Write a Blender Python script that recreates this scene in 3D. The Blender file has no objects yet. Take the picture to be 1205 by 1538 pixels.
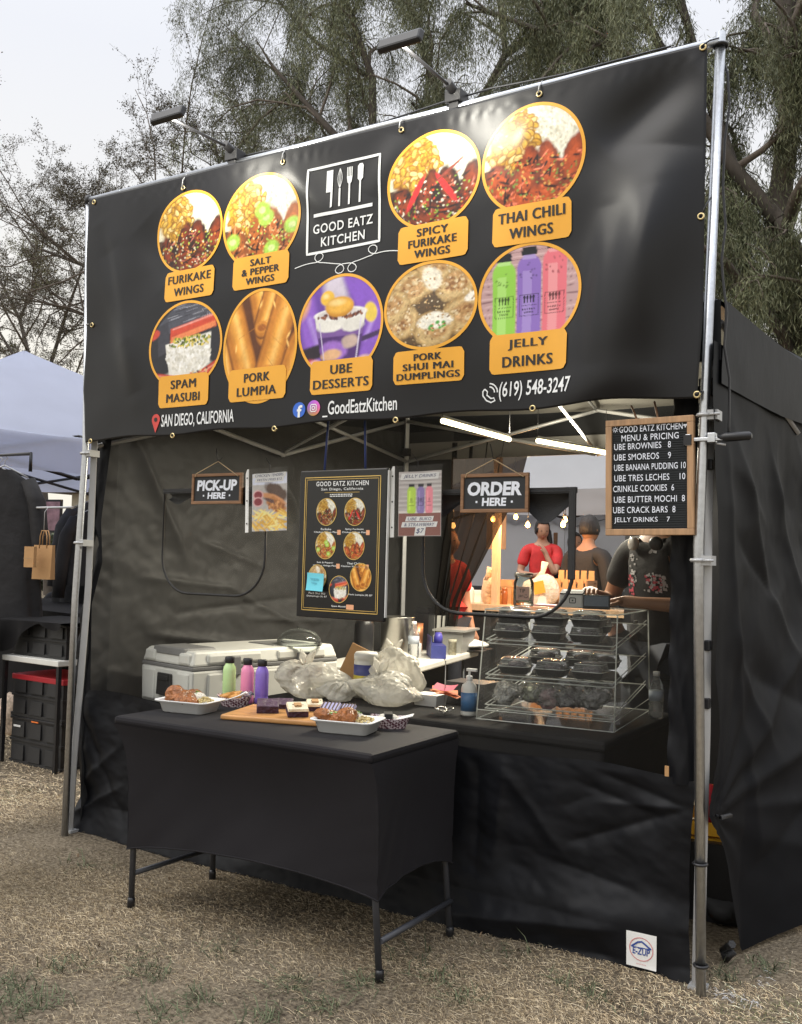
import bpy, bmesh, math, random
import numpy as np
from mathutils import Vector, Matrix, noise
R = math.radians
SC = bpy.context.scene
C = SC.collection
random.seed(7)
RNG = np.random.default_rng(7)

# ------------------------------------------------------------------ camera
CAM = np.array([3.8721, -3.2489, 1.3756]); YAW, PIT, ROL, FPX = .554, .0493, .0257, 1464.93
_F = np.array([-math.sin(YAW)*math.cos(PIT), math.cos(YAW)*math.cos(PIT), math.sin(PIT)])
_R = np.array([math.cos(YAW), math.sin(YAW), 0]); _U = np.cross(_R, _F)
_R2 = math.cos(ROL)*_R + math.sin(ROL)*_U; _U2 = -math.sin(ROL)*_R + math.cos(ROL)*_U
cd = bpy.data.cameras.new('camera'); cam = bpy.data.objects.new('camera', cd); C.objects.link(cam)
m = Matrix.Identity(4)
for i in range(3):
    m[i][0], m[i][1], m[i][2], m[i][3] = _R2[i], _U2[i], -_F[i], CAM[i]
cam.matrix_world = m
cd.sensor_fit = 'VERTICAL'; cd.sensor_height = 24; cd.lens = 24*FPX/1538
cd.clip_start = .05; cd.clip_end = 600
SC.camera = cam

def at(u, v, axis, val):
    """point of the photograph (1205 x 1538 pixels) on the plane axis = val"""
    d = _F*FPX + _R2*(u-602.5) - _U2*(v-769)
    return CAM + d*(val-CAM[axis])/d[axis]

# ------------------------------------------------------------------ sky, sun, exposure
w = bpy.data.worlds.new('World'); SC.world = w; w.use_nodes = True
nt = w.node_tree; bg = nt.nodes['Background']
SUN_EL, SUN_ROT = 48, -140
sky = nt.nodes.new('ShaderNodeTexSky'); sky.sky_type = 'NISHITA'; sky.sun_disc = False
sky.sun_elevation = R(SUN_EL); sky.sun_rotation = R(SUN_ROT)
sky.air_density = 1.0; sky.dust_density = 2.5; sky.ozone_density = 1.0
hs = nt.nodes.new('ShaderNodeHueSaturation'); hs.inputs['Saturation'].default_value = .32
veil = nt.nodes.new('ShaderNodeMix'); veil.data_type = 'RGBA'; veil.inputs[0].default_value = .82
# thin high cloud, brighter overhead than near the horizon as an overcast sky is
tcw = nt.nodes.new('ShaderNodeTexCoord'); sx = nt.nodes.new('ShaderNodeSeparateXYZ'); nt.links.new(tcw.outputs['Generated'], sx.inputs[0])
rw = nt.nodes.new('ShaderNodeValToRGB'); nt.links.new(sx.outputs[2], rw.inputs[0])
er = rw.color_ramp.elements; er[0].position = 0; er[0].color = (1.06,1.0,.85,1); er[1].position = 1; er[1].color = (2.6,2.65,2.8,1)
for p_, c_ in ((.18,(1.07,1.02,.91,1)),(.30,(.985,.975,.955,1)),(.46,(.93,.95,1.01,1)),(.6,(1.02,1.05,1.13,1)),(.75,(2.0,2.05,2.2,1))): e_ = er.new(p_); e_.color = c_
vs_ = nt.nodes.new('ShaderNodeVectorMath'); vs_.operation = 'SCALE'; vs_.inputs['Scale'].default_value = 12.3; nt.links.new(rw.outputs[0], vs_.inputs[0]); nt.links.new(vs_.outputs[0], veil.inputs[7])
nt.links.new(sky.outputs[0], hs.inputs['Color']); nt.links.new(hs.outputs[0], veil.inputs[6])
nt.links.new(veil.outputs[2], bg.inputs[0]); bg.inputs[1].default_value = .082
sd = bpy.data.lights.new('sun', 'SUN'); sd.energy = 1.1; sd.angle = R(45); sd.color = (1, .93, .82)
sun = bpy.data.objects.new('sun', sd); C.objects.link(sun)
sun.rotation_euler = (R(90-SUN_EL), 0, R(180-SUN_ROT))
SC.view_settings.view_transform = 'Standard'; SC.view_settings.look = 'None'
SC.view_settings.exposure = .12; SC.view_settings.gamma = 1
SC.cycles.max_bounces = 8; SC.cycles.transparent_max_bounces = 24; SC.cycles.caustics_refractive = False; SC.cycles.caustics_reflective = False

# ------------------------------------------------------------------ materials
def M(name, col, rough=.5, metal=0, var=.12, vs=14, bump=0, bs=80, spec=.5, sheen=0, stretch=(1,1,1), emit=None, dirt=None):
    mt = bpy.data.materials.new(name); mt.use_nodes = True
    n = mt.node_tree.nodes; l = mt.node_tree.links; b = n['Principled BSDF']
    b.inputs['Roughness'].default_value = rough; b.inputs['Metallic'].default_value = metal
    b.inputs['Specular IOR Level'].default_value = spec
    if sheen: b.inputs['Sheen Weight'].default_value = sheen
    tc = n.new('ShaderNodeTexCoord'); mp = n.new('ShaderNodeMapping'); mp.inputs['Scale'].default_value = stretch
    l.new(tc.outputs['Object'], mp.inputs[0])
    nz = n.new('ShaderNodeTexNoise'); nz.inputs['Scale'].default_value = vs; nz.inputs['Detail'].default_value = 5
    l.new(mp.outputs[0], nz.inputs[0])
    mx = n.new('ShaderNodeMix'); mx.data_type = 'RGBA'
    mx.inputs[6].default_value = (*[max(0, c*(1-var*2)) for c in col], 1)
    c2 = dirt if dirt else [min(1, c*(1+var*2)) for c in col]
    mx.inputs[7].default_value = (*c2, 1)
    l.new(nz.outputs[0], mx.inputs[0]); l.new(mx.outputs[2], b.inputs['Base Color'])
    if bump:
        nb = n.new('ShaderNodeTexNoise'); nb.inputs['Scale'].default_value = bs; nb.inputs['Detail'].default_value = 6
        l.new(mp.outputs[0], nb.inputs[0])
        bp = n.new('ShaderNodeBump'); bp.inputs['Strength'].default_value = bump; bp.inputs['Distance'].default_value = .02
        l.new(nb.outputs[0], bp.inputs['Height']); l.new(bp.outputs[0], b.inputs['Normal'])
    if emit:
        b.inputs['Emission Color'].default_value = (*emit[0], 1); b.inputs['Emission Strength'].default_value = emit[1]
    return mt

def paint_mat(name, rough=.4, spec=.5, attr='paint'):
    mt = bpy.data.materials.new(name); mt.use_nodes = True
    n = mt.node_tree.nodes; b = n['Principled BSDF']
    a = n.new('ShaderNodeAttribute'); a.attribute_name = attr
    mt.node_tree.links.new(a.outputs[0], b.inputs['Base Color'])
    b.inputs['Roughness'].default_value = rough; b.inputs['Specular IOR Level'].default_value = spec
    return mt

def clear(name, tint=(1,1,1), body=.06, edge=.5, rough=.08, bodycol=(.8,.8,.8), bump=0, bs=30, crumple=False):
    """thin clear sheet: mostly transparent, a little milky body, a glossy skin"""
    mt = bpy.data.materials.new(name); mt.use_nodes = True
    n = mt.node_tree.nodes; l = mt.node_tree.links; n.remove(n['Principled BSDF'])
    out = [x for x in n if x.type == 'OUTPUT_MATERIAL'][0]
    tr = n.new('ShaderNodeBsdfTransparent'); tr.inputs[0].default_value = (*tint, 1)
    gl = n.new('ShaderNodeBsdfGlossy'); gl.inputs[0].default_value = (.9,.9,.9,1); gl.inputs['Roughness'].default_value = rough
    df = n.new('ShaderNodeBsdfDiffuse'); df.inputs[0].default_value = (*bodycol, 1)
    tl = n.new('ShaderNodeBsdfTranslucent'); tl.inputs[0].default_value = (*bodycol, 1)
    dm = n.new('ShaderNodeMixShader'); dm.inputs[0].default_value = .4
    l.new(df.outputs[0], dm.inputs[1]); l.new(tl.outputs[0], dm.inputs[2])
    m1 = n.new('ShaderNodeMixShader'); m1.inputs[0].default_value = body
    l.new(tr.outputs[0], m1.inputs[1]); l.new(dm.outputs[0], m1.inputs[2])
    lw = n.new('ShaderNodeLayerWeight'); lw.inputs[0].default_value = .25
    mul = n.new('ShaderNodeMath'); mul.operation = 'MULTIPLY'; mul.inputs[1].default_value = edge
    l.new(lw.outputs['Fresnel'], mul.inputs[0])
    m2 = n.new('ShaderNodeMixShader'); l.new(mul.outputs[0], m2.inputs[0])
    l.new(m1.outputs[0], m2.inputs[1]); l.new(gl.outputs[0], m2.inputs[2])
    l.new(m2.outputs[0], out.inputs[0])
    if bump:
        tc = n.new('ShaderNodeTexCoord')
        bp = n.new('ShaderNodeBump'); bp.inputs['Strength'].default_value = bump; bp.inputs['Distance'].default_value = .02
        if crumple:      # facets with sharp edges, as in creased film
            nb = n.new('ShaderNodeTexVoronoi'); nb.inputs['Scale'].default_value = bs; dn = n.new('ShaderNodeTexNoise'); dn.inputs['Scale'].default_value = bs*.35
            av = n.new('ShaderNodeVectorMath'); av.operation = 'SCALE'; av.inputs['Scale'].default_value = .05; l.new(tc.outputs['Object'], dn.inputs[0]); l.new(dn.outputs['Color'], av.inputs[0])
            ad = n.new('ShaderNodeVectorMath'); l.new(tc.outputs['Object'], ad.inputs[0]); l.new(av.outputs[0], ad.inputs[1]); l.new(ad.outputs[0], nb.inputs['Vector'])
        else:
            nb = n.new('ShaderNodeTexNoise'); nb.inputs['Scale'].default_value = bs; nb.inputs['Detail'].default_value = 4; l.new(tc.outputs['Object'], nb.inputs[0])
        l.new(nb.outputs[0], bp.inputs['Height'])
        for q in (gl, df, tl): l.new(bp.outputs[0], q.inputs['Normal'])
        l.new(bp.outputs[0], lw.inputs['Normal'])
    return mt

def glow(name, col, st):
    mt = bpy.data.materials.new(name); mt.use_nodes = True
    n = mt.node_tree.nodes; b = n['Principled BSDF']
    b.inputs['Base Color'].default_value = (*col, 1)
    b.inputs['Emission Color'].default_value = (*col, 1); b.inputs['Emission Strength'].default_value = st
    return mt

m_vinyl   = M('banner vinyl', (.0045,.0045,.006), .34, var=.1, vs=3, bump=.04, bs=700, spec=.38)
m_print   = paint_mat('printed vinyl', .33, .36)
m_yellow  = M('yellow print', (.83,.40,.035), .36, var=.03)
m_ink     = M('black ink', (.015,.013,.012), .4, var=.05)
m_white   = M('white print', (.82,.84,.84), .4, var=.03)
m_wletter = M('white lettering', (.80,.84,.92), .5, var=.03)
m_galv    = M('galvanised steel', (.58,.60,.63), .34, 1, var=.12, vs=60, bump=.05, bs=200)
m_alu     = M('pale grey painted metal', (.46,.465,.47), .42, .3, var=.06)
m_brass   = M('brass', (.72,.58,.30), .3, 1, var=.1)
m_fab     = M('black polyester', (.0075,.008,.010), .48, var=.2, vs=5, bump=.06, bs=5, spec=.18)
m_fabroof = M('black canopy fabric', (.016,.017,.019), .6, var=.15, vs=4, bump=.12, bs=9, spec=.16)
m_fabin   = M('dark grey wall fabric', (.037,.037,.037), .55, var=.05, vs=3, spec=.25)
m_screen  = clear('mesh window screen', (.93,.93,.91), .032, .06, .22, (.30,.29,.27))
m_fabside = M('black wall fabric', (.0065,.007,.009), .6, var=.2, vs=4, spec=.10)
m_zip     = M('black zip tape', (.014,.014,.015), .5, bump=.3, bs=300)
m_plas_b  = M('black plastic', (.014,.014,.016), .38, var=.15)
m_stretch = M('black stretch cloth', (.0105,.0095,.0115), .7, var=.14, vs=4, bump=.05, bs=500, spec=.16, sheen=.04)
m_leg     = M('dark grey powder coat', (.045,.047,.055), .42, var=.1)
m_cloth   = M('black table cloth', (.016,.0155,.016), .85, var=.15, bump=.1, bs=8, spec=.1)
m_wood    = M('brown stained wood', (.24,.125,.06), .5, var=.28, vs=10, stretch=(1,1,9), bump=.1, bs=20)
m_woodl   = M('light oak frame', (.42,.25,.13), .5, var=.25, vs=9, stretch=(9,1,1), bump=.08, bs=20)
m_acacia  = M('acacia board', (.50,.25,.085), .42, var=.38, vs=7, stretch=(1,8,3), bump=.04, bs=30)
m_chalk   = M('chalkboard black', (.022,.024,.026), .7, var=.2, vs=5)
m_twine   = M('twine', (.55,.42,.26), .9, bump=.3, bs=200)
m_blue    = M('blue strap', (.035,.06,.22), .6)
m_sleeve  = clear('clear poster sleeve', (.98,.98,.98), .02, .30, .12, (.9,.9,.9), bump=.15, bs=9)
m_acryl   = clear('clear acrylic', (.985,.99,.985), .022, .6, .03)  # milky body also stands in for ground and sky reflected in the panels
m_acedge  = clear('acrylic edge glint', (.97,1,.98), .7, .4, .1, (.90,.93,.90))  # whitened body puts the glints of the acrylic edges into the colour
m_pet     = clear('clear plastic lid', (.97,.97,.97), .2, 1.0, .06, (.8,.82,.82), bump=.5, bs=22)
m_cello   = clear('crinkled cellophane', (.98,.98,.98), .26, 1.0, .08, (.88,.89,.87), bump=1, bs=45, crumple=True)
m_bag     = clear('thin white plastic film', (.96,.95,.92), .66, .55, .24, (.95,.93,.86), bump=.55, bs=34, crumple=True)
m_glass   = clear('clear glass', (.94,.97,.95), .03, .9, .03, bump=.1, bs=20)
m_board   = M('gloss black board', (.010,.010,.011), .22, var=.1)
m_gold    = M('gold line', (.75,.52,.16), .35, .6)
m_paper   = M('white paper', (.80,.80,.78), .7, var=.03)
m_sticky  = M('blue sticky note', (.16,.60,.72), .8, var=.04)
m_coolw   = M('scuffed white plastic', (.66,.66,.62), .45, var=.07, vs=9)
m_coolg   = M('grey plastic', (.19,.19,.19), .5, var=.08)
m_tray    = M('white fibre tray', (.74,.74,.72), .6, var=.04)
m_rice    = M('rice', (.80,.76,.66), .6, bump=1, bs=120)
m_mac     = M('macaroni salad', (.78,.52,.24), .5, var=.3, vs=60, bump=.8, bs=70)
m_chick   = M('glazed fried chicken', (.30,.105,.028), .22, var=.5, vs=45, bump=.9, bs=50)
m_green   = M('green onion', (.16,.34,.06), .5, var=.3)
m_lumpia  = M('fried wrapper', (.60,.29,.07), .4, var=.3, vs=30, bump=.4, bs=60)
m_sauce   = M('red sauce', (.62,.09,.02), .15)
m_brownie = M('ube brownie', (.045,.018,.042), .6, var=.3, vs=40, bump=1, bs=50)
m_brtop   = M('brownie crust', (.085,.045,.075), .45, var=.3, vs=30, bump=.7, bs=40)
m_cream   = M('cream topping', (.78,.68,.48), .5, var=.1, vs=40, bump=.6, bs=50)
m_lilac   = M('lilac icing', (.40,.38,.58), .5, var=.2)
m_choc    = M('chocolate', (.05,.022,.014), .35, var=.3)
m_gdrink  = M('green drink', (.47,.66,.30), .14, var=.06, vs=20)
m_pdrink  = M('pink drink', (.76,.25,.42), .14, var=.08, vs=20)
m_vdrink  = M('purple drink', (.22,.14,.52), .14, var=.06, vs=20)
m_kraft   = M('kraft paper', (.46,.26,.11), .75, var=.1, vs=12, bump=.1, bs=40)
m_kraftd  = M('cardboard', (.36,.24,.13), .8, var=.12, vs=12)
m_soapb   = M('soap blue label', (.045,.14,.30), .4)
m_pink    = M('pink paper', (.78,.14,.22), .7); m_orange = M('orange paper', (.80,.19,.03), .7)
m_steel   = M('brushed steel', (.62,.60,.56), .3, 1, var=.1)
m_whtable = M('white table top', (.68,.67,.62), .5, var=.08, vs=7)
m_tub     = M('grey storage tub', (.33,.33,.31), .5, var=.1)
m_bluebox = M('blue carton', (.04,.05,.22), .5, var=.1)
m_skin    = M('skin', (.46,.25,.16), .5, var=.08); m_skin2 = M('tan skin', (.34,.175,.10), .5, var=.08)
m_hair    = M('black hair', (.014,.010,.009), .45, var=.3, bump=.6, bs=60, stretch=(1,1,.2))
m_hairw   = M('fair hair', (.45,.36,.24), .6, var=.2)
m_red     = M('red cotton', (.62,.035,.035), .75, var=.15, bump=.3, bs=16)
m_tblack  = M('black cotton', (.016,.015,.016), .8, var=.2, bump=.4, bs=12)
m_tgrey   = M('charcoal jersey', (.035,.035,.037), .8, var=.2, bump=.4, bs=12)
m_pinkt   = M('pink cotton', (.62,.22,.22), .8, var=.15)
m_jean    = M('dark denim', (.03,.035,.05), .8, var=.2)
m_tentw   = M('white canopy fabric', (.56,.57,.60), .65, var=.06, vs=3, bump=.2, bs=6)
m_tentb   = M('bluish white canopy fabric', (.55,.59,.73), .65, var=.06, vs=3, bump=.25, bs=5)
def see_light(mt, col, k):
    n = mt.node_tree.nodes; l = mt.node_tree.links; b = n['Principled BSDF']; out = [x for x in n if x.type == 'OUTPUT_MATERIAL'][0]
    tl = n.new('ShaderNodeBsdfTranslucent'); tl.inputs[0].default_value = (*col,1); mx = n.new('ShaderNodeMixShader'); mx.inputs[0].default_value = k
    l.new(b.outputs[0], mx.inputs[1]); l.new(tl.outputs[0], mx.inputs[2]); l.new(mx.outputs[0], out.inputs[0])
see_light(m_tentw, (.62,.62,.64), .4); see_light(m_tentb, (.58,.63,.80), .5)
m_mesh    = clear('black netting', (.5,.45,.42), .84, .1, .5, (.02,.018,.016))
m_post    = M('pale timber', (.55,.40,.25), .6, var=.15, stretch=(6,6,1))
m_bark    = M('bark', (.075,.062,.05), .9, var=.35, vs=6, bump=.8, bs=14, stretch=(1,1,.4))
m_twig    = M('grey twig bark', (.13,.105,.085), .9, var=.3)
m_crate   = M('black crate plastic', (.020,.020,.021), .5, var=.15)
m_redlid  = M('red plastic', (.42,.02,.03), .45)
m_yelp    = M('yellow plastic', (.70,.36,.02), .45)
m_led     = glow('led tube', (1, .86, .50), 7)
m_ledw    = glow('led lamp face', (1, .95, .80), 6)
m_bulb    = glow('warm bulb', (1, .50, .14), 14)
m_lining  = M('grey canopy lining', (.17,.165,.15), .6, var=.08, vs=4, spec=.25)
m_leaf    = paint_mat('leaves', .6, .3, 'tone')
m_straw   = paint_mat('dry grass blades', .8, .2, 'tone')

# ------------------------------------------------------------------ object helpers
def link(o, parent=None):
    C.objects.link(o)
    if parent is not None: o.parent = parent
    return o
def tag(o, label, cat, group=None, kind=None):
    o['label'] = label; o['category'] = cat
    if group: o['group'] = group
    if kind: o['kind'] = kind
    return o
def thing(name, label, cat, loc=(0,0,0), rz=0, group=None):
    o = bpy.data.objects.new(name, None); C.objects.link(o); o.empty_display_size = .05
    o.location = loc; o.rotation_euler = (0,0,rz)
    return tag(o, label, cat, group)
def obj(name, bm, mats, parent=None, smooth=False, bevel=0, solid=0, sub=0):
    me = bpy.data.meshes.new(name)
    if isinstance(bm, bmesh.types.BMesh):
        bmesh.ops.recalc_face_normals(bm, faces=bm.faces); bm.to_mesh(me); bm.free()
    else:
        me.from_pydata([tuple(v) for v in bm[0]], [], [tuple(int(i) for i in f) for f in bm[1]])
    for mt in (mats if isinstance(mats, (list, tuple)) else [mats]): me.materials.append(mt)
    if smooth: me.polygons.foreach_set('use_smooth', [True]*len(me.polygons))
    o = link(bpy.data.objects.new(name, me), parent)
    if solid:
        s = o.modifiers.new('solid', 'SOLIDIFY'); s.thickness = solid
    if bevel:
        b = o.modifiers.new('bevel', 'BEVEL'); b.width = bevel; b.segments = 2; b.limit_method = 'ANGLE'
    if sub:
        s = o.modifiers.new('sub', 'SUBSURF'); s.levels = s.render_levels = sub
    return o
def colour(o, cols, attr='paint'):
    a = o.data.color_attributes.new(attr, 'FLOAT_COLOR', 'POINT')
    c = np.ones((len(cols), 4), np.float32); c[:, :3] = cols
    a.data.foreach_set('color', c.ravel()); return o
def npmesh(name, V, F, mat, parent=None, smooth=False, cols=None, attr='tone'):
    """fast mesh from arrays: V (n,3), F (m,k)"""
    me = bpy.data.meshes.new(name); V = np.asarray(V, np.float32); F = np.asarray(F, np.int32); k = F.shape[1]
    me.vertices.add(len(V)); me.vertices.foreach_set('co', V.ravel())
    me.loops.add(F.size); me.loops.foreach_set('vertex_index', F.ravel())
    me.polygons.add(len(F)); me.polygons.foreach_set('loop_start', np.arange(0, F.size, k, dtype=np.int32))
    me.polygons.foreach_set('loop_total', np.full(len(F), k, np.int32))
    if smooth: me.polygons.foreach_set('use_smooth', np.ones(len(F), bool))
    me.update(calc_edges=True); me.validate()
    me.materials.append(mat); o = link(bpy.data.objects.new(name, me), parent)
    if cols is not None: colour(o, cols, attr)
    return o

def bx(bm, x0, x1, y0, y1, z0, z1, mi=0, mat=None, taper=0, skew=0):
    P = [(x0,y0,z0),(x1,y0,z0),(x1,y1,z0),(x0,y1,z0),(x0+taper,y0+taper,z1),(x1-taper,y0+taper,z1),(x1-taper,y1-taper,z1),(x0+taper,y1-taper,z1)]
    vs = [bm.verts.new(mat @ Vector(p) if mat else p) for p in P]
    for f in ((3,2,1,0),(4,5,6,7),(0,1,5,4),(1,2,6,5),(2,3,7,6),(3,0,4,7)):
        bm.faces.new([vs[i] for i in f]).material_index = mi
    return vs
def tube(bm, pts, r, seg=8, mi=0, closed=False, caps=True):
    pts = [Vector(p) for p in pts]; n = len(pts)
    rr = r if isinstance(r, (list, tuple)) else [r]*n
    rings = []; up = None
    for i, p in enumerate(pts):
        if closed: d = pts[(i+1) % n]-pts[i-1]
        else: d = pts[min(i+1, n-1)]-pts[max(i-1, 0)]
        if d.length < 1e-9: d = Vector((0,0,1))
        d.normalize()
        if up is None:
            a = Vector((0,0,1)) if abs(d.z) < .9 else Vector((1,0,0)); up = d.cross(a).normalized()
        else:
            up = up - d*up.dot(d); up = up.normalized() if up.length > 1e-6 else d.orthogonal().normalized()
        v2 = d.cross(up)
        rings.append([bm.verts.new(p + (up*math.cos(2*math.pi*k/seg) + v2*math.sin(2*math.pi*k/seg))*rr[i]) for k in range(seg)])
    for i in range(n if closed else n-1):
        a, b = rings[i], rings[(i+1) % n]
        for k in range(seg):
            f = bm.faces.new((a[k], a[(k+1)%seg], b[(k+1)%seg], b[k])); f.material_index = mi; f.smooth = True
    if caps and not closed:
        bm.faces.new(rings[0][::-1]).material_index = mi; bm.faces.new(rings[-1]).material_index = mi
def lathe(bm, prof, seg=20, c=(0,0,0), mi=0, sx=1, sy=1):
    rings = [[bm.verts.new((c[0]+r*sx*math.cos(2*math.pi*k/seg), c[1]+r*sy*math.sin(2*math.pi*k/seg), c[2]+z)) for k in range(seg)] for r, z in prof]
    for a, b in zip(rings, rings[1:]):
        for k in range(seg):
            f = bm.faces.new((a[k], a[(k+1)%seg], b[(k+1)%seg], b[k])); f.smooth = True; f.material_index = mi
    if prof[0][0] > 1e-4: bm.faces.new(rings[0][::-1]).material_index = mi
    if prof[-1][0] > 1e-4: bm.faces.new(rings[-1]).material_index = mi
def lump(bm, c, r, seed=0, amp=.18, sub=3, rot=0, mi=0):
    t = bmesh.new(); bmesh.ops.create_icosphere(t, subdivisions=sub, radius=1)
    rg = np.random.default_rng(seed); k = rg.normal(size=(6,3))*2.2; ph = rg.uniform(0, 6.28, 6)
    mp = {}
    for v in t.verts:
        s = 1+amp*sum(math.sin(float(np.dot(k[j], v.co))+ph[j]) for j in range(6))/2.4
        p = Vector((v.co.x*r[0]*s, v.co.y*r[1]*s, v.co.z*r[2]*s)); p.rotate(Matrix.Rotation(rot, 3, 'Z'))
        mp[v.index] = bm.verts.new(p+Vector(c))
    for f in t.faces:
        g = bm.faces.new([mp[v.index] for v in f.verts]); g.smooth = True; g.material_index = mi
    t.free()
def B(): return bmesh.new()

def vnoise(x, y, seed=0):
    x = np.asarray(x, float); y = np.asarray(y, float)
    g = np.random.default_rng(seed+991).random((64,64))
    xi = np.floor(x).astype(int); yi = np.floor(y).astype(int); fx = x-xi; fy = y-yi
    fx = fx*fx*(3-2*fx); fy = fy*fy*(3-2*fy)
    q = lambda a, b: g[a % 64, b % 64]
    return (q(xi,yi)*(1-fx)+q(xi+1,yi)*fx)*(1-fy)+(q(xi,yi+1)*(1-fx)+q(xi+1,yi+1)*fx)*fy
def fbm(x, y, seed=0, o=4):
    s = 0; a = .5
    for i in range(o): s = s+a*vnoise(x*2**i+17*i, y*2**i+5*i, seed+i); a *= .5
    return s-.47

def cloth(name, fn, nu, nv, mat, parent=None, solid=0, smooth=True):
    """fn(U,V) -> X,Y,Z arrays over a unit grid"""
    U, V = np.meshgrid(np.linspace(0,1,nu), np.linspace(0,1,nv), indexing='ij')
    P = np.stack(fn(U, V), -1).reshape(-1, 3)
    i = (np.arange(nu-1)[:,None]*nv+np.arange(nv-1)).ravel()
    F = np.stack([i, i+nv, i+nv+1, i+1], -1)
    o = npmesh(name, P, F, mat, parent, smooth)
    if solid:
        s = o.modifiers.new('solid', 'SOLIDIFY'); s.thickness = solid
    return o

_tc = {}
def text_geo(body, bold=0., shear=0., sp=1.):
    key = (body, bold, shear, sp)
    if key in _tc: return _tc[key]
    cu = bpy.data.curves.new('t', 'FONT'); cu.body = body; cu.offset = bold; cu.shear = shear; cu.space_character = sp; cu.resolution_u = 3
    o = bpy.data.objects.new('t', cu); C.objects.link(o); bpy.context.view_layer.update()
    me = o.evaluated_get(bpy.context.evaluated_depsgraph_get()).to_mesh()
    V = np.array([v.co[:2] for v in me.vertices]).reshape(-1, 2); F = [list(p.vertices) for p in me.polygons]
    o.to_mesh_clear(); bpy.data.objects.remove(o); bpy.data.curves.remove(cu)
    lo, hi = V.min(0), V.max(0); V = (V-(lo+hi)/2)/(hi-lo)
    _tc[key] = (V, F); return V, F
def lettering(body, cx, cz, wd, ht, fmap, mat, parent, bold=.012, shear=0, sp=1., name='lettering', rot=0, fat=0):
    """flat writing centred at (cx, cz) of a surface; fmap(x, z) gives its points"""
    V, F = text_geo(body, bold, shear, sp)
    x, z = V[:,0]*wd, V[:,1]*ht
    c, s = math.cos(rot), math.sin(rot)
    P = fmap(cx+x*c-z*s, cz+x*s+z*c)
    if fat:      # heavier strokes: the same outline laid again a hair aside
        n = len(P); Q = [P]; G = list(F)
        for k, sh in enumerate((-fat, fat)):
            p = fmap(cx+x*c-z*s+sh, cz+x*s+z*c)-np.array([0,.0002*(k+1),0]); Q.append(p); G += [[i+n*(k+1) for i in f] for f in F]
        P, F = np.concatenate(Q), G
    o = obj(name, (P, F), mat, parent); return o
def flat(y):
    return lambda x, z: np.stack([x, np.full_like(np.asarray(x, float), y), z], -1)

# ------------------------------------------------------------------ small painter for printed pictures
class Pic:
    def __init__(s, n, base, seed=0, asp=1.):
        s.n = n; s.m = int(n*asp); s.rg = np.random.default_rng(seed)
        s.Y, s.X = np.meshgrid(np.linspace(-1,1,s.m), np.linspace(-1,1,n), indexing='ij')
        s.a = np.ones((s.m, n, 3))*np.array(base)
        s.seed = seed
    def _mix(s, k, col): s.a = s.a*(1-k[...,None])+np.array(col)*k[...,None]
    def ell(s, x, y, rx, ry, col, rot=0, soft=.15, rough=.0):
        c, q = math.cos(rot), math.sin(rot); dx, dy = s.X-x, s.Y-y
        d = np.hypot((dx*c+dy*q)/rx, (-dx*q+dy*c)/ry)
        if rough: d = d+rough*fbm(s.X*5+x*9, s.Y*5+y*7, s.seed)
        s._mix(np.clip((1-d)/soft+.5, 0, 1), col); return s
    def cap(s, x0, y0, x1, y1, r, col, soft=.15):
        t = np.clip(((s.X-x0)*(x1-x0)+(s.Y-y0)*(y1-y0))/((x1-x0)**2+(y1-y0)**2+1e-9), 0, 1)
        d = np.hypot(s.X-x0-t*(x1-x0), s.Y-y0-t*(y1-y0))/r; s._mix(np.clip((1-d)/soft+.5*(soft < .5), 0, 1), col); return s
    def quad(s, P, col):
        P = np.array(P); c = P.mean(0); k = np.ones_like(s.X)
        for a, b in zip(P, np.roll(P, -1, 0)):
            nx, ny = b[1]-a[1], a[0]-b[0]; L = math.hypot(nx, ny)+1e-9; d = ((s.X-a[0])*nx+(s.Y-a[1])*ny)/L
            if (c[0]-a[0])*nx+(c[1]-a[1])*ny > 0: d = -d
            k = np.minimum(k, np.clip(.5-d/.02, 0, 1))
        s._mix(k, col); return s
    def rect(s, x0, x1, y0, y1, col): s._mix(((s.X>x0)&(s.X<x1)&(s.Y>y0)&(s.Y<y1)).astype(float), col); return s
    def tex(s, k=.3, f=6):
        s.a = np.clip(s.a*(1+k*2*fbm(s.X*f, s.Y*f, s.seed+3))[...,None], 0, 1); return s
    def dots(s, n, x, y, rx, ry, cols, r=.03):
        for i in range(n):
            t = s.rg.uniform(0, 6.28); q = math.sqrt(s.rg.random())
            s.ell(x+rx*q*math.cos(t), y+ry*q*math.sin(t), r*s.rg.uniform(.6,1.4), r*s.rg.uniform(.5,1), cols[s.rg.integers(len(cols))], s.rg.uniform(0,3), .5)
        return s
    def sample(s, u, v):
        fx = np.clip((u+1)/2*(s.n-1), 0, s.n-1.001); fy = np.clip((v+1)/2*(s.m-1), 0, s.m-1.001)
        xi, yi = fx.astype(int), fy.astype(int); a = (fx-xi)[:,None]; b = (fy-yi)[:,None]; A = s.a
        return (A[yi,xi]*(1-a)+A[yi,xi+1]*a)*(1-b)+(A[yi+1,xi]*(1-a)+A[yi+1,xi+1]*a)*b

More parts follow.
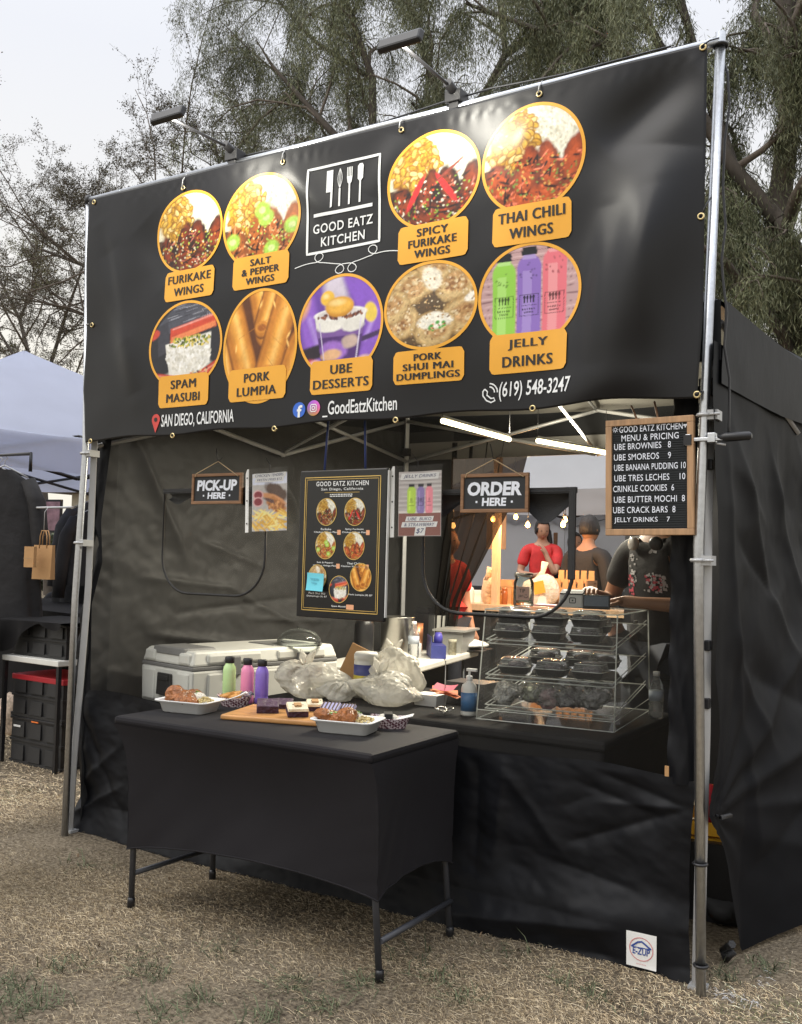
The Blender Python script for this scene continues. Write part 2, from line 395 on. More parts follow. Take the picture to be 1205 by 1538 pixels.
YEL = [(.58,.34,.045),(.66,.43,.09),(.46,.24,.025),(.74,.56,.22)]
def pic_wings(kind, seed, n=190):
    p = Pic(n, (.10,.05,.03), seed); k = n/120
    p.rect(-1,1,-.1,1,(.74,.70,.52)); p.ell(.5,.55,.75,.75,(.80,.78,.64),0,.3).tex(.12,7)
    p.ell(-.38,.32,.5,.6,(.62,.34,.03),0,.2,.3)
    p.dots(240,.5,.45,.55,.55,[(.84,.82,.72),(.60,.56,.42),(.72,.69,.56)],.03)
    for i in range(105):
        t = p.rg.uniform(0,6.28); q = math.sqrt(p.rg.random()); x, y, ro = -.38+.5*q*math.cos(t), .34+.58*q*math.sin(t), p.rg.uniform(0,3); c_ = YEL[p.rg.integers(4)]
        p.ell(x, y, .115, .070, (.26,.11,.012), ro, .2); p.ell(x, y, .095, .050, c_, ro, .3); p.ell(x+.01, y+.022, .05, .014, tuple(min(1,q_*1.35) for q_ in c_), ro, .6)
    dark, hot = ((.035,.014,.010),(.26,.045,.012)) if kind != 'salt' else ((.26,.075,.02),(.50,.14,.025))
    if kind == 'thai': dark, hot = (.20,.04,.015), (.52,.09,.02)
    for i,(x,y,rx,ry,ro) in enumerate([(-.62,-.5,.30,.5,.3),(-.1,-.42,.27,.62,-.15),(.38,-.35,.27,.62,.25),(.82,-.3,.26,.6,-.2),(.1,-.85,.9,.3,0)]):
        p.ell(x,y,rx,ry,dark,ro,.15,.4); p.ell(x-.03,y+.1,rx*.5,ry*.6,hot,ro,.9,1.2)
    sp = {'furi':[(.78,.72,.5),(.35,.5,.08),(.02,.015,.01),(.75,.35,.06),(.03,.02,.01)],
          'spicy':[(.80,.76,.6),(.25,.42,.05),(.75,.08,.03),(.02,.015,.01),(.02,.02,.02)],
          'salt':[(.40,.58,.08),(.70,.20,.05),(.85,.62,.30),(.15,.05,.02)],
          'thai':[(.70,.14,.04),(.80,.42,.10),(.20,.32,.06),(.10,.03,.02)]}[kind]
    for i in range(26): p.ell(p.rg.uniform(-.9,.95), p.rg.uniform(-.95,.1), p.rg.uniform(.03,.12), .016, tuple(min(1,q_*1.7+.1) for q_ in hot), p.rg.uniform(-.6,1.6), .5)
    for i in range(30): p.ell(p.rg.uniform(-.9,.95), p.rg.uniform(-.95,.0), p.rg.uniform(.05,.16), .022, (.02,.008,.006), p.rg.uniform(-.6,1.6), .5)
    p.dots(280, .05, -.5, .95, .55, sp, .024)
    if kind == 'spicy':
        for x,ro in ((-.38,1.1),(.30,-.95)): p.ell(x,-.22,.42,.065,(.66,.03,.03),ro,.3)
        p.ell(.35,.15,.4,.03,(.25,.05,.03),.6,.4)
    if kind == 'salt':
        for x,y in ((.15,.05),(-.75,-.35),(.3,-.62),(.82,-.2),(.05,.22)):
            p.ell(x,y,.2,.17,(.38,.62,.08),.3,.3); p.ell(x,y,.09,.07,(.62,.74,.30),0,.4)
    return p.tex(.25,14).tex(.4,26)
def pic_spam(seed=3, n=190):
    p = Pic(n, (.025,.025,.032), seed)
    p.quad([(-.75,.55),(-.25,1.0),(1.0,1.0),(.95,.62),(-.15,.38),(-.75,.2)],(.075,.078,.10))
    for i in range(42): x=p.rg.uniform(-.6,.8); y=p.rg.uniform(.5,.98); p.cap(x,y,x+.3,y+.05,.010,[(.26,.27,.33),(.36,.37,.42),(.03,.03,.04)][i%3],.6)
    p.quad([(-.8,.5),(-.5,.6),(-.42,-.1),(-.75,-.2)],(.05,.05,.065))
    p.quad([(-.42,.42),(.82,.66),(.86,.36),(-.42,.08)],(.60,.07,.035)); p.quad([(-.38,.22),(.82,.48),(.84,.36),(-.40,.08)],(.80,.24,.09)); p.cap(-.35,.40,.75,.62,.03,(.82,.34,.28),.8)
    p.quad([(-.55,.06),(.72,.24),(.70,-.46),(-.42,-.66)],(.80,.78,.71)); p.ell(.1,-.56,.6,.12,(.78,.76,.68),.16,.3,.4)
    p.dots(330,.1,-.22,.62,.40,[(.90,.89,.85),(.62,.60,.52),(.82,.80,.74),(.70,.67,.58)],.036)
    p.dots(120,.15,.08,.62,.13,[(.22,.28,.03),(.74,.58,.10),(.08,.10,.02),(.64,.50,.12)],.032)
    p.quad([(-1,-.55),(-.1,-.70),(-.05,-1),(-1,-1)],(.55,.06,.035)); p.quad([(.3,-.68),(1,-.35),(1,-.8),(.4,-1)],(.52,.055,.03)); p.ell(-.95,.32,.22,.12,(.60,.07,.04),.2,.2)
    p.cap(-.9,-.62,-.2,-.74,.03,(.80,.30,.22),.8); p.cap(.45,-.68,.95,-.46,.03,(.78,.28,.20),.8)
    return p.dots(70,.5,-.75,.45,.2,[(.72,.55,.30),(.05,.03,.03),(.75,.12,.06)],.03).tex(.2,12).tex(.16,32)
def pic_lumpia(seed=4, n=190):
    p = Pic(n, (.085,.028,.010), seed)
    for x0,y0,x1,y1,r in ((-.1,1.1,.15,.25,.26),(.35,1.1,.05,.35,.2),(-1.1,.1,-.75,-1.1,.24),(1.1,-.1,.55,-1.1,.3),(-.35,-1.0,.6,-.85,.2),(-.85,.75,-.28,-.62,.30),(.80,.95,.22,-.50,.31)):
        p.cap(x0,y0,x1,y1,r+.035,(.10,.03,.008),.12)
        p.cap(x0,y0,x1,y1,r,(.42,.155,.02),.25); p.cap(x0+.03,y0,x1+.03,y1,r*.72,(.64,.29,.045),.6); p.cap(x0+.06,y0+.02,x1+.06,y1+.02,r*.36,(.80,.46,.12),1.)
        t = 1.0; p.ell(x1,y1-.02,r*.92,r*.55,(.50,.20,.03),0,.15,.2); p.ell(x1,y1-.03,r*.62,r*.33,(.28,.085,.014),0,.35,.4)
    for i in range(16): p.cap(p.rg.uniform(-.9,.9),p.rg.uniform(-.8,.8),p.rg.uniform(-.9,.9),p.rg.uniform(-.8,.8),.008,(.40,.15,.025),.9) if i < 5 else p.ell(p.rg.uniform(-.9,.9),p.rg.uniform(-.8,.8),.07,.02,(.78,.45,.13),p.rg.uniform(0,3),.9)
    p.a = np.clip(p.a*1.3,0,1); return p.tex(.3,5).tex(.14,22)
def pic_ube(seed=5, n=190):
    p = Pic(n, (.15,.06,.36), seed)
    p.cap(-.2,1,-.05,.4,.35,(.62,.56,.66),.5); p.cap(.35,1,.75,.3,.3,(.24,.10,.55),.4); p.cap(-.85,.5,-.6,-.5,.28,(.28,.12,.58),.5); p.cap(-.75,.2,-.5,-.4,.10,(.42,.26,.72),.9)
    p.cap(.95,.5,.7,-.6,.28,(.26,.11,.56),.5); p.cap(.85,.2,.62,-.3,.08,(.44,.28,.74),.9); p.cap(-1,-.55,-.45,-.45,.14,(.03,.02,.03),.3); p.cap(.55,-.3,1,-.2,.05,(.06,.03,.10),.4)
    p.ell(-.32,.58,.17,.15,(.86,.52,.06),0,.2); p.ell(-.36,.62,.07,.05,(.95,.74,.30),0,.9); p.ell(.72,.2,.15,.2,(.85,.62,.10),.3,.2); p.ell(-1,.6,.25,.4,(.72,.36,.22),0,.4)
    p.quad([(-.62,.22),(.62,.22),(.40,-1.1),(-.34,-1.1)],(.085,.03,.17)); p.quad([(-.58,.02),(.58,.02),(.54,-.2),(-.54,-.2)],(.20,.10,.34))
    p.quad([(-.62,.24),(.62,.24),(.57,.0),(-.57,.0)],(.82,.80,.74)); p.ell(-.25,.0,.3,.10,(.82,.80,.74),0,.3,.4); p.ell(.3,-.02,.28,.12,(.78,.76,.70),0,.3,.4)
    p.ell(0,.24,.64,.13,(.88,.86,.82),0,.1); p.ell(0,.25,.56,.09,(.70,.66,.64),0,.2); p.dots(46,0,.20,.55,.06,[(.12,.04,.03),(.28,.10,.05)],.035)
    p.ell(-.13,-.48,.32,.2,(.34,.16,.58),0,.3,.5); p.ell(-.18,-.55,.24,.12,(.74,.44,.24),.1,.3,.4); p.ell(.26,-.32,.2,.13,(.56,.42,.36),0,.4,.5); p.cap(-.5,.1,-.3,-1,.014,(.66,.60,.78),.6); p.cap(.5,.1,.37,-1,.02,(.72,.66,.82),.6)
    p.ell(-.02,.38,.34,.20,(.62,.28,.03),0,.12); p.ell(-.03,.41,.31,.16,(.84,.46,.07),0,.4); p.ell(-.08,.47,.18,.06,(.94,.68,.26),0,.9)
    p.ell(-.72,-.9,.32,.28,(.70,.09,.12),.3,.2); p.ell(-.62,-.72,.16,.08,(.88,.50,.46),.3,.6); p.ell(.62,-.82,.26,.2,(.76,.50,.38),0,.3)
    return p.tex(.16,7).tex(.10,30)
def pic_shumai(seed=6, n=190):
    p = Pic(n, (.10,.06,.025), seed)
    for x,y in ((-.4,.45),(.55,.45),(-.65,-.35),(.75,-.3),(.15,-.55),(.1,.95),(-.9,.1)):
        p.ell(x,y,.46,.42,(.30,.17,.05),0,.12,.4); p.ell(x,y,.42,.38,(.62,.44,.20),.4,.3,.6); p.ell(x+.02,y+.02,.27,.24,(.46,.26,.10),0,.3,.6)
        p.dots(26,x,y,.24,.2,[(.74,.58,.34),(.26,.12,.04),(.60,.36,.16)],.045)
    p.ell(.15,-.38,.36,.2,(.86,.82,.70),0,.2,.5); p.ell(.05,.62,.2,.3,(.80,.74,.60),.4,.3,.5); p.ell(.95,.1,.2,.1,(.9,.85,.74),.4,.3)
    p.dots(9,.2,-.5,.16,.12,[(.10,.36,.07),(.78,.35,.2)],.05)
    return p.dots(260,0,0,1,1,[(.66,.48,.24),(.22,.11,.04),(.50,.30,.12),(.76,.64,.44)],.022).tex(.25,11).tex(.4,34)
def pic_jelly(seed=8, n=190):
    p = Pic(n, (.52,.33,.33), seed)
    for i in range(14):
        y = -1+i*.155; p.rect(-1,1,y,y+.012,(.22,.12,.13)); 
        for j in range(5): p.ell(p.rg.uniform(-1,1), y+.07, .3,.014,(.66,.46,.46),0,.9)
    for x,top,c,c2 in ((-.5,.5,(.30,.62,.08),(.42,.74,.18)),(0,.58,(.27,.16,.52),(.37,.26,.62)),(.5,.66,(.78,.18,.22),(.84,.32,.34))):
        p.ell(x,top-.05,.235,.26,c,0,.1); p.rect(x-.235,x+.235,-1,top-.06,c); p.rect(x-.13,x+.05,-1,top-.1,c2)
        p.rect(x-.13,x+.13,top+.12,top+.24,tuple(q*.9+.08 for q in c2)); p.rect(x-.15,x+.15,top+.2,top+.36,(.012,.013,.018))
        p.dots(10,x,top-.15,.18,.2,[tuple(q*.5 for q in c)],.022)
        t = tuple(q*.12 for q in c)
        for (a,b,cc,d) in ((-.19,.19,-.10,-.085),(-.19,.19,-.515,-.5),(-.19,-.178,-.515,-.085),(.178,.19,-.515,-.085),(-.15,.15,-.315,-.30)): p.rect(x+a,x+b,cc+.1,d+.1,t)
        for q in (-.09,-.03,.03,.09): p.rect(x+q-.012,x+q+.012,-.16,-.02+.0,t); p.ell(x+q,-.05,.024,.045,t)
        for q in np.arange(-.12,.13,.045): p.rect(x+q-.014,x+q+.014,-.30,-.265,t); p.rect(x+q*.7-.01,x+q*.7+.01,-.36,-.33,t)
    return p
def disc(name, pic, cx, cz, rx, rz, fmap, mat, parent, nr=60, na=170):
    r = np.linspace(0,1,nr+1)[1:]; th = np.linspace(0,2*math.pi,na,endpoint=False)
    u = np.concatenate([[0],(r[:,None]*np.cos(th)).ravel()]); v = np.concatenate([[0],(r[:,None]*np.sin(th)).ravel()])
    F = []
    for k in range(na): F.append((0, 1+k, 1+(k+1)%na))
    for i in range(nr-1):
        for k in range(na): a = 1+i*na; F.append((a+k, a+na+k, a+na+(k+1)%na, a+(k+1)%na))
    o = obj(name, (fmap(cx+u*rx, cz+v*rz), F), mat, parent, True); colour(o, pic.sample(u, v)); return o
def sheet(name, pic, cx, cz, wx, wz, fmap, mat, parent, nx=70, nz=90):
    u, v = np.meshgrid(np.linspace(-1,1,nx), np.linspace(-1,1,nz), indexing='ij'); u, v = u.ravel(), v.ravel()
    i = (np.arange(nx-1)[:,None]*nz+np.arange(nz-1)).ravel(); F = np.stack([i, i+nz, i+nz+1, i+1], -1)
    return npmesh(name, fmap(cx+u*wx/2, cz+v*wz/2), F, mat, parent, True, pic.sample(u, v), 'paint')
def ring(name, cx, cz, rx, rz, wd, fmap, mat, parent, na=96):
    th = np.linspace(0,2*math.pi,na,endpoint=False); c, s = np.cos(th), np.sin(th)
    u = np.concatenate([cx+(rx-wd)*c, cx+(rx+wd)*c]); v = np.concatenate([cz+(rz-wd)*s, cz+(rz+wd)*s])
    k = np.arange(na); F = np.stack([k, k+na, (k+1)%na+na, (k+1)%na], -1)
    return obj(name, (fmap(u, v), F), mat, parent)
def rrect(name, x0, x1, z0, z1, r, fmap, mat, parent):
    """rounded plate, gridded so that it follows a curved sheet"""
    n = 9; P = []
    for i in range(31):
        x = x0+(x1-x0)*i/30; e = min(x-x0, x1-x); q = 0 if e >= r else r-math.sqrt(max(0, r*r-(r-e)**2))
        for j in range(n): P.append((x, z0+q+(z1-z0-2*q)*j/(n-1)))
    P = np.array(P); F = [(i*n+j, i*n+n+j, i*n+n+j+1, i*n+j+1) for i in range(30) for j in range(n-1)]
    return obj(name, (fmap(P[:,0], P[:,1]), F), mat, parent)
def stroke(name, pts, wd, fmap, mat, parent, closed=False):
    """flat printed line along points of the surface"""
    P = np.array(pts, float)
    if closed: P = np.concatenate([P, P[:1]])
    D = []
    for a, c in zip(P[:-1], P[1:]):
        k = max(1, int(np.linalg.norm(c-a)/.012)); D += [a+(c-a)*i/k for i in range(k)]
    P = np.array(D if closed else D+[P[-1]]); n = len(P)
    T = (np.roll(P,-1,0)-np.roll(P,1,0)) if closed else np.gradient(P, axis=0)
    T /= np.linalg.norm(T, axis=1)[:,None]+1e-9; N = np.stack([-T[:,1], T[:,0]], -1)*wd/2
    Q = np.concatenate([P+N, P-N]); F = [(i, (i+1)%n, (i+1)%n+n, i+n) for i in range(n if closed else n-1)]
    return obj(name, (fmap(Q[:,0], Q[:,1]), F), mat, parent)

# ================================================================== SETTING: ground and dry grass
def gz(x, y): return .012*fbm(np.asarray(x)*.7+9, np.asarray(y)*.7+4, 5, 3)
def ground():
    ax = np.concatenate([[-220,-90,-40,-18], np.arange(-9, 7.01, .12), [12,25,60,150]])
    ay = np.concatenate([[-60,-20,-8], np.arange(-3.6, 7.01, .12), [12,20,45,110,260]])
    X, Y = np.meshgrid(ax, ay, indexing='ij'); Z = gz(X, Y)
    nu, nv = X.shape; i = (np.arange(nu-1)[:,None]*nv+np.arange(nv-1)).ravel()
    mt = bpy.data.materials.new('dry turf soil'); mt.use_nodes = True
    n = mt.node_tree.nodes; l = mt.node_tree.links; b = n['Principled BSDF']; b.inputs['Roughness'].default_value = .95
    b.inputs['Specular IOR Level'].default_value = .1
    tc = n.new('ShaderNodeTexCoord')
    def noise(sc, d=6):
        z = n.new('ShaderNodeTexNoise'); z.inputs['Scale'].default_value = sc; z.inputs['Detail'].default_value = d; l.new(tc.outputs['Object'], z.inputs[0]); return z
    def ramp(src, a, b_):
        r = n.new('ShaderNodeValToRGB'); r.color_ramp.elements[0].position = .36; r.color_ramp.elements[1].position = .62
        r.color_ramp.elements[0].color = (*a,1); r.color_ramp.elements[1].color = (*b_,1); l.new(src.outputs[0], r.inputs[0]); return r
    r1 = ramp(noise(1.6), (.065,.052,.039), (.20,.162,.115)); r2 = ramp(noise(60), (.07,.056,.041), (.33,.275,.195))
    mx = n.new('ShaderNodeMix'); mx.data_type = 'RGBA'; mx.inputs[0].default_value = .5
    l.new(r1.outputs[0], mx.inputs[6]); l.new(r2.outputs[0], mx.inputs[7]); l.new(mx.outputs[2], b.inputs['Base Color'])
    bp = n.new('ShaderNodeBump'); bp.inputs['Strength'].default_value = .7; bp.inputs['Distance'].default_value = .02
    l.new(noise(90).outputs[0], bp.inputs['Height']); l.new(bp.outputs[0], b.inputs['Normal'])
    o = npmesh('ground', np.stack([X,Y,Z],-1).reshape(-1,3), np.stack([i,i+nv,i+nv+1,i+1],-1), mt, None, True)
    o['kind'] = 'structure'
ground()

def blades(n, x, y, L, wd, lift, cols, rg):
    """bent blades lying on or rising from the ground"""
    a = rg.uniform(0, 2*np.pi, n); L = L*np.exp(rg.normal(-.05,.5,n)); h = lift*rg.random(n)**2
    dx, dy = np.cos(a), np.sin(a); px, py = -dy*wd/2, dx*wd/2
    z0 = gz(x, y)
    b2 = a+rg.normal(0,.10,n); ex, ey = np.cos(b2), np.sin(b2)
    P = np.empty((n,5,3))
    P[:,0] = np.stack([x-px, y-py, z0], -1); P[:,1] = np.stack([x+px, y+py, z0], -1)
    mx, my, mz = x+dx*L*.5, y+dy*L*.5, z0+.004+h*.8
    P[:,2] = np.stack([mx+px*.8, my+py*.8, mz], -1); P[:,3] = np.stack([mx-px*.8, my-py*.8, mz+.001], -1)
    P[:,4] = np.stack([mx+ex*L*.5, my+ey*L*.5, z0+.003+h*rg.uniform(.4,1.3,n)], -1)
    k = np.arange(n)[:,None]*5
    F = np.concatenate([k+[0,1,2], k+[0,2,3], k+[3,2,4]])
    return P.reshape(-1,3), F, np.repeat(cols, 5, 0)
def dry_grass():
    rg = np.random.default_rng(3); VV=[]; FF=[]; CC=[]; off=0
    pal = np.array([(.46,.375,.24),(.33,.255,.16),(.52,.43,.29),(.24,.18,.115),(.39,.31,.195),(.15,.115,.078),(.57,.48,.34)])
    for (x0,x1,y0,y1,dn,L,wd) in ((.2,4.3,-2.5,-.3,29000,.018,.0010),(-3.2,.2,-2.5,.5,15000,.023,.0014),(.2,3.6,-.3,1.2,16000,.019,.0012),(-4.2,.0,.5,3.4,2600,.04,.004)):
        n = int((x1-x0)*(y1-y0)*dn)
        x = rg.uniform(x0,x1,n); y = rg.uniform(y0,y1,n)
        d = fbm(x*1.6, y*1.6, 31, 4); keep = rg.random(n) < np.clip(.66+3.2*d, .08, 1); x, y = x[keep], y[keep]; n = len(x)
        d2 = fbm(x*.9+5, y*.9, 77, 3)
        idx = rg.integers(0, 7, n); c = pal[idx]*rg.uniform(.7,1.25,(n,1))
        c = c*np.clip(1.28+2.6*d2[:,None]+1.2*d[keep][:,None], .38, 1.8); gr = (fbm(x*2.2, y*2.2, 12, 3) > .2) & (rg.random(n) < .35)
        c[gr] = np.array([.15,.17,.075])*rg.uniform(.7,1.2,(gr.sum(),1))
        # white line-marking spray caught on the blades beside the right pole
        for (ax,ay,bx_,by_) in ((*at(1072,1492,2,0)[:2], *at(1128,1508,2,0)[:2]), (*at(1150,1478,2,0)[:2], *at(1176,1448,2,0)[:2])):
            t = np.clip(((x-ax)*(bx_-ax)+(y-ay)*(by_-ay))/((bx_-ax)**2+(by_-ay)**2),0,1)
            q = np.hypot(x-ax-t*(bx_-ax), y-ay-t*(by_-ay)); wm = (q < .055) & (rg.random(n) < .55*np.exp(-(q/.035)**2)+.02); c[wm] = (.66,.66,.67)
        v, f, cc = blades(n, x, y, L, wd, .006, np.clip(c,0,1), rg); VV.append(v); FF.append(f+off); CC.append(cc); off += len(v)
    n = 500; x = rg.uniform(-3,4.3,n); y = rg.uniform(-2.5,1,n); c = np.array([(.13,.085,.05),(.20,.14,.085),(.09,.065,.045),(.26,.20,.13)])[rg.integers(0,4,n)]
    v, f, cc = blades(n, x, y, .016, .008, .012, c, rg); VV.append(v); FF.append(f+off); CC.append(cc); off += len(v)      # crumbs of dead leaf
    o = npmesh('dry_grass', np.concatenate(VV), np.concatenate(FF), m_straw, None, False, np.concatenate(CC)); o['kind'] = 'stuff'
    tag(o, 'trampled dry straw coloured grass over the ground', 'grass')
    VV=[]; FF=[]; CC=[]; off=0
    spots = [(482,1512),(30,1500),(12,1525),(98,1452),(215,1440),(222,1465),(340,1425),(555,1478),(1150,1455),(300,1500),(440,1480),(850,1480),(770,1430),(620,1440),(700,1500),(130,1300),(40,1190),(65,1510),(655,1470),(20,1480),(1085,1468),(255,1520),(905,1500),(400,1530)]
    for (u, v) in spots:
        c0 = at(u, v, 2, 0); n = 60 if v > 1440 else 40; rr = .04 if v > 1440 else .06
        x = c0[0]+rg.normal(0,rr,n); y = c0[1]+rg.normal(0,rr,n)
        c = np.array([.10,.115,.065])*rg.uniform(.5,1.5,(n,1))
        v_, f, cc = blades(n, x, y, .045, .0035, .075, c, rg); v_[:,2] *= .6; VV.append(v_); FF.append(f+off); CC.append(cc); off += len(v_)
    o = npmesh('green_weeds', np.concatenate(VV), np.concatenate(FF), m_straw, None, False, np.concatenate(CC)); o['kind'] = 'stuff'
    tag(o, 'low green weeds scattered through the dry grass', 'weeds')
dry_grass()

# ================================================================== TREES
def tree(name, label, cat, limbs, seed, levels, kids, mode, nleaf, leafcol, group=None, xmin=-99, zmax=99, ymin=-99, bark=None, lenf=.55, spread=.9, droop=0., Lleaf=.2, Wleaf=.03, lmin=1):
    rg = np.random.default_rng(seed); root = thing(name, label, cat, tuple(np.array(limbs[0][0][0])*[1,1,0]), 0, group)
    o0 = np.array(root.location)
    segs = []; tips = []
    def polyline(p, d, L, r, lev):
        pts = [p]; n = 5
        for i in range(n):
            d = d+rg.normal(0,.22,3)+np.array([0,0,-droop*(i/n)]); d /= np.linalg.norm(d); pts.append(pts[-1]+d*L/n)
        return np.array(pts)
    def grow(pts, r0, r1, lev):
        pts = np.array(pts, float); segs.append((pts, r0, r1, lev))
        L = np.linalg.norm(np.diff(pts, axis=0), axis=1).sum()
        if lev >= lmin: tips.append((pts, lev))
        if lev >= levels: return
        for j in range(kids[lev]):
            t = rg.uniform(.18, 1.0); f = t*(len(pts)-1); i = min(int(f), len(pts)-2); q = f-i
            p = pts[i]*(1-q)+pts[i+1]*q; d = pts[i+1]-pts[i]; d /= np.linalg.norm(d)
            v = rg.normal(0,1,3)*spread; v[2] = v[2]*.7+.25; nd = d*.75+v*.75; nd /= np.linalg.norm(nd)
            rr = (r0*(1-t)+r1*t)*rg.uniform(.45,.65)
            pl = polyline(p, nd, L*lenf*rg.uniform(.6,1.15), rr, lev+1)
            if pl[:,0].min() > xmin and pl[:,1].min() > ymin and pl[:,2].max() < zmax: grow(pl, max(rr,.0035), max(rr*.3,.0025), lev+1)
    for pts, r0, r1 in limbs: grow(pts, r0, r1, 0)
    bm = B(); b2 = B()
    for pts, r0, r1, lev in segs:
        n = len(pts); tube(bm if lev == 0 else b2, pts-o0, [r0+(r1-r0)*i/(n-1) for i in range(n)], 8 if lev == 0 else 4 if lev > 1 else 5, caps=False)
    obj('trunk', bm, m_bark, root, True); obj('branches', b2, bark or m_twig, root, True)
    # foliage: many thin blades hung along the outer twigs
    V = []; Cc = []
    wgt = np.array([np.linalg.norm(p[-1]-p[0])*(1+.5*l) for p, l in tips]); wgt /= wgt.sum()
    pick = rg.choice(len(tips), nleaf, p=wgt)
    base = np.empty((nleaf,3)); 
    for k in range(nleaf):
        pts = tips[pick[k]][0]; f = rg.random()**.7*(len(pts)-1); i = min(int(f), len(pts)-2); base[k] = pts[i]+(pts[i+1]-pts[i])*(f-i)
    clump = rg.uniform(.6,1.35,len(tips))[pick]
    if mode == 'weep':      # strands of drooping compound leaves
        hang = rg.random(nleaf)**1.3*rg.uniform(.15,1.25,len(tips))[pick]
        base[:,2] -= hang; sw = rg.normal(0,.06,(nleaf,3)); base += sw
        d = np.stack([rg.normal(0,.38,nleaf), rg.normal(0,.38,nleaf), -np.abs(rg.normal(.8,.3,nleaf))], -1)
    else:
        base += rg.normal(0,.05,(nleaf,3)); d = rg.normal(0,1,(nleaf,3))
    d /= np.linalg.norm(d, axis=1)[:,None]
    s = np.cross(d, rg.normal(0,1,(nleaf,3))); s /= np.linalg.norm(s, axis=1)[:,None]
    LL = Lleaf*rg.uniform(.5,1.3,(nleaf,1)); ww = Wleaf*rg.uniform(.6,1.3,(nleaf,1))
    P = np.empty((nleaf,4,3)); P[:,0] = base; P[:,1] = base+d*LL*.5+s*ww/2; P[:,2] = base+d*LL; P[:,3] = base+d*LL*.45-s*ww/2
    cols = np.array(leafcol)[rg.integers(0,len(leafcol),nleaf)]*clump[:,None]*rg.uniform(.75,1.3,(nleaf,1))
    npmesh('crown', P.reshape(-1,3)-o0, np.arange(nleaf*4).reshape(-1,4), m_leaf, root, False, np.repeat(np.clip(cols,0,1),4,0))
    return root
def limb(px, y0, y1): 
    n = len(px); return [at(u, v, 1, y0+(y1-y0)*i/(n-1)) for i, (u, v) in enumerate(px)]
GL = [(.125,.14,.072),(.17,.18,.10),(.088,.10,.054),(.19,.195,.115)]
def foot(p, drop=.2): return np.array([p[0]+drop, p[1], -.1])
a = limb([(1215,640),(1185,470),(1168,330),(1188,160),(1175,-120)], 10, 10.4)
tree('pepper_tree', 'big weeping pepper tree with a thick leaning trunk behind the right pole', 'tree',
  [([foot(a[0])]+a, .22, .12), (limb([(1168,330),(1100,250),(1020,120),(900,65),(800,42),(700,5)], 10, 9.2), .11, .025),
   (limb([(1185,470),(1120,400),(1080,345),(1000,330),(900,300)], 10, 9), .12, .03), (limb([(1100,250),(1050,100),(990,-120)], 10, 10.8), .09, .04),
   (limb([(1188,160),(1260,60),(1330,-40)], 10, 10), .1, .04), (limb([(1185,470),(1260,380),(1340,330)], 10, 9.4), .1, .04), (limb([(1020,120),(930,-40),(860,-160)], 10, 10.5), .07, .03),
   (limb([(1168,330),(1230,420),(1290,560)], 10, 8.6), .08, .03)],
  11, 2, (15,7), 'weep', 480000, GL, 'pepper trees behind the booth', droop=.42, lmin=0, Lleaf=.10, Wleaf=.0115, lenf=.42, spread=.8)
a = limb([(640,640),(615,430),(560,270),(505,205),(455,150),(410,100),(385,60)], 11.5, 11)
tree('pepper_tree', 'feathery weeping tree whose airy crown meets the pale sky behind the two banner lamps', 'tree',
  [([foot(a[0])]+a, .15, .012), (limb([(615,430),(690,220),(760,80),(735,-120)], 11.5, 12), .12, .03), (limb([(560,270),(560,120),(520,0),(480,-90)], 11.5, 11), .09, .03),
   (limb([(690,220),(640,90),(600,-40),(560,-150)], 11.5, 12), .09, .03), (limb([(505,205),(455,215),(420,235),(390,270)], 11.3, 10.6), .05, .015), (limb([(760,80),(850,20),(920,-60)], 12, 12), .08, .03), (limb([(505,205),(440,130),(375,75),(325,25)], 11.4, 11.8), .035, .008), (limb([(560,120),(470,60),(400,-20),(340,-80)], 11.5, 12), .05, .012)],
  23, 2, (16,7), 'weep', 240000, GL, 'pepper trees behind the booth', xmin=at(272,100,1,11.5)[0], ymin=9.6, lmin=0, droop=.4, Lleaf=.095, Wleaf=.0105, lenf=.33, spread=.8)
BL = [(.085,.075,.045),(.06,.052,.035),(.11,.10,.05),(.05,.045,.03)]
a = limb([(400,760),(372,560),(325,440),(270,350),(225,290),(195,250)], 14, 13.5)
tree('bare_tree', 'sparse brown tree with thin bare twigs against the sky left of the banner', 'tree',
  [([foot(a[0])]+a, .16, .006), (limb([(325,440),(340,330),(330,250),(318,190)], 14, 14), .07, .012), (limb([(372,560),(240,470),(130,400),(50,370),(0,300)], 14, 13), .09, .012),
   (limb([(240,470),(150,480),(70,455),(-40,440)], 13.6, 13), .06, .012), (limb([(372,560),(420,380),(400,290),(380,200)], 14, 14), .07, .015), (limb([(255,330),(170,310),(110,300)], 13.7,13.4), .04, .01)],
  31, 4, (17,8,4,3), 'leaf', 80000, BL, lmin=2, zmax=at(150,140,1,13.7)[2], lenf=.40, spread=1.0, Lleaf=.055, Wleaf=.026)
a = limb([(70,800),(60,600),(30,480),(-20,380)], 17, 17)
tree('bare_tree', 'thin leaved tree low at the left edge above the bluish canopy', 'tree',
  [([foot(a[0])]+a, .14, .03), (limb([(60,600),(100,470),(125,400),(150,350)], 17, 17), .07, .012), (limb([(60,600),(0,500),(-60,450)], 17, 16), .07, .015), (limb([(30,480),(60,400),(70,320)], 17, 17), .05, .012)],
  37, 4, (10,6,4,3), 'leaf', 26000, [(.12,.12,.05),(.09,.085,.045),(.16,.15,.07)], lenf=.4, zmax=at(100,290,1,17)[2], Lleaf=.065, Wleaf=.03)

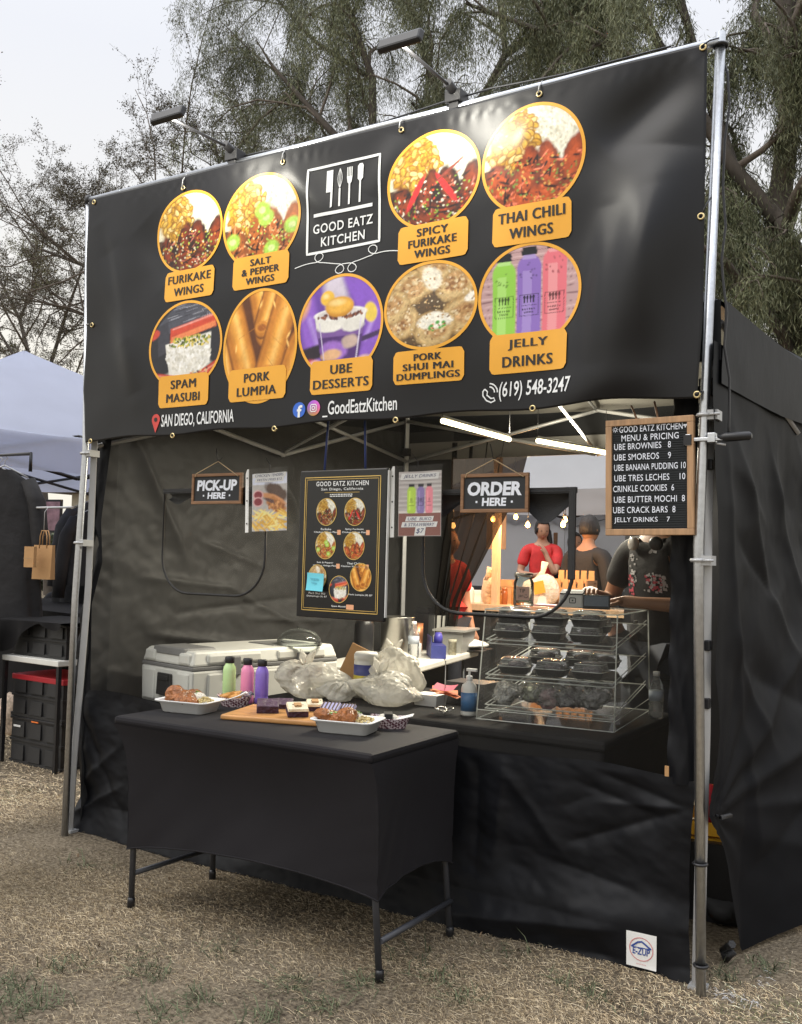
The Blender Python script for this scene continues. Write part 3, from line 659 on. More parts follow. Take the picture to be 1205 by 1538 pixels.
# a house and a far hedge glimpsed between the stalls
t = thing('house', 'pale far off house seen low between the left pole and the paper bags', 'house', (-13, 14, 0))
b = B(); bx(b,-4,4,0,5,0,2.9); obj('wall', b, M('cream stucco',(.50,.46,.38),.9,bump=.2), t)
b = B(); vs=[(-4.5,-.5,2.9),(4.5,-.5,2.9),(4.5,5.5,2.9),(-4.5,5.5,2.9),(-3,2.5,4.4),(3,2.5,4.4)]; q=[b.verts.new(p) for p in vs]
for f in ((0,1,5,4),(1,2,5),(2,3,4,5),(3,0,4),(3,2,1,0)): b.faces.new([q[i] for i in f])
obj('roof', b, M('brown shingle',(.13,.10,.08),.9,bump=.5), t)
for x in (-2.4,.2,2.6):
    b = B(); bx(b,x-.55,x+.55,-.03,.02,1,2.2); f = obj('window', b, m_alu, t); b = B(); bx(b,x-.48,x+.48,-.04,-.031,1.07,2.13); obj('pane', b, M('dark pane',(.05,.06,.07),.1), f)
def hedge():
    rg = np.random.default_rng(8); n = 26000
    x = rg.uniform(-32,16,n); z = rg.random(n)**.8*(1.9+1.3*fbm(x*.5,x*0,4)); y = 19+rg.normal(0,.6,n)-.05*(x+5)
    b0 = np.stack([x,y,np.maximum(z,0)],-1); d = rg.normal(0,1,(n,3)); d/=np.linalg.norm(d,axis=1)[:,None]; s = np.cross(d, rg.normal(0,1,(n,3))); s/=np.linalg.norm(s,axis=1)[:,None]
    P = np.stack([b0,b0+d*.12+s*.07,b0+d*.25,b0+d*.12-s*.07],1)
    c = np.array([(.05,.065,.03),(.08,.09,.045),(.04,.05,.028)])[rg.integers(0,3,n)]*rg.uniform(.6,1.4,(n,1))
    o = npmesh('far_shrubs', P.reshape(-1,3), np.arange(n*4).reshape(-1,4), m_leaf, None, False, np.repeat(c,4,0)); o['kind']='stuff'; tag(o,'far off belt of dark green shrubs','shrubs')
hedge()

# ================================================================== THE BOOTH: canopy tent
WY = .12          # plane of the front wall
tent = thing('canopy_tent', 'black food booth canopy with a see-through front wall under the big banner', 'canopy tent', (0,0,0))
ZF, ZB, ZP = 2.27, 2.50, 3.38
def roof_slope(P, Q, T, name='roof'):
    P, Q, T = map(np.array, (P,Q,T))
    def fn(U,V):
        E = P[None,None]+(Q-P)[None,None]*U[...,None]; S = E+(T[None,None]-E)*(V[...,None]*.995)
        sag = -.05*np.sin(np.pi*U)*(1-V)-.03*np.sin(np.pi*V)*np.sin(np.pi*U)
        return S[...,0], S[...,1], S[...,2]+sag+.012*fbm(U*6,V*6,4)
    cloth(name, fn, 26, 20, m_fabroof, tent)
    def fl(U,V):
        x, y, z = fn(U,V); return x, y, z-.018
    cloth('roof_lining', fl, 26, 20, m_lining, tent)
cx4 = [(-.02,.04,ZF),(3.075,.04,ZF),(3.10,3.1,ZB),(-.02,3.1,ZB)]; TP = (1.54,1.55,ZP)
for i in range(4): roof_slope(cx4[i], cx4[(i+1)%4], TP)
def valance(P, Q, h):
    def fn(U,V):
        x = P[0]+(Q[0]-P[0])*U; y = P[1]+(Q[1]-P[1])*U; z = P[2]+(Q[2]-P[2])*U-.05*np.sin(np.pi*U)
        nx, ny = Q[1]-P[1], -(Q[0]-P[0]); L = math.hypot(nx,ny); k = .012*(1-V)+.02*V*fbm(U*9,V*2,9)
        return x+nx/L*k, y+ny/L*k, z-h*V
    cloth('valance', fn, 40, 8, m_fabroof, tent)
valance(cx4[0], cx4[1], .20); valance(cx4[1], cx4[2], .28); valance(cx4[2], cx4[3], .24); valance(cx4[3], cx4[0], .24)
# right side wall: loose front edge, pinched where a strap ties it to the leg
ed = [(1072,600),(1076,720),(1082,870),(1075,1010),(1083,1100),(1069,1225),(1090,1275),(1101,1350),(1114,1432)]
ez = np.array([at(u,v,0,3.07) for u,v in ed]); ez = ez[np.argsort(ez[:,2])]
def creases(x, z, L):
    s = np.zeros_like(x)
    for (x0,z0,x1,z1,w_,a_) in L:
        t = np.clip(((x-x0)*(x1-x0)+(z-z0)*(z1-z0))/((x1-x0)**2+(z1-z0)**2), 0, 1)
        d = np.hypot(x-x0-t*(x1-x0), z-z0-t*(z1-z0)); s = s+a_*np.exp(-(d/w_)**1.3)*np.clip(4*t*(1-t)+.25,0,1)
    return s
SWC = [(.15,1.95,1.3,.9,.07,.05),(.12,1.9,.55,.3,.05,.035),(.1,.56,2.2,.80,.04,.045),(.1,.56,1.7,.38,.04,.04),(.1,.56,1.5,1.15,.05,.035),(.3,1.5,1.0,1.25,.04,-.03),(.5,1.0,1.4,.75,.06,-.035),(.25,1.2,.7,.7,.045,.035),(.9,1.95,1.6,1.1,.08,.05),(1.7,2.0,2.2,1.0,.1,.05),(.2,1.75,.9,1.55,.04,.025),(.5,.4,1.5,.15,.06,.04),(.4,.25,1.2,.55,.05,-.03)]
def sw(U,V):
    z0 = .015+.02*np.sin(U*7); z = z0+(2.12+.18*U-z0)*V
    y0 = np.interp(z, ez[:,2], ez[:,1]); y = y0+(3.1-y0)*U
    pin = np.exp(-((z-.56)/.10)**2)*np.exp(-U/.16); rad = np.hypot(y-.07, (z-.56)); an = np.arctan2(z-.56, y-.07)
    x = 3.075+.05*np.sin(U*5+V*2)*U-.03*pin+.012*np.sin(an*17)*np.exp(-rad/.5)*np.minimum(1,rad/.05)+.05*fbm(y*.9+.5*z, z*1.1, 3)+.030*fbm(y*1.6+1.3*z,z*2.4-y,6)+.012*fbm(y*3+2*z,z*5-y*2,16)
    x = x+.018*np.sin(y*3.5+1.5*np.sin(z*1.3)+3*fbm(y*.8,z*.7,44))*np.clip(V-.15,0,1)-.075*np.abs(fbm(y*1.1-z*1.5,z*1.9+y*1.2,45,2))+.05*np.abs(fbm(y*.8+z*2.1,z*1.3-y*1.5,47,2))
    fl_ = np.maximum(0,y-.42)*.42*np.clip(1-z/1.5,0,1)**1.3; x = x+.55*creases(y, z, SWC); x = 3.07+(x-3.085)*(.25+.75*(1-np.exp(-U/.12)))*np.clip((1-V)*5,.08,1)+fl_
    return x, y, z
cloth('side_wall', sw, 200, 140, m_fabside, tent)
def lw(U,V):
    y = .1+2.98*U; z = .02+2.13*V+.2*U*V
    x = -.02+.05*fbm(y*1.2,z*1.5,8)+.030*fbm(y*4+z*2,z*5,18)+.030*np.abs(fbm(y*5-z*4,z*6+y*3,28))-.03*np.abs(fbm(y*2+z*3,z*2-y*2,29))
    x = x+creases(y, z, [(.5,.95,1.6,.80,.025,.03),(.7,1.05,1.9,1.12,.02,-.022),(.45,1.25,1.2,1.18,.02,.022),(.9,1.45,1.5,1.30,.02,.022),(1.1,1.2,1.9,.9,.02,.022),(.3,2.05,.8,1.3,.04,.03),(1.6,1.9,2.0,1.2,.04,.03),(.6,.9,1.0,.78,.015,-.02),(1.3,1.0,2.2,.95,.018,.02),(2.1,2.0,2.7,1.4,.05,.04)])
    return x, y, z
cloth('side_wall', lw, 220, 170, m_fabin, tent)
# rear wall left part and a strip along its top
def rw(U,V):
    x = -.02+.42*U; z = .02+2.33*V; return x, 3.08+.03*fbm(x*4,z*2,12), z
cloth('rear_wall', rw, 24, 50, m_fabin, tent)
b = B(); bx(b, .0,3.06,3.04,3.055,2.13,2.26); obj('rear_strip', b, M('grey fabric strip',(.16,.155,.145),.7,var=.08,bump=.1), tent)
def rw2(U,V):
    x = 1.72+1.36*U; z = .02+2.33*V; return x, 3.08+.03*fbm(x*4,z*2,13), z
cloth('rear_wall', rw2, 40, 50, m_fab, tent)  # black where the left part is grey: the gap's shade put into the colour
# legs and trusses
LEGS = [[at(105,1254,1,.055), at(111,1150,1,.055), at(133,880,1,.055), at(142,670,1,.055), (.02,.055,2.25)], [at(1048,1488,1,.055), at(1058,1100,1,.055), at(1061,800,1,.055), at(1064,640,1,.055), (3.03,.055,2.25)],
        [(3.07,3.02,.0),(3.07,3.02,2.46)], [(.03,3.02,.0),(.03,3.02,2.46)]]
for P in LEGS:
    b = B(); tube(b, P, .0215, 4); l_ = obj('leg', b, m_alu, tent, bevel=.003); x, y, z = P[0]; zt = P[-1][2]; x2 = P[-1][0]
    b = B(); bx(b,x-.028,x+.028,y-.02,y+.035,.0,.012); obj('foot_plate', b, m_alu, l_)
    b = B(); bx(b,x2-.026,x2+.026,y-.026,y+.026,zt-.30,zt-.24); obj('slider', b, m_plas_b, l_, bevel=.003)
def bar(P, Q, wd=.013):
    b = B(); P, Q = Vector(P), Vector(Q); tube(b, [P,Q], wd, 4); obj('truss_bar', b, m_alu, tent)
def scissor(P, Q, zt, dz=.30):
    P, Q = np.array(P), np.array(Q)
    for k in range(2):
        a, c = P+(Q-P)*k/2, P+(Q-P)*(k+1)/2
        n = np.array([Q[1]-P[1], P[0]-Q[0]]); n = n/np.linalg.norm(n)*.012
        za, zc = zt(a), zt(c)
        bar((*(a+n),za),(*(c+n),zc-dz)); bar((*(a-n),za-dz),(*(c-n),zc))
zt_ = lambda p: 2.2+.22*p[1]/3.
scissor((.03,.08),(.03,3.0),zt_); scissor((.05,3.0),(3.03,3.0),zt_); scissor((3.05,.08),(3.05,3.0),zt_)
for P in ((.03,1.54),(3.05,1.54),(1.54,3.0)):
    bar((*P, zt_(P)), (1.54,1.54,2.78)); bar((*P, zt_(P)-.28), (1.54,1.54,2.62))
b = B(); tube(b, [(1.54,1.54,2.55),(1.54,1.54,3.33)], .025, 8); obj('centre_pole', b, m_alu, tent)

# front wall: dark skirt below, dark strips at the sides, see-through screen between
W2 = (1.90,2.535,1.175,1.645); W1 = (.462,1.09,1.195,1.672)
def rr_path(q, r=.17, n=9):
    x0,x1,z0,z1 = q; P = [(x0,z1),(x1,z1)]
    for k in range(n): a = -math.pi/2*k/(n-1); P.append((x1-r+r*math.cos(a), z0+r+r*math.sin(a)))
    for k in range(n): a = -math.pi/2-math.pi/2*k/(n-1); P.append((x0+r+r*math.cos(a), z0+r+r*math.sin(a)))
    return P
b = B(); ev = []
for loop in ([(.11,.68),(2.90,.66),(2.90,2.0),(.13,2.12)], rr_path(W2)):
    vs = [b.verts.new((x, WY, z)) for x, z in loop]
    ev += [b.edges.new((vs[i], vs[(i+1)%len(vs)])) for i in range(len(vs))]
bmesh.ops.triangle_fill(b, edges=ev, use_beauty=True)
obj('window_screen', b, m_screen, tent)
PX_ = at(964,1427,1,WY-.045)
SKC = [(*(at(a,b_,1,WY)[[0,2]]), *(at(c,d_,1,WY)[[0,2]]), w_, k_) for a,b_,c,d_,w_,k_ in ((1040,1215,880,1150,.022,.022),(1040,1215,850,1265,.022,.022),(1040,1215,900,1205,.018,-.016),(740,1130,860,1300,.03,-.022),(720,1120,715,1320,.03,.025),(760,1125,745,1290,.022,-.018),(860,1170,1000,1230,.022,.018),(800,1280,960,1340,.03,.022),(690,1365,1000,1400,.05,-.05),(720,1400,980,1440,.04,.03),(120,1060,190,1230,.03,.03),(110,1225,190,1180,.025,-.03),(125,1180,185,1120,.025,-.025),(1040,1450,900,1430,.025,.02),(820,1140,990,1170,.02,-.012))]
def skirt(U,V):
    zt = .695-.02*U; x = -.05+3.04*U; z = -.01+.012*np.sin(U*23)+(zt)*V
    pull = np.exp(-((x+.05)/.28)**2)
    roll = .07*np.exp(-((z-.16)/.07)**2)*np.clip((x-1.6)/.9,0,1)
    y = WY-.005+.045*fbm(x*1.6,z*2.2,41)*(1-V**4)+.022*fbm(x*4+z*4,z*5-x,42)-.030*np.abs(fbm(x*4-z*3,z*5+x*3,46))+.010*fbm(x*11,z*9+x*5,43)-.45*roll
    y = y-.05*np.clip((.14-z)/.14,0,1) + .03*pull*np.sin(z*9+x*12)*(1-V)
    y = y+.6*creases(x, z, SKC)*np.clip((1-V)*8,0,1)
    y = y+(WY-.045-y)*.93*np.exp(-(np.hypot(x-PX_[0], z-PX_[2])/.13)**4)
    y = np.where(x < .6, np.maximum(y, .03), y)+.035*np.sin(x*19)*np.exp(-((x-2.25)/.25)**2)*np.clip(V-.05,0,1)*(1-V)
    x = x-.035*np.sin(V*np.pi)*np.exp(-((U-1)/.05)**2)*.6-.03*pull*(1-V)
    return x, y, z
cloth('front_skirt', skirt, 300, 110, m_fab, tent)
def strip(name, pl, pr, zlo, zhi, s):
    """a narrow wavy strip of black fabric; pl, pr: pixel outlines"""
    L = np.array([at(u,v,1,WY) for u,v in pl]); Q = np.array([at(u,v,1,WY) for u,v in pr])
    L = L[np.argsort(L[:,2])]; Q = Q[np.argsort(Q[:,2])]
    def fn(U,V):
        z = zlo+(zhi-zlo)*V; xl = np.interp(z,L[:,2],L[:,0]); xr = np.interp(z,Q[:,2],Q[:,0])
        return xl+(xr-xl)*U, WY-.004-.02*np.sin(U*np.pi)*(.5+fbm(z*6,U*2,s))-.03*fbm(z*7+U,U*2,s+1)*U*(1-U)*4+.01*np.sin(z*40+4*U)*np.exp(-U/.2), z
    cloth(name, fn, 16, 90, m_fab, tent)
strip('edge_strip', [(147,650),(145,668),(133,765),(150,818),(146,845),(126,898),(115,987),(113,1097)], [(170,640),(168,668),(153,783),(155,845),(139,907),(137,1027),(137,1100)], .6, 2.02, 51)
strip('edge_strip', [(1012,600),(1008,800),(1006,1000),(1003,1165)], [(1050,590),(1046,800),(1045,1000),(1042,1190)], .64, 2.0, 61)
b = B(); pth = rr_path(W1); tube(b, [(x,WY-.006,z) for x,z in pth], .006, 5, closed=True); obj('zipper', b, m_zip, tent)
b = B(); pth = rr_path(W2); tube(b, [(x,WY-.006,z) for x,z in pth], .0075, 5, closed=True); obj('zipper', b, m_zip, tent)
b = B(); bx(b,2.515,2.545,WY-.012,WY-.003,1.32,1.66); obj('zipper_flap', b, m_zip, tent, bevel=.004)
for (q, a, h) in ((W2, .40, 1), (W1, .02, .6)):      # the drooping ends of the rolled-up flap
    x0, x1, z0, z1 = q
    def fn(U,V):
        x = x0+.01+(x1-x0-.02)*U; d = .03+.085*np.exp(-((U-.82)/.13)**2)+.06*np.exp(-((U-.10)/.10)**2)
        return x, WY+.012+.02*np.sin(V*3.1)+.008*fbm(U*12,V*3,70), z1-.004-d*V*h
    cloth('window_flap', fn, 50, 8, m_zip, tent)
for q in (W1, W2):
    b = B(); bx(b,q[0]-.008,q[1]+.012,WY-.009,WY-.003,q[3]-.008,q[3]+.014); obj('zipper_cover', b, m_zip, tent)
b = B(); tube(b, [(2.996,WY-.02,z) for z in np.linspace(.0,1.9,40)], .006, 5); obj('zipper', b, m_zip, tent)
b = B(); tube(b, [(3.07,.06,.565),(3.09,.03,.57),(3.105,.10,.565)], .008, 5); obj('tie_strap', b, m_zip, tent)
b = B(); bx(b,2.888,2.902,WY-.03,WY-.026,.665,.70); obj('corner_tab', b, m_kraft, tent)
# strap end lying below the side wall
b = B(); p0 = at(1100,1418,2,.08); tube(b, [p0, at(1086,1428,2,.03), at(1090,1440,2,.02), at(1102,1428,2,.05)], .014, 6); obj('tie_strap', b, m_zip, tent)

# maker's patch on the skirt
pc = PX_-[0,0,.02]; patch_y = lambda: 0
_u, _v = np.meshgrid(np.linspace(.8,1,120), np.linspace(0,.6,120), indexing='ij'); _sx, _sy, _sz = [a.ravel() for a in skirt(_u, _v)]
def patch_map(x, z):
    x = np.asarray(x,float); z = np.asarray(z,float)
    y = np.array([np.sort(_sy[np.hypot(_sx-pc[0]-a, _sz-pc[2]-.02-b_) < .022])[:6].mean() for a, b_ in zip(x.ravel(), z.ravel())]).reshape(x.shape)
    return np.stack([x, y-.005-(WY-.085), z], -1)
hw = .052
lb = obj('label', (lambda P: (patch_map(P[:,0],P[:,1])+[0,.0,0], [(i*9+j,i*9+9+j,i*9+10+j,i*9+j+1) for i in range(8) for j in range(8)]))(np.array([(x,z) for x in np.linspace(-hw,hw,9) for z in np.linspace(-.058,.058,9)])), m_paper, tent)
lb.location = (pc[0], WY-.085, pc[2]+.02); lb.rotation_euler = (0,0,0)
pm = lambda x, z: patch_map(x,z)-[0,.0015,0]
m_navy = M('navy print',(.03,.07,.30),.6); m_redp = M('faint red print',(.62,.22,.22),.6)
lettering('E-ZUP', 0,-.003,.060,.024, pm, m_navy, lb, .02, .1)
stroke('roof_mark', [(-.034,.008),(-.012,.026),(.002,.030),(.034,.010)], .006, pm, m_navy, lb); stroke('roof_mark', [(-.034,.008),(.034,.010)], .003, pm, m_navy, lb)
th = np.linspace(0,6.28,50); stroke('ring_mark', [(.040*math.cos(a),.004+.038*math.sin(a)) for a in th[:-1]], .0028, pm, m_redp, lb, True)
lettering('INSTANT SHELTER', 0,-.046,.034,.004, pm, m_redp, lb, 0)

# ================================================================== banner frame of galvanised poles
frame = thing('banner_frame', 'galvanised steel pole frame that holds up the large banner', 'pole frame', (0,0,0))
PL = [at(97,1262,1,0), at(113,900,1,0), at(129,675,1,0), at(134,298,1,0)]; PR = [at(1053,1500,1,0), at(1049,820,1,0), at(1059,610,1,0), at(1083,49,1,0)]
b = B(); tube(b, PL, .0165, 14); pl_ = obj('pole', b, m_galv, frame)
b = B(); tube(b, PR, .0165, 14); pr_ = obj('pole', b, m_galv, frame)
def lerp_px(pp, z):
    z_ = np.array([p[2] for p in pp]); return np.array([np.interp(z, z_, [p[k] for p in pp]) for k in range(3)])
b = B(); tube(b, [PL[-1]+[0,.0,-.012], PR[-1]+[0,0,-.03]], .0165, 14); obj('crossbar', b, m_galv, frame)
for pp, zs in ((PR,(1.88,1.40,.42,.10)),(PL,(1.86,1.42))):
    for i, z in enumerate(zs):
        q = lerp_px(pp, z); b = B()
        tube(b, [(q[0]+.021*math.cos(a), q[1]+.021*math.sin(a), q[2]) for a in np.linspace(0,6.28,14)[:-1]], .005 if i > 1 else .007, 6, closed=True)
        if i < 2:
            bx(b, q[0]+.01, q[0]+.045, q[1]-.012, q[1]+.05, q[2]-.016, q[2]+.016); tube(b, [(q[0]+.02,q[1]-.02,q[2]),(q[0]+.055,q[1]-.02,q[2])], .005, 6)
        obj('pipe_clamp' if i < 2 else 'cable_tie', b, m_alu if i < 2 else m_plas_b, frame)
for z in (1.72,1.12,.93):
    q = np.array([np.interp(z,[p[2] for p in LEGS[1]],[p[k] for p in LEGS[1]]) for k in range(3)]); b = B(); bx(b, q[0]-.020,q[0]+.020,.035,.075,z-.018,z+.018); obj('velcro_strap', b, m_plas_b, frame, bevel=.004)
b = B(); q = PL[-1]; lathe(b, [(.021,-.03),(.022,.0),(.015,.012)], 12, q); obj('end_cap', b, m_plas_b, frame)
b = B(); q = PR[-1]; tube(b, [(q[0]+.021*math.cos(a)-.0, q[1]+.021*math.sin(a), q[2]-.045) for a in np.linspace(0,6.28,14)[:-1]], .006, 6, closed=True); obj('cable_tie', b, m_plas_b, frame)

# ================================================================== the banner
BY = -.035
EL = np.array([at(u,v,1,BY) for u,v in ((137,300),(131,400),(127,500),(121,585),(126,664))]); ER = np.array([at(u,v,1,BY) for u,v in ((1062,64),(1061,200),(1059,330),(1055,480),(1047,598))])
def seg_d(x, z, a, b):
    t = np.clip(((x-a[0])*(b[0]-a[0])+(z-a[2])*(b[2]-a[2]))/((b[0]-a[0])**2+(b[2]-a[2])**2), 0, 1)
    return np.hypot(x-a[0]-t*(b[0]-a[0]), z-a[2]-t*(b[2]-a[2])), t
RIDGES = [((1046,90),(900,230),.085,-.030,0),((1010,200),(900,640),.13,.085,0),((985,270),(975,560),.05,.014,0),((915,300),(890,560),.045,.012,0),((165,370),(205,600),.07,.022,0),((260,420),(215,330),.10,-.012,0),((1040,560),(800,610),.09,.016,0),((700,420),(560,600),.14,.012,0),((424,245),(500,330),.05,.010,0),((424,245),(392,320),.035,.008,0),((809,145),(770,260),.07,.010,0),((600,198),(560,300),.06,.008,0),((150,330),(190,520),.05,-.012,0)]
RID = [(at(*p,1,BY), at(*q,1,BY), w_, a_) for p,q,w_,a_,_ in RIDGES]
TOPZ = lambda x: np.interp(x, [EL[0][0], ER[0][0]], [EL[0][2], ER[0][2]]); 
def ban_y(x, z):
    x = np.asarray(x, float); z = np.asarray(z, float); y = np.full_like(x, BY)
    for a, b_, w_, amp in RID:
        d, t = seg_d(x, z, a, b_); y = y-amp*np.exp(-(d/w_)**2)*np.sin(np.pi*np.clip(t,.04,.96))
    y = y-.026*fbm(x*1.1+3,z*1.3,21,3)*2
    e = TOPZ(x)-z; y = y+.0016*np.sin(x*95+3*np.sin(x*9))*np.exp(-np.abs(e-.045)/.018)*np.clip(fbm(x*3,x*0+2,22)*4+.4,0,1)
    return y
def ban(off=0.): return lambda x, z: np.stack([np.asarray(x,float), ban_y(x,z)-off, np.asarray(z,float)], -1)
banner = thing('food_banner', 'wide black vinyl food banner with round dish pictures and yellow captions', 'banner', (0,0,0))
def bsheet(U,V):
    zl = EL[-1][2]+(EL[0][2]-EL[-1][2])*V; zr = ER[-1][2]+(ER[0][2]-ER[-1][2])*V
    xl = np.interp(zl, EL[::-1,2], EL[::-1,0]); xr = np.interp(zr, ER[::-1,2], ER[::-1,0])
    x = xl+(xr-xl)*U; z = zl+(zr-zl)*U+.012*np.sin(U*np.pi*5)**2*(1-V)**6
    return x, ban_y(x, z), z
cloth('vinyl_sheet', bsheet, 300, 150, m_vinyl, banner, solid=.0008)
def bp(u, v): p = at(u, v, 1, BY-.01); return p[0], p[2]
circ = [('furi',234,332,283,347,288),('salt',336,448,392,331,262),('spicy',582.7,719,651,268,196.5),('thai',725,876,801,236,156),('spam',224.5,331,278,518,453),('lumpia',336,445,390.5,519,435),('ube',450,573.7,512,489,413),('shumai',579,714.6,647,458,393),('jelly',720,870,795,441,365)]
for i, (k, ul, ur, uc, vc, vt) in enumerate(circ):
    rx = (bp(ur, vc)[0]-bp(ul, vc)[0])/2; cx_ = (bp(ur, vc)[0]+bp(ul, vc)[0])/2; cz_ = bp(uc, vc)[1]; rz = bp(uc, vt)[1]-cz_
    pic = {'spam':pic_spam,'lumpia':pic_lumpia,'ube':pic_ube,'shumai':pic_shumai,'jelly':pic_jelly}[k]() if k in ('spam','lumpia','ube','shumai','jelly') else pic_wings(k, 60+i)
    d = disc('food_picture', pic, cx_, cz_, rx, rz, ban(.0015), m_print, banner)
    ring('rim', cx_, cz_, rx, rz, .006, ban(.0025), m_yellow, d)
caps = [(246,320,403,448,['FURIKAKE','WINGS'],(.86,.60)),(349,433,381,430,['SALT','& PEPPER','WINGS'],(.36,.66,.5)),(237,312,562,610,['SPAM','MASUBI'],(.5,.66)),(343,430,552,601,['PORK','LUMPIA'],(.44,.68)),(467,560.5,539,590,['UBE','DESSERTS'],(.34,.88)),(597.6,702.6,333,390,['SPICY','FURIKAKE','WINGS'],(.44,.68,.5)),(593,697,525,575,['PORK','SHUI MAI','DUMPLINGS'],(.38,.70,.88)),(740,857,304,363,['THAI CHILI','WINGS'],(.84,.54)),(735,850.6,498,558,['JELLY','DRINKS'],(.5,.64))]
for ul, ur, vt, vb, lines, wf in caps:
    uc, vc = (ul+ur)/2, (vt+vb)/2
    x0, x1 = bp(ul,vc)[0], bp(ur,vc)[0]; z1, z0 = bp(uc,vt)[1], bp(uc,vb)[1]
    c_ = rrect('caption', x0, x1, z0, z1, .02, ban(.004), m_yellow, banner)
    n = len(lines); H = z1-z0
    for j, (s_, f) in enumerate(zip(lines, wf)):
        lettering(s_, (x0+x1)/2, z1-H*((j+.5)/n*.84+.08), (x1-x0)*f, H*(.27 if n == 2 else .205), ban(.0055), m_ink, c_, 0, 0, 1.1, fat=.0022)
# logo
logo = stroke('logo', [bp(461.5,255),bp(569,230),bp(568.6,361),bp(460,382)], .011, ban(.003), m_white, banner, True)
LB = ban(.003); lc = bp(515,258)[0]; 
stroke('logo_line', [bp(470,324),bp(514,315),bp(558,306)], .014, LB, m_white, logo)
def poly(name, pts, mat, par):
    P = np.array(pts); return obj(name, (LB(P[:,0],P[:,1]), [list(range(len(P)))]), mat, par)
def ut(du, dv, u, v): return bp(u+du, v+dv)
zz = lambda f: bp(515,250)[1]+(bp(515,310)[1]-bp(515,250)[1])*f
xx = [bp(u,283)[0] for u in (494,508.5,523,539)]
hx = .017
poly('knife_mark', [(xx[0]-hx*1.1,zz(0)),(xx[0]+hx*.8,zz(0)),(xx[0]+hx*.8,zz(.5)),(xx[0]+hx*.75,zz(.93)),(xx[0]+hx*.2,zz(.95)),(xx[0]+hx*.2,zz(.55)),(xx[0]-hx*1.1,zz(.55))], m_white, logo)
stroke('whisk_mark', [(xx[1],zz(.95)),(xx[1],zz(.5))], .009, LB, m_white, logo)
for q in (-1,-.35,.35,1): stroke('whisk_mark', [(xx[1]+q*.011*math.sin(t), zz(.5)+ (zz(0)-zz(.5))*t/math.pi) for t in np.linspace(0.05,3.1,12)], .0022, LB, m_white, logo)
for q in (-.011,-.0037,.0037,.011): stroke('turner_mark', [(xx[2]+q,zz(.02)),(xx[2]+q,zz(.3))], .0042, LB, m_white, logo)
poly('turner_mark', [(xx[2]-.0135,zz(.25)),(xx[2]+.0135,zz(.25)),(xx[2]+.010,zz(.40)),(xx[2]+.004,zz(.44)),(xx[2]+.0045,zz(.95)),(xx[2]-.0045,zz(.95)),(xx[2]-.004,zz(.44)),(xx[2]-.010,zz(.40))], m_white, logo)
poly('spatula_mark', [(xx[3]-.014,zz(.05)),(xx[3]-.006,zz(-.01)),(xx[3]+.008,zz(-.01)),(xx[3]+.014,zz(.05)),(xx[3]+.013,zz(.36)),(xx[3]+.004,zz(.42)),(xx[3]+.0045,zz(.95)),(xx[3]-.0045,zz(.95)),(xx[3]-.004,zz(.42)),(xx[3]-.013,zz(.36))], m_white, logo)
for s_, u, v, ul, ur, hh in (('GOOD EATZ',513,336,469,558,.040),('KITCHEN',513,357,477,542,.040)):
    lettering(s_, bp(u,v)[0], bp(u,v)[1], bp(ur,v)[0]-bp(ul,v)[0], hh, LB, m_white, logo, .014, 0, 1.1)
fl = [bp(442,404)]
P0, P1 = np.array(bp(442,403)), np.array(bp(598,378))
pts = []
for t in np.linspace(0,1,160):
    q = P0+(P1-P0)*t; q = q+[0,.012*math.sin(t*9)]
    for c0, s_ in ((.24,1),(.45,-1),(.57,-1),(.76,1)):
        if abs(t-c0) < .035:
            a = (t-c0)/.035*math.pi; q = q+[-.030*math.sin(a), s_*.020*(1+math.cos(a))]
    pts.append(q)
stroke('flourish', pts, .0035, LB, m_white, banner)
def icon(u, v, r, col, name):
    c_ = bp(u,v); th = np.linspace(0,2*math.pi,40,endpoint=False); P = np.array([(c_[0]+r*math.cos(a), c_[1]+r*math.sin(a)) for a in th])
    return c_, obj(name, (LB(P[:,0],P[:,1]), [list(range(40))]), col, banner)
ri = (bp(459.5,616)[0]-bp(441,616)[0])/2; LB2 = ban(.0045)
c_, ic = icon(450.5,616,ri,M('icon blue',(.03,.14,.62),.4),'icon'); lettering('f', c_[0]+.004, c_[1]-.006, ri*.85, ri*1.6, LB2, m_white, ic, .03)
c_ = bp(472,613); p_ = Pic(60,(.72,.08,.30),1); p_.a = np.clip(np.stack([.55+.25*p_.X, .10+.14*np.clip(-p_.Y,0,1)+.05, .42+.35*p_.Y],-1),0,1)
ic = disc('icon', p_, c_[0], c_[1], ri, ri, LB, m_print, banner, 8, 40)
q = ri*.45; stroke('camera_mark', [(c_[0]+q*a,c_[1]+q*b_) for a,b_ in ((-1,-.7),(-.7,-1),(.7,-1),(1,-.7),(1,.7),(.7,1),(-.7,1),(-1,.7))], .004, LB2, m_white, ic, True)
stroke('camera_mark', [(c_[0]+q*.48*math.cos(a),c_[1]+q*.48*math.sin(a)) for a in np.linspace(0,6.28,25)[:-1]], .004, LB2, m_white, ic, True)
for s_, u, v, ul, ur, hh in (('_GoodEatzKitchen',540,611,484,595.5,.066),('SAN DIEGO, CALIFORNIA',294,629.5,239.5,348.5,.066),('(619) 548-3247',802,584,747,857,.072)):
    lettering(s_, bp(u,v)[0], bp(u,v)[1], bp(ur,v)[0]-bp(ul,v)[0], hh, LB, m_white, banner, .012, .12 if s_[0]=='(' else 0)
c_ = bp(232.5,630); m_pin = M('pin red',(.62,.06,.05),.4); rp = .026
P = [(c_[0]+rp*math.cos(a), c_[1]+rp*math.sin(a)) for a in np.linspace(-.5,math.pi+.5,24)]+[(c_[0],c_[1]-.062)]
pn = poly('pin_mark', P, m_pin, banner)
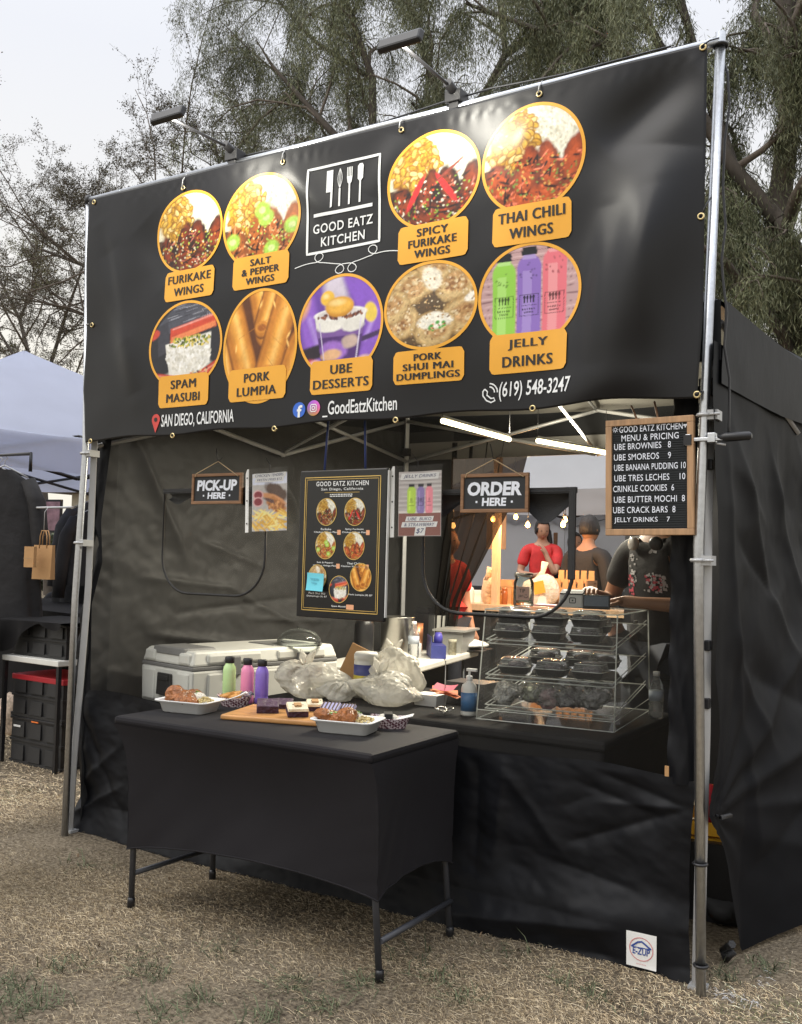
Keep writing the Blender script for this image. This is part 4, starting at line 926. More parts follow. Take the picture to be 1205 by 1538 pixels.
P = np.array([(c_[0]+.010*math.cos(a), c_[1]+.010*math.sin(a)) for a in np.linspace(0,6.28,20)[:-1]]); obj('pin_hole', (LB2(P[:,0],P[:,1]), [list(range(19))]), m_ink, pn)
hs_ = np.array([bp(*p) for p in ((727,584),(724,588),(724,594),(729,601),(736,604),(742,601),(740,597),(736,598),(730,593),(731,588),(727,584))])
hp = stroke('phone_mark', hs_, .005, LB, m_white, banner)
c_ = bp(731,592)
for r_ in (.022,.034): stroke('phone_mark', [(c_[0]+.006+r_*math.cos(a), c_[1]+.006+r_*math.sin(a)) for a in np.linspace(.0,1.5,10)], .005, LB, m_white, hp)
for (u,v) in ((142,304),(274,282),(424,243),(600,193),(809,140),(1055,69),(132,662),(258,654),(413,644),(595,631),(799,613),(1046,592),(1053,325),(134,487)):
    p = bp(u,v); y_ = float(ban_y(np.array([p[0]]),np.array([p[1]]))[0])
    b = B(); tube(b, [(p[0]+.0095*math.cos(a), y_-.003, p[1]+.0095*math.sin(a)) for a in np.linspace(0,6.28,17)[:-1]], .0035, 6, closed=True); g_ = obj('grommet', b, m_brass, banner)
    b = B(); tube(b, [(p[0]+.006*math.cos(a), y_-.0025, p[1]+.006*math.sin(a)) for a in np.linspace(0,6.28,11)[:-1]], .0035, 4, closed=True); obj('grommet_hole', b, m_plas_b, g_)
for (u,v,tgt) in ((1055,69,(PR[-1]+[0,-.02,-.03])),(1053,325,lerp_px(PR,2.62)),(1046,592,lerp_px(PR,1.96)),(274,282,None),(424,243,None),(600,193,None),(809,140,None),(134,487,lerp_px(PL,2.5)),(142,304,PL[-1]+[0,0,-.03])):
    p = np.array([bp(u,v)[0], BY-.012, bp(u,v)[1]])
    if tgt is None:
        zc = PL[-1][2]+(PR[-1][2]-PL[-1][2])*(p[0]-PL[-1][0])/(PR[-1][0]-PL[-1][0])-.02; tgt = np.array([p[0]+.005,-.02,zc])
    b = B(); tube(b, [p, (p+tgt)/2+[0,-.012,0], np.array(tgt)+[0,-.004,0]], .0028, 5); obj('tie', b, m_plas_b if u > 900 else m_alu, banner)

# clip-on banner lamps
def bar_z(x): return PL[-1][2]+(PR[-1][2]-PL[-1][2])*(x-PL[-1][0])/(PR[-1][0]-PL[-1][0])-.02
def lamp(x, label, dz):
    z = bar_z(x); t = thing('clamp_lamp', label, 'lamp', (x,0,z), 0, 'lamps clamped along the banner top')
    b = B(); bx(b,-.035,.035,-.03,.035,.012,.06); bx(b,-.022,.022,-.022,.03,-.03,.012); tube(b,[(0,.0,-.02),(0,.0,-.055)],.006,6); obj('clamp', b, m_plas_b, t, bevel=.006)
    b = B(); tube(b, [(0,-.0,.045),(0,-.05,.062),(-.004,-.385,dz)], .0065, 8); tube(b,[(0,.02,.045),(0,-.07,.068)],.019,8); obj('arm', b, m_plas_b, t)
    hd = thing('head', '', '', (0,0,0)); del hd['label']; del hd['category']
    C.objects.unlink(hd); bpy.data.objects.remove(hd)
    b = B(); mt = Matrix.Translation((0,-.415,dz+.004)) @ Matrix.Rotation(R(70),4,'X'); bx(b,-.092,.092,-.028,.028,-.012,.014,0,mt,.004); h = obj('head', b, m_plas_b, t, bevel=.008)
    b = B(); bx(b,-.082,.082,-.018,.018,-.0145,-.0125,0,mt); obj('light_panel', b, m_ledw, h)
    ld = bpy.data.lights.new('lamp_light','AREA'); ld.shape='RECTANGLE'; ld.size=.16; ld.size_y=.036; ld.energy=LAMP_W; ld.color=(1,.96,.84); ld.spread=R(150)
    lo = bpy.data.objects.new('lamp_light', ld); C.objects.link(lo); lo.parent = t
    lo.matrix_local = mt @ Matrix.Translation((0,0,-.018))
LAMP_W = 3.4
lamp(.935, 'black clamp lamp on a straight arm above the macaroni pictures, the left one', .052)
lamp(2.065, 'black clamp lamp on a straight arm nearer the right pole, the higher one', .062)
# cables
b = B(); zb_ = bar_z(2.065)
tube(b, [(2.07,.03,zb_+.05),(2.2,.03,zb_+.055),(2.5,.022,bar_z(2.5)+.03),(2.9,.022,bar_z(2.9)+.03)], .004, 5); tube(b, [(.94,.03,bar_z(.94)+.045),(1.05,.035,bar_z(1.05)+.045),(1.3,.022,bar_z(1.3)+.025),(1.7,.022,bar_z(1.7)+.028),(2.0,.03,bar_z(2.0)+.05),(2.06,.03,bar_z(2.06)+.05)], .004, 5)
tag(obj('power_cable', b, m_plas_b), 'thin black cable looped along the top bar between the banner lamps', 'cable')
b = B(); tube(b, [at(u,v,1,.02) for u,v in ((1080,70),(1093,110),(1096,160),(1089,210),(1086,280),(1090,340),(1084,390),(1086,420),(1092,470),(1088,520),(1096,570),(1095,640),(1094,660))], .0042, 6)
tag(obj('power_cable', b, m_plas_b), 'loose black cable hanging down beside the right pole', 'cable')

# ================================================================== interior tube lights
TUBE_W = 50
for i, (P, Q, lab) in enumerate((((1.409,1.118,2.10),(1.404,1.93,2.10),'glowing white tube light under the canopy, the nearer of the two'),((1.535,2.04,2.10),(1.695,2.757,2.10),'glowing tube light under the canopy running behind the letter board'))):
    P, Q = Vector(P), Vector(Q); t = thing('tube_light', lab, 'light', P, 0, 'tube lights under the canopy')
    b = B(); tube(b, [(0,0,0), Q-P], .014, 10); obj('tube', b, m_led, t)
    b = B(); tube(b, [(0,0,.018),(Q-P)+Vector((0,0,.018))], .012, 4); o = obj('holder', b, m_alu, t)
    b = B(); tube(b, [(0,0,.02),(.0,.0,.20)], .002, 4); obj('cord', b, m_plas_b, t); b = B(); tube(b, [(Q-P)+Vector((0,0,.02)),(Q-P)+Vector((0,0,.28))], .002, 4); obj('cord', b, m_plas_b, t)
    up_ = bpy.data.lights.new('tube_glow','AREA'); up_.shape='RECTANGLE'; up_.size=.03; up_.size_y=(Q-P).length; up_.energy=TUBE_W*.4; up_.color=(1,.91,.72)
    uo = bpy.data.objects.new('tube_glow', up_); C.objects.link(uo); uo.parent = t; uo.location = (Q-P)/2+Vector((0,0,.04)); uo.rotation_euler = (math.pi,0,-math.atan2(-(Q-P).x,(Q-P).y))
    ld = bpy.data.lights.new('tube_glow','AREA'); ld.shape='RECTANGLE'; ld.size=.03; ld.size_y=(Q-P).length; ld.energy=TUBE_W; ld.color=(1,.92,.76)
    lo = bpy.data.objects.new('tube_glow', ld); C.objects.link(lo); lo.parent = t; lo.location = (Q-P)/2+Vector((0,0,-.02)); lo.rotation_euler = (0,0,math.atan2(-(Q-P).x,(Q-P).y))

# ================================================================== front display table
TZ = .735
tb = thing('display_table', 'folding table under a fitted black stretch cover in front of the booth', 'table', (0,0,0))
tx0, tx1, ty0, ty1 = .885, 2.105, -.535, .075
lg = {k: at(*q,2,0) for k, q in dict(fl=(197,1363), fr=(570,1475), rr=(676,1408), rl=(319,1320)).items()}
ltop = {}
for k, p in lg.items():
    b = B(); p2_ = np.clip(p[:2],[tx0+.035,ty0+.035],[tx1-.035,ty1-.035]); ltop[k] = p2_; tube(b, [(p[0],p[1],.0),(p2_[0],p2_[1],TZ-.04)], .0118, 10); l_ = obj('leg', b, m_leg, tb)
    b = B(); lathe(b, [(.0148,0),(.0152,.03),(.0125,.04)], 12, (p[0],p[1],0)); obj('foot_cap', b, m_plas_b, l_)
for a, c in (('fl','rl'),('fr','rr')):
    b = B(); p, q = lg[a], lg[c]; tube(b, [(p[0],p[1],.13),(q[0],q[1],.13)], .011, 8); obj('leg_brace', b, m_leg, tb)
b = B(); bx(b,tx0,tx1,ty0,ty1,TZ-.035,TZ); obj('cover_top', b, m_stretch, tb, bevel=.014)
# the stretch skirt: four sides pulled in below the top, hem drawn down to the legs
def skirt_ring():
    cor = [(tx0,ty0),(tx1,ty0),(tx1,ty1),(tx0,ty1)]; ft = [lg['fl'],lg['fr'],lg['rr'],lg['rl']]; hem = [.225,.262,.262,.24]
    ft = [p[:2]+(ltop[k]-p[:2])*.34 for k, p in zip(('fl','fr','rr','rl'), ft)]; n = 44; nv = 40; P = []; ctr = sum(f_[:2] for f_ in ft)/4; lc_ = [f_[:2]+np.sign(f_[:2]-ctr)*.017 for f_ in ft]
    for s in range(4):
        for i in range(n+1):
            u = i/n; a, c = np.array(cor[s]), np.array(cor[(s+1)%4]); fa, fc = ft[s][:2], ft[(s+1)%4][:2]
            top = a+(c-a)*u; ax = (fc-fa)/np.linalg.norm(fc-fa); out = np.array([ax[1],-ax[0]])
            low = lc_[s]+(lc_[(s+1)%4]-lc_[s])*u
            hz = hem[s]+(hem[(s+1)%4]-hem[s])*u+(.050 if s % 2 == 0 else .048)*(1-(2*u-1)**2)**.8
            for j in range(nv):
                v = j/(nv-1); z = (TZ-.03)+(hz-(TZ-.03))*v
                k = 1-math.exp(-v*5.5); k = k/(1-math.exp(-5.5))
                xy = top+(low-top)*k+out*(-.028*math.sin(math.pi*u)*math.sin(math.pi*v)) + out*.003*math.sin(30*u+14*v)*v*v*(1-u)
                wr_ = .0035*(1-abs(math.sin(9*u*(1+v)+6*v+s)))**3*math.exp(-min(u,1-u)/.16)*v; xy = xy-out*wr_; P.append((xy[0], xy[1], z))
    F = [((s*(n+1)+i)*nv+j, (s*(n+1)+i)*nv+j+1, (s*(n+1)+i+1)*nv+j+1, (s*(n+1)+i+1)*nv+j) for s in range(4) for i in range(n) for j in range(nv-1)]
    return P, F
P_, F_ = skirt_ring(); cs_ = obj('cover_skirt', (P_, F_), m_stretch, tb, True)
b = B(); tube(b, [np.array(P_[i*40+39]) for i in range(180) if i % 45 != 44], .0032, 5, closed=True); obj('hem', b, m_stretch, cs_, True)

# ---- food on the display table
def rim_tray(name, label, p, rz, mat=m_tray, L=.25, Wd=.178, H=.045, group=None):
    t = thing(name, label, 'food tray', p, rz, group); b = B()
    def ring_(l, w_, z, r):
        P = []
        for (sx, sy, a0) in ((1,1,0),(-1,1,90),(-1,-1,180),(1,-1,270)):
            for k in range(6):
                a = R(a0+k*18); P.append(b.verts.new((sx*(l/2-r)+r*math.cos(a), sy*(w_/2-r)+r*math.sin(a), z)))
        return P
    rs = [ring_(L*.72,Wd*.68,0,.02), ring_(L*.78,Wd*.75,.004,.024), ring_(L*.88,Wd*.85,H*.9,.028), ring_(L,Wd,H+.002,.03), ring_(L,Wd,H+.006,.03), ring_(L*.87,Wd*.84,H+.004,.028), ring_(L*.76,Wd*.72,.008,.022)]
    for a, c in zip(rs, rs[1:]):
        for k in range(24): b.faces.new((a[k],a[(k+1)%24],c[(k+1)%24],c[k])).smooth = True
    b.faces.new(rs[0][::-1]); b.faces.new(rs[-1]); o = obj('container', b, mat, t); return t
last_ = [None]
def put(name, label, cat, p, mats, group=None, rz=0):
    """a loose piece of food or a small item as one mesh"""
    bm, mt = mats; p = Vector(p); o = last_[0] = obj(name, bm, mt, None); o.location = p; o.rotation_euler = (0,0,rz); return tag(o, label, cat, group)
def pt(u, v, z=TZ, dz=0): q = at(u, v, 2, z); return (q[0], q[1], z+dz)
rg = np.random.default_rng(5)
def speck(b, n, cx, cy, rx, ry, z, r, mi, zr=.012):
    for i in range(n):
        t = rg.uniform(0,6.28); q = math.sqrt(rg.random()); x, y = cx+rx*q*math.cos(t), cy+ry*q*math.sin(t)
        s = r*rg.uniform(.6,1.3); mt = Matrix.Translation((x,y,z+zr*(1-q*q)+rg.uniform(-.002,.002))) @ Matrix.Rotation(rg.uniform(0,6),4,'Z') @ Matrix.Rotation(rg.uniform(-.7,.7),4,'X')
        bx(b,-s,s,-s*.5,s*.5,-s*.35,s*.35,mi,mt)
def craggy(b, k=.005):
    for v in b.verts:
        d = v.co.normalized(); v.co += d*k*(noise.noise(v.co*70)+.6*noise.noise(v.co*150))
def meal(c, rz, kind, n0):
    cs, sn = math.cos(rz), math.sin(rz); W = lambda x, y, z: (c[0]+1.14*(x*cs-y*sn), c[1]+1.14*(x*sn+y*cs), c[2]+z*1.08)
    for k, (x, y, r, s) in enumerate([(-.052,-.015,(.036,.026,.026),1),(-.022,.022,(.034,.025,.024),2),(.004,-.024,(.034,.028,.026),3)]):
        b = B(); lump(b,(0,0,.004),tuple(q*1.32 for q in r),s+n0,.3,4,.6*k); craggy(b); speck(b, 26, 0,0,r[0]*.9,r[1]*.9,r[2]*.72,.0028,1,.004); 
        if kind == 'salt': speck(b, 9, 0,0,r[0]*.8,r[1]*.8,r[2]*.85,.006,2,.004)
        lab = {'furi':('sesame coated fried wing at the left end of the far tray','sesame coated fried wing at the back of the far tray','sesame coated fried wing beside the rice of the far tray'),'salt':('fried wing under green chilli rings at the left end of the near tray','fried wing at the back of the near tray','fried wing at the front middle of the near tray')}[kind][k]
        put('fried_wing', lab, 'chicken wing', W(x,y,.043), (b,[m_chick,m_rice,m_green]), 'fried wings in the trays', rz)
    b = B(); lump(b,(0,0,0),(.034,.038,.025),n0+9,.12); speck(b,14,0,0,.02,.02,.02,.003,1)
    if kind == 'furi': put('rice_scoop','scoop of white rice with seaweed flecks in the far tray','rice',W(.014,.026,.044),(b,[m_rice,m_green]))
    else: put('rice_scoop','scoop of white rice at the back of the near tray','rice',W(.014,.030,.040),(b,[m_rice,m_green]))
    b = B()
    for i in range(46):
        t = rg.uniform(0,6.28); q = math.sqrt(rg.random())*.03; a = rg.uniform(0,6.28); x, y, z = q*math.cos(t), q*math.sin(t)*1.1, .012*(1-(q/.03)**2)+rg.uniform(0,.012)
        tube(b, [(x+.007*math.cos(a+k), y+.007*math.sin(a+k), z+.002*k) for k in (0,.8,1.6)], .0036, 5)
    put('macaroni_scoop', 'macaroni salad scoop in the far tray' if kind == 'furi' else 'macaroni salad scoop at the right end of the near tray', 'macaroni', W(.060,.0,.034), (b, m_mac))
c1 = pt(281,1072); c1 = (1.035,-.265,TZ)
rim_tray('takeout_tray', 'white fibre meal tray at the left front corner of the black table', c1, R(10))
meal(c1, R(10), 'furi', 10)
c2 = (1.80,-.235,TZ); rim_tray('takeout_tray', 'white fibre meal tray in front of the wooden cutting board', c2, R(12)); meal(c2, R(12), 'salt', 40)
b = B(); pts = [(0,0,0),(.05,0,.012),(.10,.0,.03),(.135,0,.048)]
tube(b,pts,[.004,.004,.005,.010],6)
for v in b.verts: v.co.z = v.co.z*.5+np.interp(v.co.x,[0,.05,.1,.135],[0,.006,.015,.024])
put('plastic_fork','white plastic fork sticking up from the far meal tray','fork',(1.10,-.19,TZ+.035),(b,m_paper),None,R(22))
def boat(name, label, p, rz):
    t = thing(name, label, 'food boat', p, rz); b = B(); n = 40
    lo = [b.verts.new((.052*math.cos(a)*(1 if abs(math.cos(a))<.9 else 1.05), .034*math.sin(a), 0)) for a in np.linspace(0,6.2832,n+1)[:-1]]
    hi = [b.verts.new((.078*math.cos(a), .050*math.sin(a), .038+.010*math.cos(a)**2)) for a in np.linspace(0,6.2832,n+1)[:-1]]
    for k in range(n): b.faces.new((lo[k],lo[(k+1)%n],hi[(k+1)%n],hi[k]))
    b.faces.new(lo[::-1]); obj('paper_boat', b, m_check, t, solid=.0015); return t
m_check = M('red check paper',(.62,.42,.42),.7)
_n = m_check.node_tree.nodes; _l = m_check.node_tree.links; _c = _n.new('ShaderNodeTexChecker'); _c.inputs['Scale'].default_value = 110; _c.inputs[1].default_value=(.70,.60,.62,1); _c.inputs[2].default_value=(.12,.03,.05,1)
_m = _n.new('ShaderNodeMapping'); _m.inputs['Rotation'].default_value=(.4,.5,.78); _t = _n.new('ShaderNodeTexCoord'); _l.new(_t.outputs['Object'],_m.inputs[0]); _l.new(_m.outputs[0],_c.inputs[0]); _l.new(_c.outputs[0],_n['Principled BSDF'].inputs['Base Color'])
pb = (1.075,-.04,TZ); boat('paper_boat','checked paper boat of fried rolls beside the far meal tray',pb,R(18))
for k,(x,y,a,z) in enumerate(((-.035,.0,.7,.04),(-.01,.012,.3,.045),(-.022,-.016,1.2,.042),(.012,-.012,.2,.038))):
    b = B(); tube(b,[(-.036*math.cos(a),-.036*math.sin(a),-.006),(0,0,.003),(.036*math.cos(a),.036*math.sin(a),.010)],[.010,.0125,.0105],8)
    put('fried_roll',('fried roll leaning at the left end of the paper boat','fried roll lying on top in the paper boat','fried roll crossing under the others in the paper boat','fried roll next to the sauce cup in the paper boat')[k],'fried roll',(pb[0]+x,pb[1]+y,pb[2]+z),(b,m_lumpia),'fried rolls in the paper boat')
b = B(); lathe(b,[(.016,0),(.021,.022),(.020,.022),(.0165,.006),(0,.005)],16); sc_ = put('sauce_cup','clear cup of red dipping sauce in the paper boat','sauce cup',(pb[0]+.046,pb[1]+.006,TZ+.028),(b,m_pet))
b = B(); lathe(b,[(.0,.015),(.0175,.015),(.0175,.004),(0,.004)],16); obj('sauce', b, m_sauce, sc_)
b = B(); lathe(b,[(.020,.022),(.030,.012),(.031,.014),(.021,.026)],16,(.008,.01,.012)); obj('cup_lid', b, m_pet, sc_)
pb2 = (1.875,-.055,TZ); boat('paper_boat','checked paper boat with rice cake beside the near meal tray',pb2,R(25))
b = B(); lump(b,(0,0,0),(.04,.03,.02),3,.08,3); bx(b,-.016,.016,-.033,.033,-.018,.0235,1)
put('rice_cake','rice cake wrapped in a black seaweed band in the near paper boat','rice cake',(pb2[0]-.01,pb2[1]-.004,TZ+.032),(b,[m_rice,m_plas_b]),None,R(35))
b = B(); bx(b,-.04,.04,-.028,.028,.0,.003,0,Matrix.Rotation(R(-16),4,'Y')); put('paper_liner','white paper liner rising from the near paper boat','paper',(pb2[0]+.046,pb2[1]+.016,TZ+.04),(b,m_paper),None,R(25))
# board and cakes
rb = R(16); bc = (1.27+.23*math.cos(rb)-.15*math.sin(rb), -.335+.23*math.sin(rb)+.15*math.cos(rb), TZ)
b = B(); bx(b,-.235,.235,-.155,.155,.001,.021); o = put('cutting_board','long wooden cutting board with cakes laid out on the black table','cutting board',bc,(b,m_acacia),None,rb)
md = o.modifiers.new('bevel','BEVEL'); md.width=.007; md.segments=3
def cake(c, s, h, rz, kind, label, tilt=0):
    tilt = R(20); s *= 1.22; h *= 1.15; t = thing('brownie_piece', label, 'brownie', c, rz, 'cakes on the cutting board'); b = B(); mt = Matrix.Rotation(tilt,4,'X')
    bx(b,-s,s,-s*.8,s*.8,0,h,0,mt,.002); t.location.z += s*.8*math.sin(abs(tilt)); o_ = obj('cake', b, m_brownie, t, bevel=.003)
    b = B(); bx(b,-s*.99,s*.99,-s*.79,s*.79,h,h+(.010 if kind!='plain' else .003),0,mt,.003)
    if kind == 'cream':
        speck(b,26,0,0,s*.8,s*.7,h+.010,.0035,1,.0); bx(b,-.014,.014,-.012,.012,h+.010,h+.017,2,mt)
    if kind == 'lilac':
        for k in range(5): bx(b,-s+.006+k*s*.38,-s+.012+k*s*.38,-s*.8,s*.8,h+.010,h+.0125,1,mt)
    obj('topping', b, {'plain':m_brtop,'cream':[m_cream,m_choc,m_kraft],'lilac':[m_lilac,m_choc]}[kind], t, bevel=.002)
BZ = TZ+.021
def pb_(u, v): q = at(u,v,2,BZ); return (q[0],q[1],BZ)
cake(pb_(402,1070),.036,.026,R(40),'plain','dark purple brownie at the left end of the cutting board')
cake(tuple(np.array(pb_(419,1064))+[.012,.02,0]),.030,.016,R(30),'plain','smaller purple brownie tucked behind the dark one')
cake(pb_(446,1076),.034,.022,R(48),'cream','brownie with cream top and chocolate chips on the board')
cake(tuple(np.array(pb_(464,1068))+[.010,.025,0]),.028,.018,R(42),'cream','cream topped brownie tucked behind the chip one')
cake(pb_(497,1078),.032,.026,R(20),'lilac','lilac iced brownie with dark stripes on the board')
cake(tuple(np.array(pb_(512,1076))+[.014,.03,0]),.026,.018,R(15),'lilac','small lilac iced brownie at the right end of the row')
def bottle(u, v, mat, label, y=.045):
    q = at(u, v, 2, TZ); t = thing('drink_bottle', label, 'bottle', (q[0], min(q[1],.05), TZ), 0, 'bottled drinks on the table')
    b = B(); lathe(b,[(.0,0),(.026,0),(.0295,.005),(.0295,.030),(.0275,.038),(.0285,.046),(.029,.05),(.029,.135),(.026,.152),(.019,.163),(.0175,.170),(.0,.170)],24); obj('body', b, mat, t)
    b = B(); lathe(b,[(.0,.196),(.019,.196),(.021,.193),(.021,.171),(.0195,.169),(.0,.169)],24); obj('cap', b, m_plas_b, t)
bottle(345,1053,m_gdrink,'pale green drink bottle with a black cap')
bottle(375,1056,m_pdrink,'pink drink bottle with a black cap between green and purple')
bottle(401.5,1058,m_vdrink,'purple drink bottle with a black cap')

# ================================================================== counter behind the front wall
CZ = .725
ct = thing('counter_table', 'long table under a black cloth behind the see-through wall', 'counter', (0,0,0))
b = B(); bx(b,.92,2.62,.245,1.14,CZ-.04,CZ); obj('table_top', b, m_cloth, ct, bevel=.012)
def drape(U,V):
    per = [(.93,1.13),(.93,.255),(2.61,.255),(2.61,1.13)]; s = U*3; i = np.minimum(s.astype(int),2); f = s-i
    px_ = np.array([p[0] for p in per]); py_ = np.array([p[1] for p in per])
    x = px_[i]+(px_[i+1]-px_[i])*f; y = py_[i]+(py_[i+1]-py_[i])*f; k = .016*np.sin(U*120)*(1-V)+.02*(1-V)*fbm(U*30,V*2,5)
    return x, y+k, .06+(CZ-.075)*V
cloth('drape', drape, 150, 12, m_cloth, ct)
for x in (1.0,2.5):
    for y in (.33,1.05):
        b = B(); tube(b,[(x,y,0),(x,y,CZ-.04)],.014,8); obj('leg', b, m_leg, ct)

# ---- cooler
co = thing('cooler', 'big scuffed white and grey cooler box on the left end of the counter', 'cooler', (.395,.80,.625), R(-12))
def rbox(b, l, w_, z0, z1, t0=0, t1=0, mi=0): bx(b,-l/2+t0,l/2-t0,-w_/2+t0,w_/2-t0,z0,z1,mi,None,t1)
X_, Y_ = .45, .95
b = B(); rbox(b,X_,Y_,.0,.182,0,-.004)
for sx in (-1,1):
    bx(b,sx*.150-.055,sx*.150+.055,-Y_/2-.012,-Y_/2+.01,.012,.170)
for sy in (-.28,0,.28): bx(b,X_/2-.01,X_/2+.010,sy-.11,sy+.11,.012,.168)
obj('body', b, m_coolw, co, bevel=.012)
b = B(); rbox(b,X_+.004,Y_+.004,.183,.202); obj('seal_band', b, m_coolg, co, bevel=.004)
b = B(); rbox(b,X_+.006,Y_+.006,.203,.275,0,.022)
for sx in (-1,1): bx(b,sx*.152-.05,sx*.152+.05,-Y_/2-.008,-Y_/2+.03,.208,.266,0,None,.004)
for sy in (-.22,.22): bx(b,X_/2-.03,X_/2+.006,sy-.17,sy+.17,.210,.262,0,None,.004)
obj('lid', b, m_coolw, co, bevel=.012)
b = B(); bx(b,-.14,.14,-Y_/2+.018,-Y_/2+.20,.273,.286,0,None,.008); bx(b,-.10,.13,.10,.36,.273,.281,0,None,.006); bx(b,-.14,.14,-Y_/2+.004,-Y_/2+.03,.248,.284,0,None,.004); obj('lid_panel', b, m_coolg, co, bevel=.006)
b = B(); bx(b,-.062,.062,-Y_/2-.020,-Y_/2-.002,.046,.156,0,None,.003); bx(b,-.045,.045,-Y_/2-.026,-Y_/2-.018,.12,.145); obj('handle', b, m_plas_b, co, bevel=.005)
for sy in (-.24,.22):
    b = B(); bx(b,X_/2+.002,X_/2+.022,sy-.045,sy+.045,.150,.245,0,None,.003); obj('latch', b, m_coolg, co, bevel=.005)
b=B(); rbox(b,.44,.90,0,.60); bx(b,-.225,.225,-.455,.455,.601,.624); o=obj('storage_tote',b,m_plas_b,None,bevel=.01); o.location=(.395,.80,0); o.rotation_euler=(0,0,R(-12)); tag(o,'tall black storage tote that carries the cooler','tote')
# ---- plastic bags and packing on the counter
def film_bag(label, c, r, s, knot=None):
    b = B(); lump(b,(0,0,r[2]*.88),r,s,.20,5)
    for v in b.verts:
        q = Vector((v.co.x*9, v.co.y*9, v.co.z*11))+Vector((s*3.1,s,0)); tb_ = 1-abs(noise.noise(q))*2; t2 = 1-abs(noise.noise(q*2.3+Vector((5,1,2))))*2
        kx, ky = (knot if knot else (.02,.01)); a = math.atan2(v.co.y-ky, v.co.x-kx); t_ = min(1, max(0, v.co.z/(r[2]*1.9)))
        wob = 1.6*noise.noise(Vector((a*1.2, t_*2.2, s*1.7)))
        pl = (1-abs(math.sin(a*4.5+wob+s)))**2.2; p2 = (1-abs(math.sin(a*11+2.2*wob+s*2)))**2
        d = Vector((v.co.x-kx, v.co.y-ky, .35*(v.co.z-r[2]*.5))).normalized(); fo = (1-abs(noise.noise(Vector((v.co.x*5, v.co.y*5, v.co.z*22+s)))))**4
        v.co += d*(-.030*pl*(.25+.75*t_)-.010*p2*(.3+t_)+.012*fo*(1-t_)+.004*tb_+.002*t2); v.co.z = max(v.co.z*(.92+.10*pl*t_), .003)
    if knot:
        for k in range(2):
            q = [(knot[0],knot[1],r[2]*1.5),(knot[0]+.02*(k*2-1),knot[1],r[2]*1.5+.05),(knot[0]+.045*(k*2-1),knot[1]+.01,r[2]*1.5+.085)]
            tube(b,q,[.012,.02,.003],6)
    return put('plastic_bag',label,'plastic bag',c,(b,m_bag))
film_bag('white plastic bag of packed boxes right behind the purple bottle',(1.075,.50,CZ),(.165,.13,.085),3,(-.03,.0))
film_bag('crumpled white plastic bag slumped at the right end of the bags',(1.47,.55,CZ),(.19,.13,.075),8,(-.05,.02))
film_bag('small white plastic bag bunched between the two larger bags',(1.26,.47,CZ),(.12,.09,.05),15)
film_bag('white plastic bag around the wipes tub with green print',(1.40,.72,CZ+.0),(.155,.11,.125),21,(-.02,.02))
b = B(); lathe(b,[(0,0),(.055,0),(.057,.004),(.057,.17),(.054,.176),(.058,.178),(.058,.20),(.05,.212),(0,.212)],24); wt = put('wipes_tub','white wipes tub with a blue and yellow label among the bags','tub',(1.30,.63,CZ),(b,m_coolw))
b = B(); lathe(b,[(.0578,.055),(.0578,.155)],24); obj('label', b, m_bluebox, wt); b = B(); lathe(b,[(.0582,.06),(.0582,.105)],24); obj('label_patch', b, M('yellow label',(.62,.50,.04),.5), wt)
b = B(); bx(b,-.075,.075,-.05,.05,0,.035); bx(b,-.06,.06,-.04,.045,.036,.06); put('takeout_box','brown cardboard food box seen through the left plastic bag','box',(1.02,.52,CZ+.085),(b,m_kraftd),None,R(25))
b = B(); bx(b,-.10,.10,-.004,.004,0,.19,0,Matrix.Rotation(R(24),4,'Y')); bx(b,-.08,.12,.0,.06,.0,.11,0,Matrix.Rotation(R(18),4,'Y')); put('cardboard_box','opened brown cardboard box tilted up between the bags','cardboard box',(1.12,.80,CZ+.02),(b,m_kraft),None,R(25))
b = B(); lathe(b,[(.125,0),(.12,.03),(.095,.065),(.05,.085),(0,.088)],28); bx(b,-.01,.01,-.01,.01,.086,.10); put('dome_lid','clear plastic dome lid resting on the cooler top','dome lid',(.60,1.02,.625+.275),(b,m_glass))
# soap, spike, boxes
q = pt(706,1072,CZ); t = thing('soap_dispenser','white pump bottle with a blue label beside the clear display case','pump bottle',(1.935,.47,CZ))
b = B(); lathe(b,[(0,0),(.031,0),(.034,.006),(.034,.11),(.030,.128),(.012,.142),(.012,.150),(0,.150)],20); obj('bottle', b, m_coolw, t)
b = B(); lathe(b,[(.0345,.02),(.0345,.098)],20); obj('label', b, m_soapb, t)
b = B(); lathe(b,[(.014,.148),(.014,.166),(.005,.168),(.005,.188),(0,.188)],12); bx(b,-.012,.036,-.008,.008,.186,.198); obj('pump', b, m_paper, t, bevel=.002)
t = thing('bill_spike','wire bill spike on a looped foot beside the pump bottle','bill spike',(1.835,.44,CZ)); b = B()
tube(b,[(0,0,.012),(0,0,.225)],.0022,6)
for k in range(5): a = k*1.2566; tube(b,[(.0,0,.014)]+[(.024*math.cos(a)+.020*math.cos(a+s),.024*math.sin(a)+.020*math.sin(a+s),.016+.008*math.cos(s)) for s in np.linspace(3.1,9.3,10)]+[(0,0,.014)],.0018,5)
tube(b,[(0,0,.012),(0,-.01,0)],.0025,5); obj('wire', b, m_steel, t)
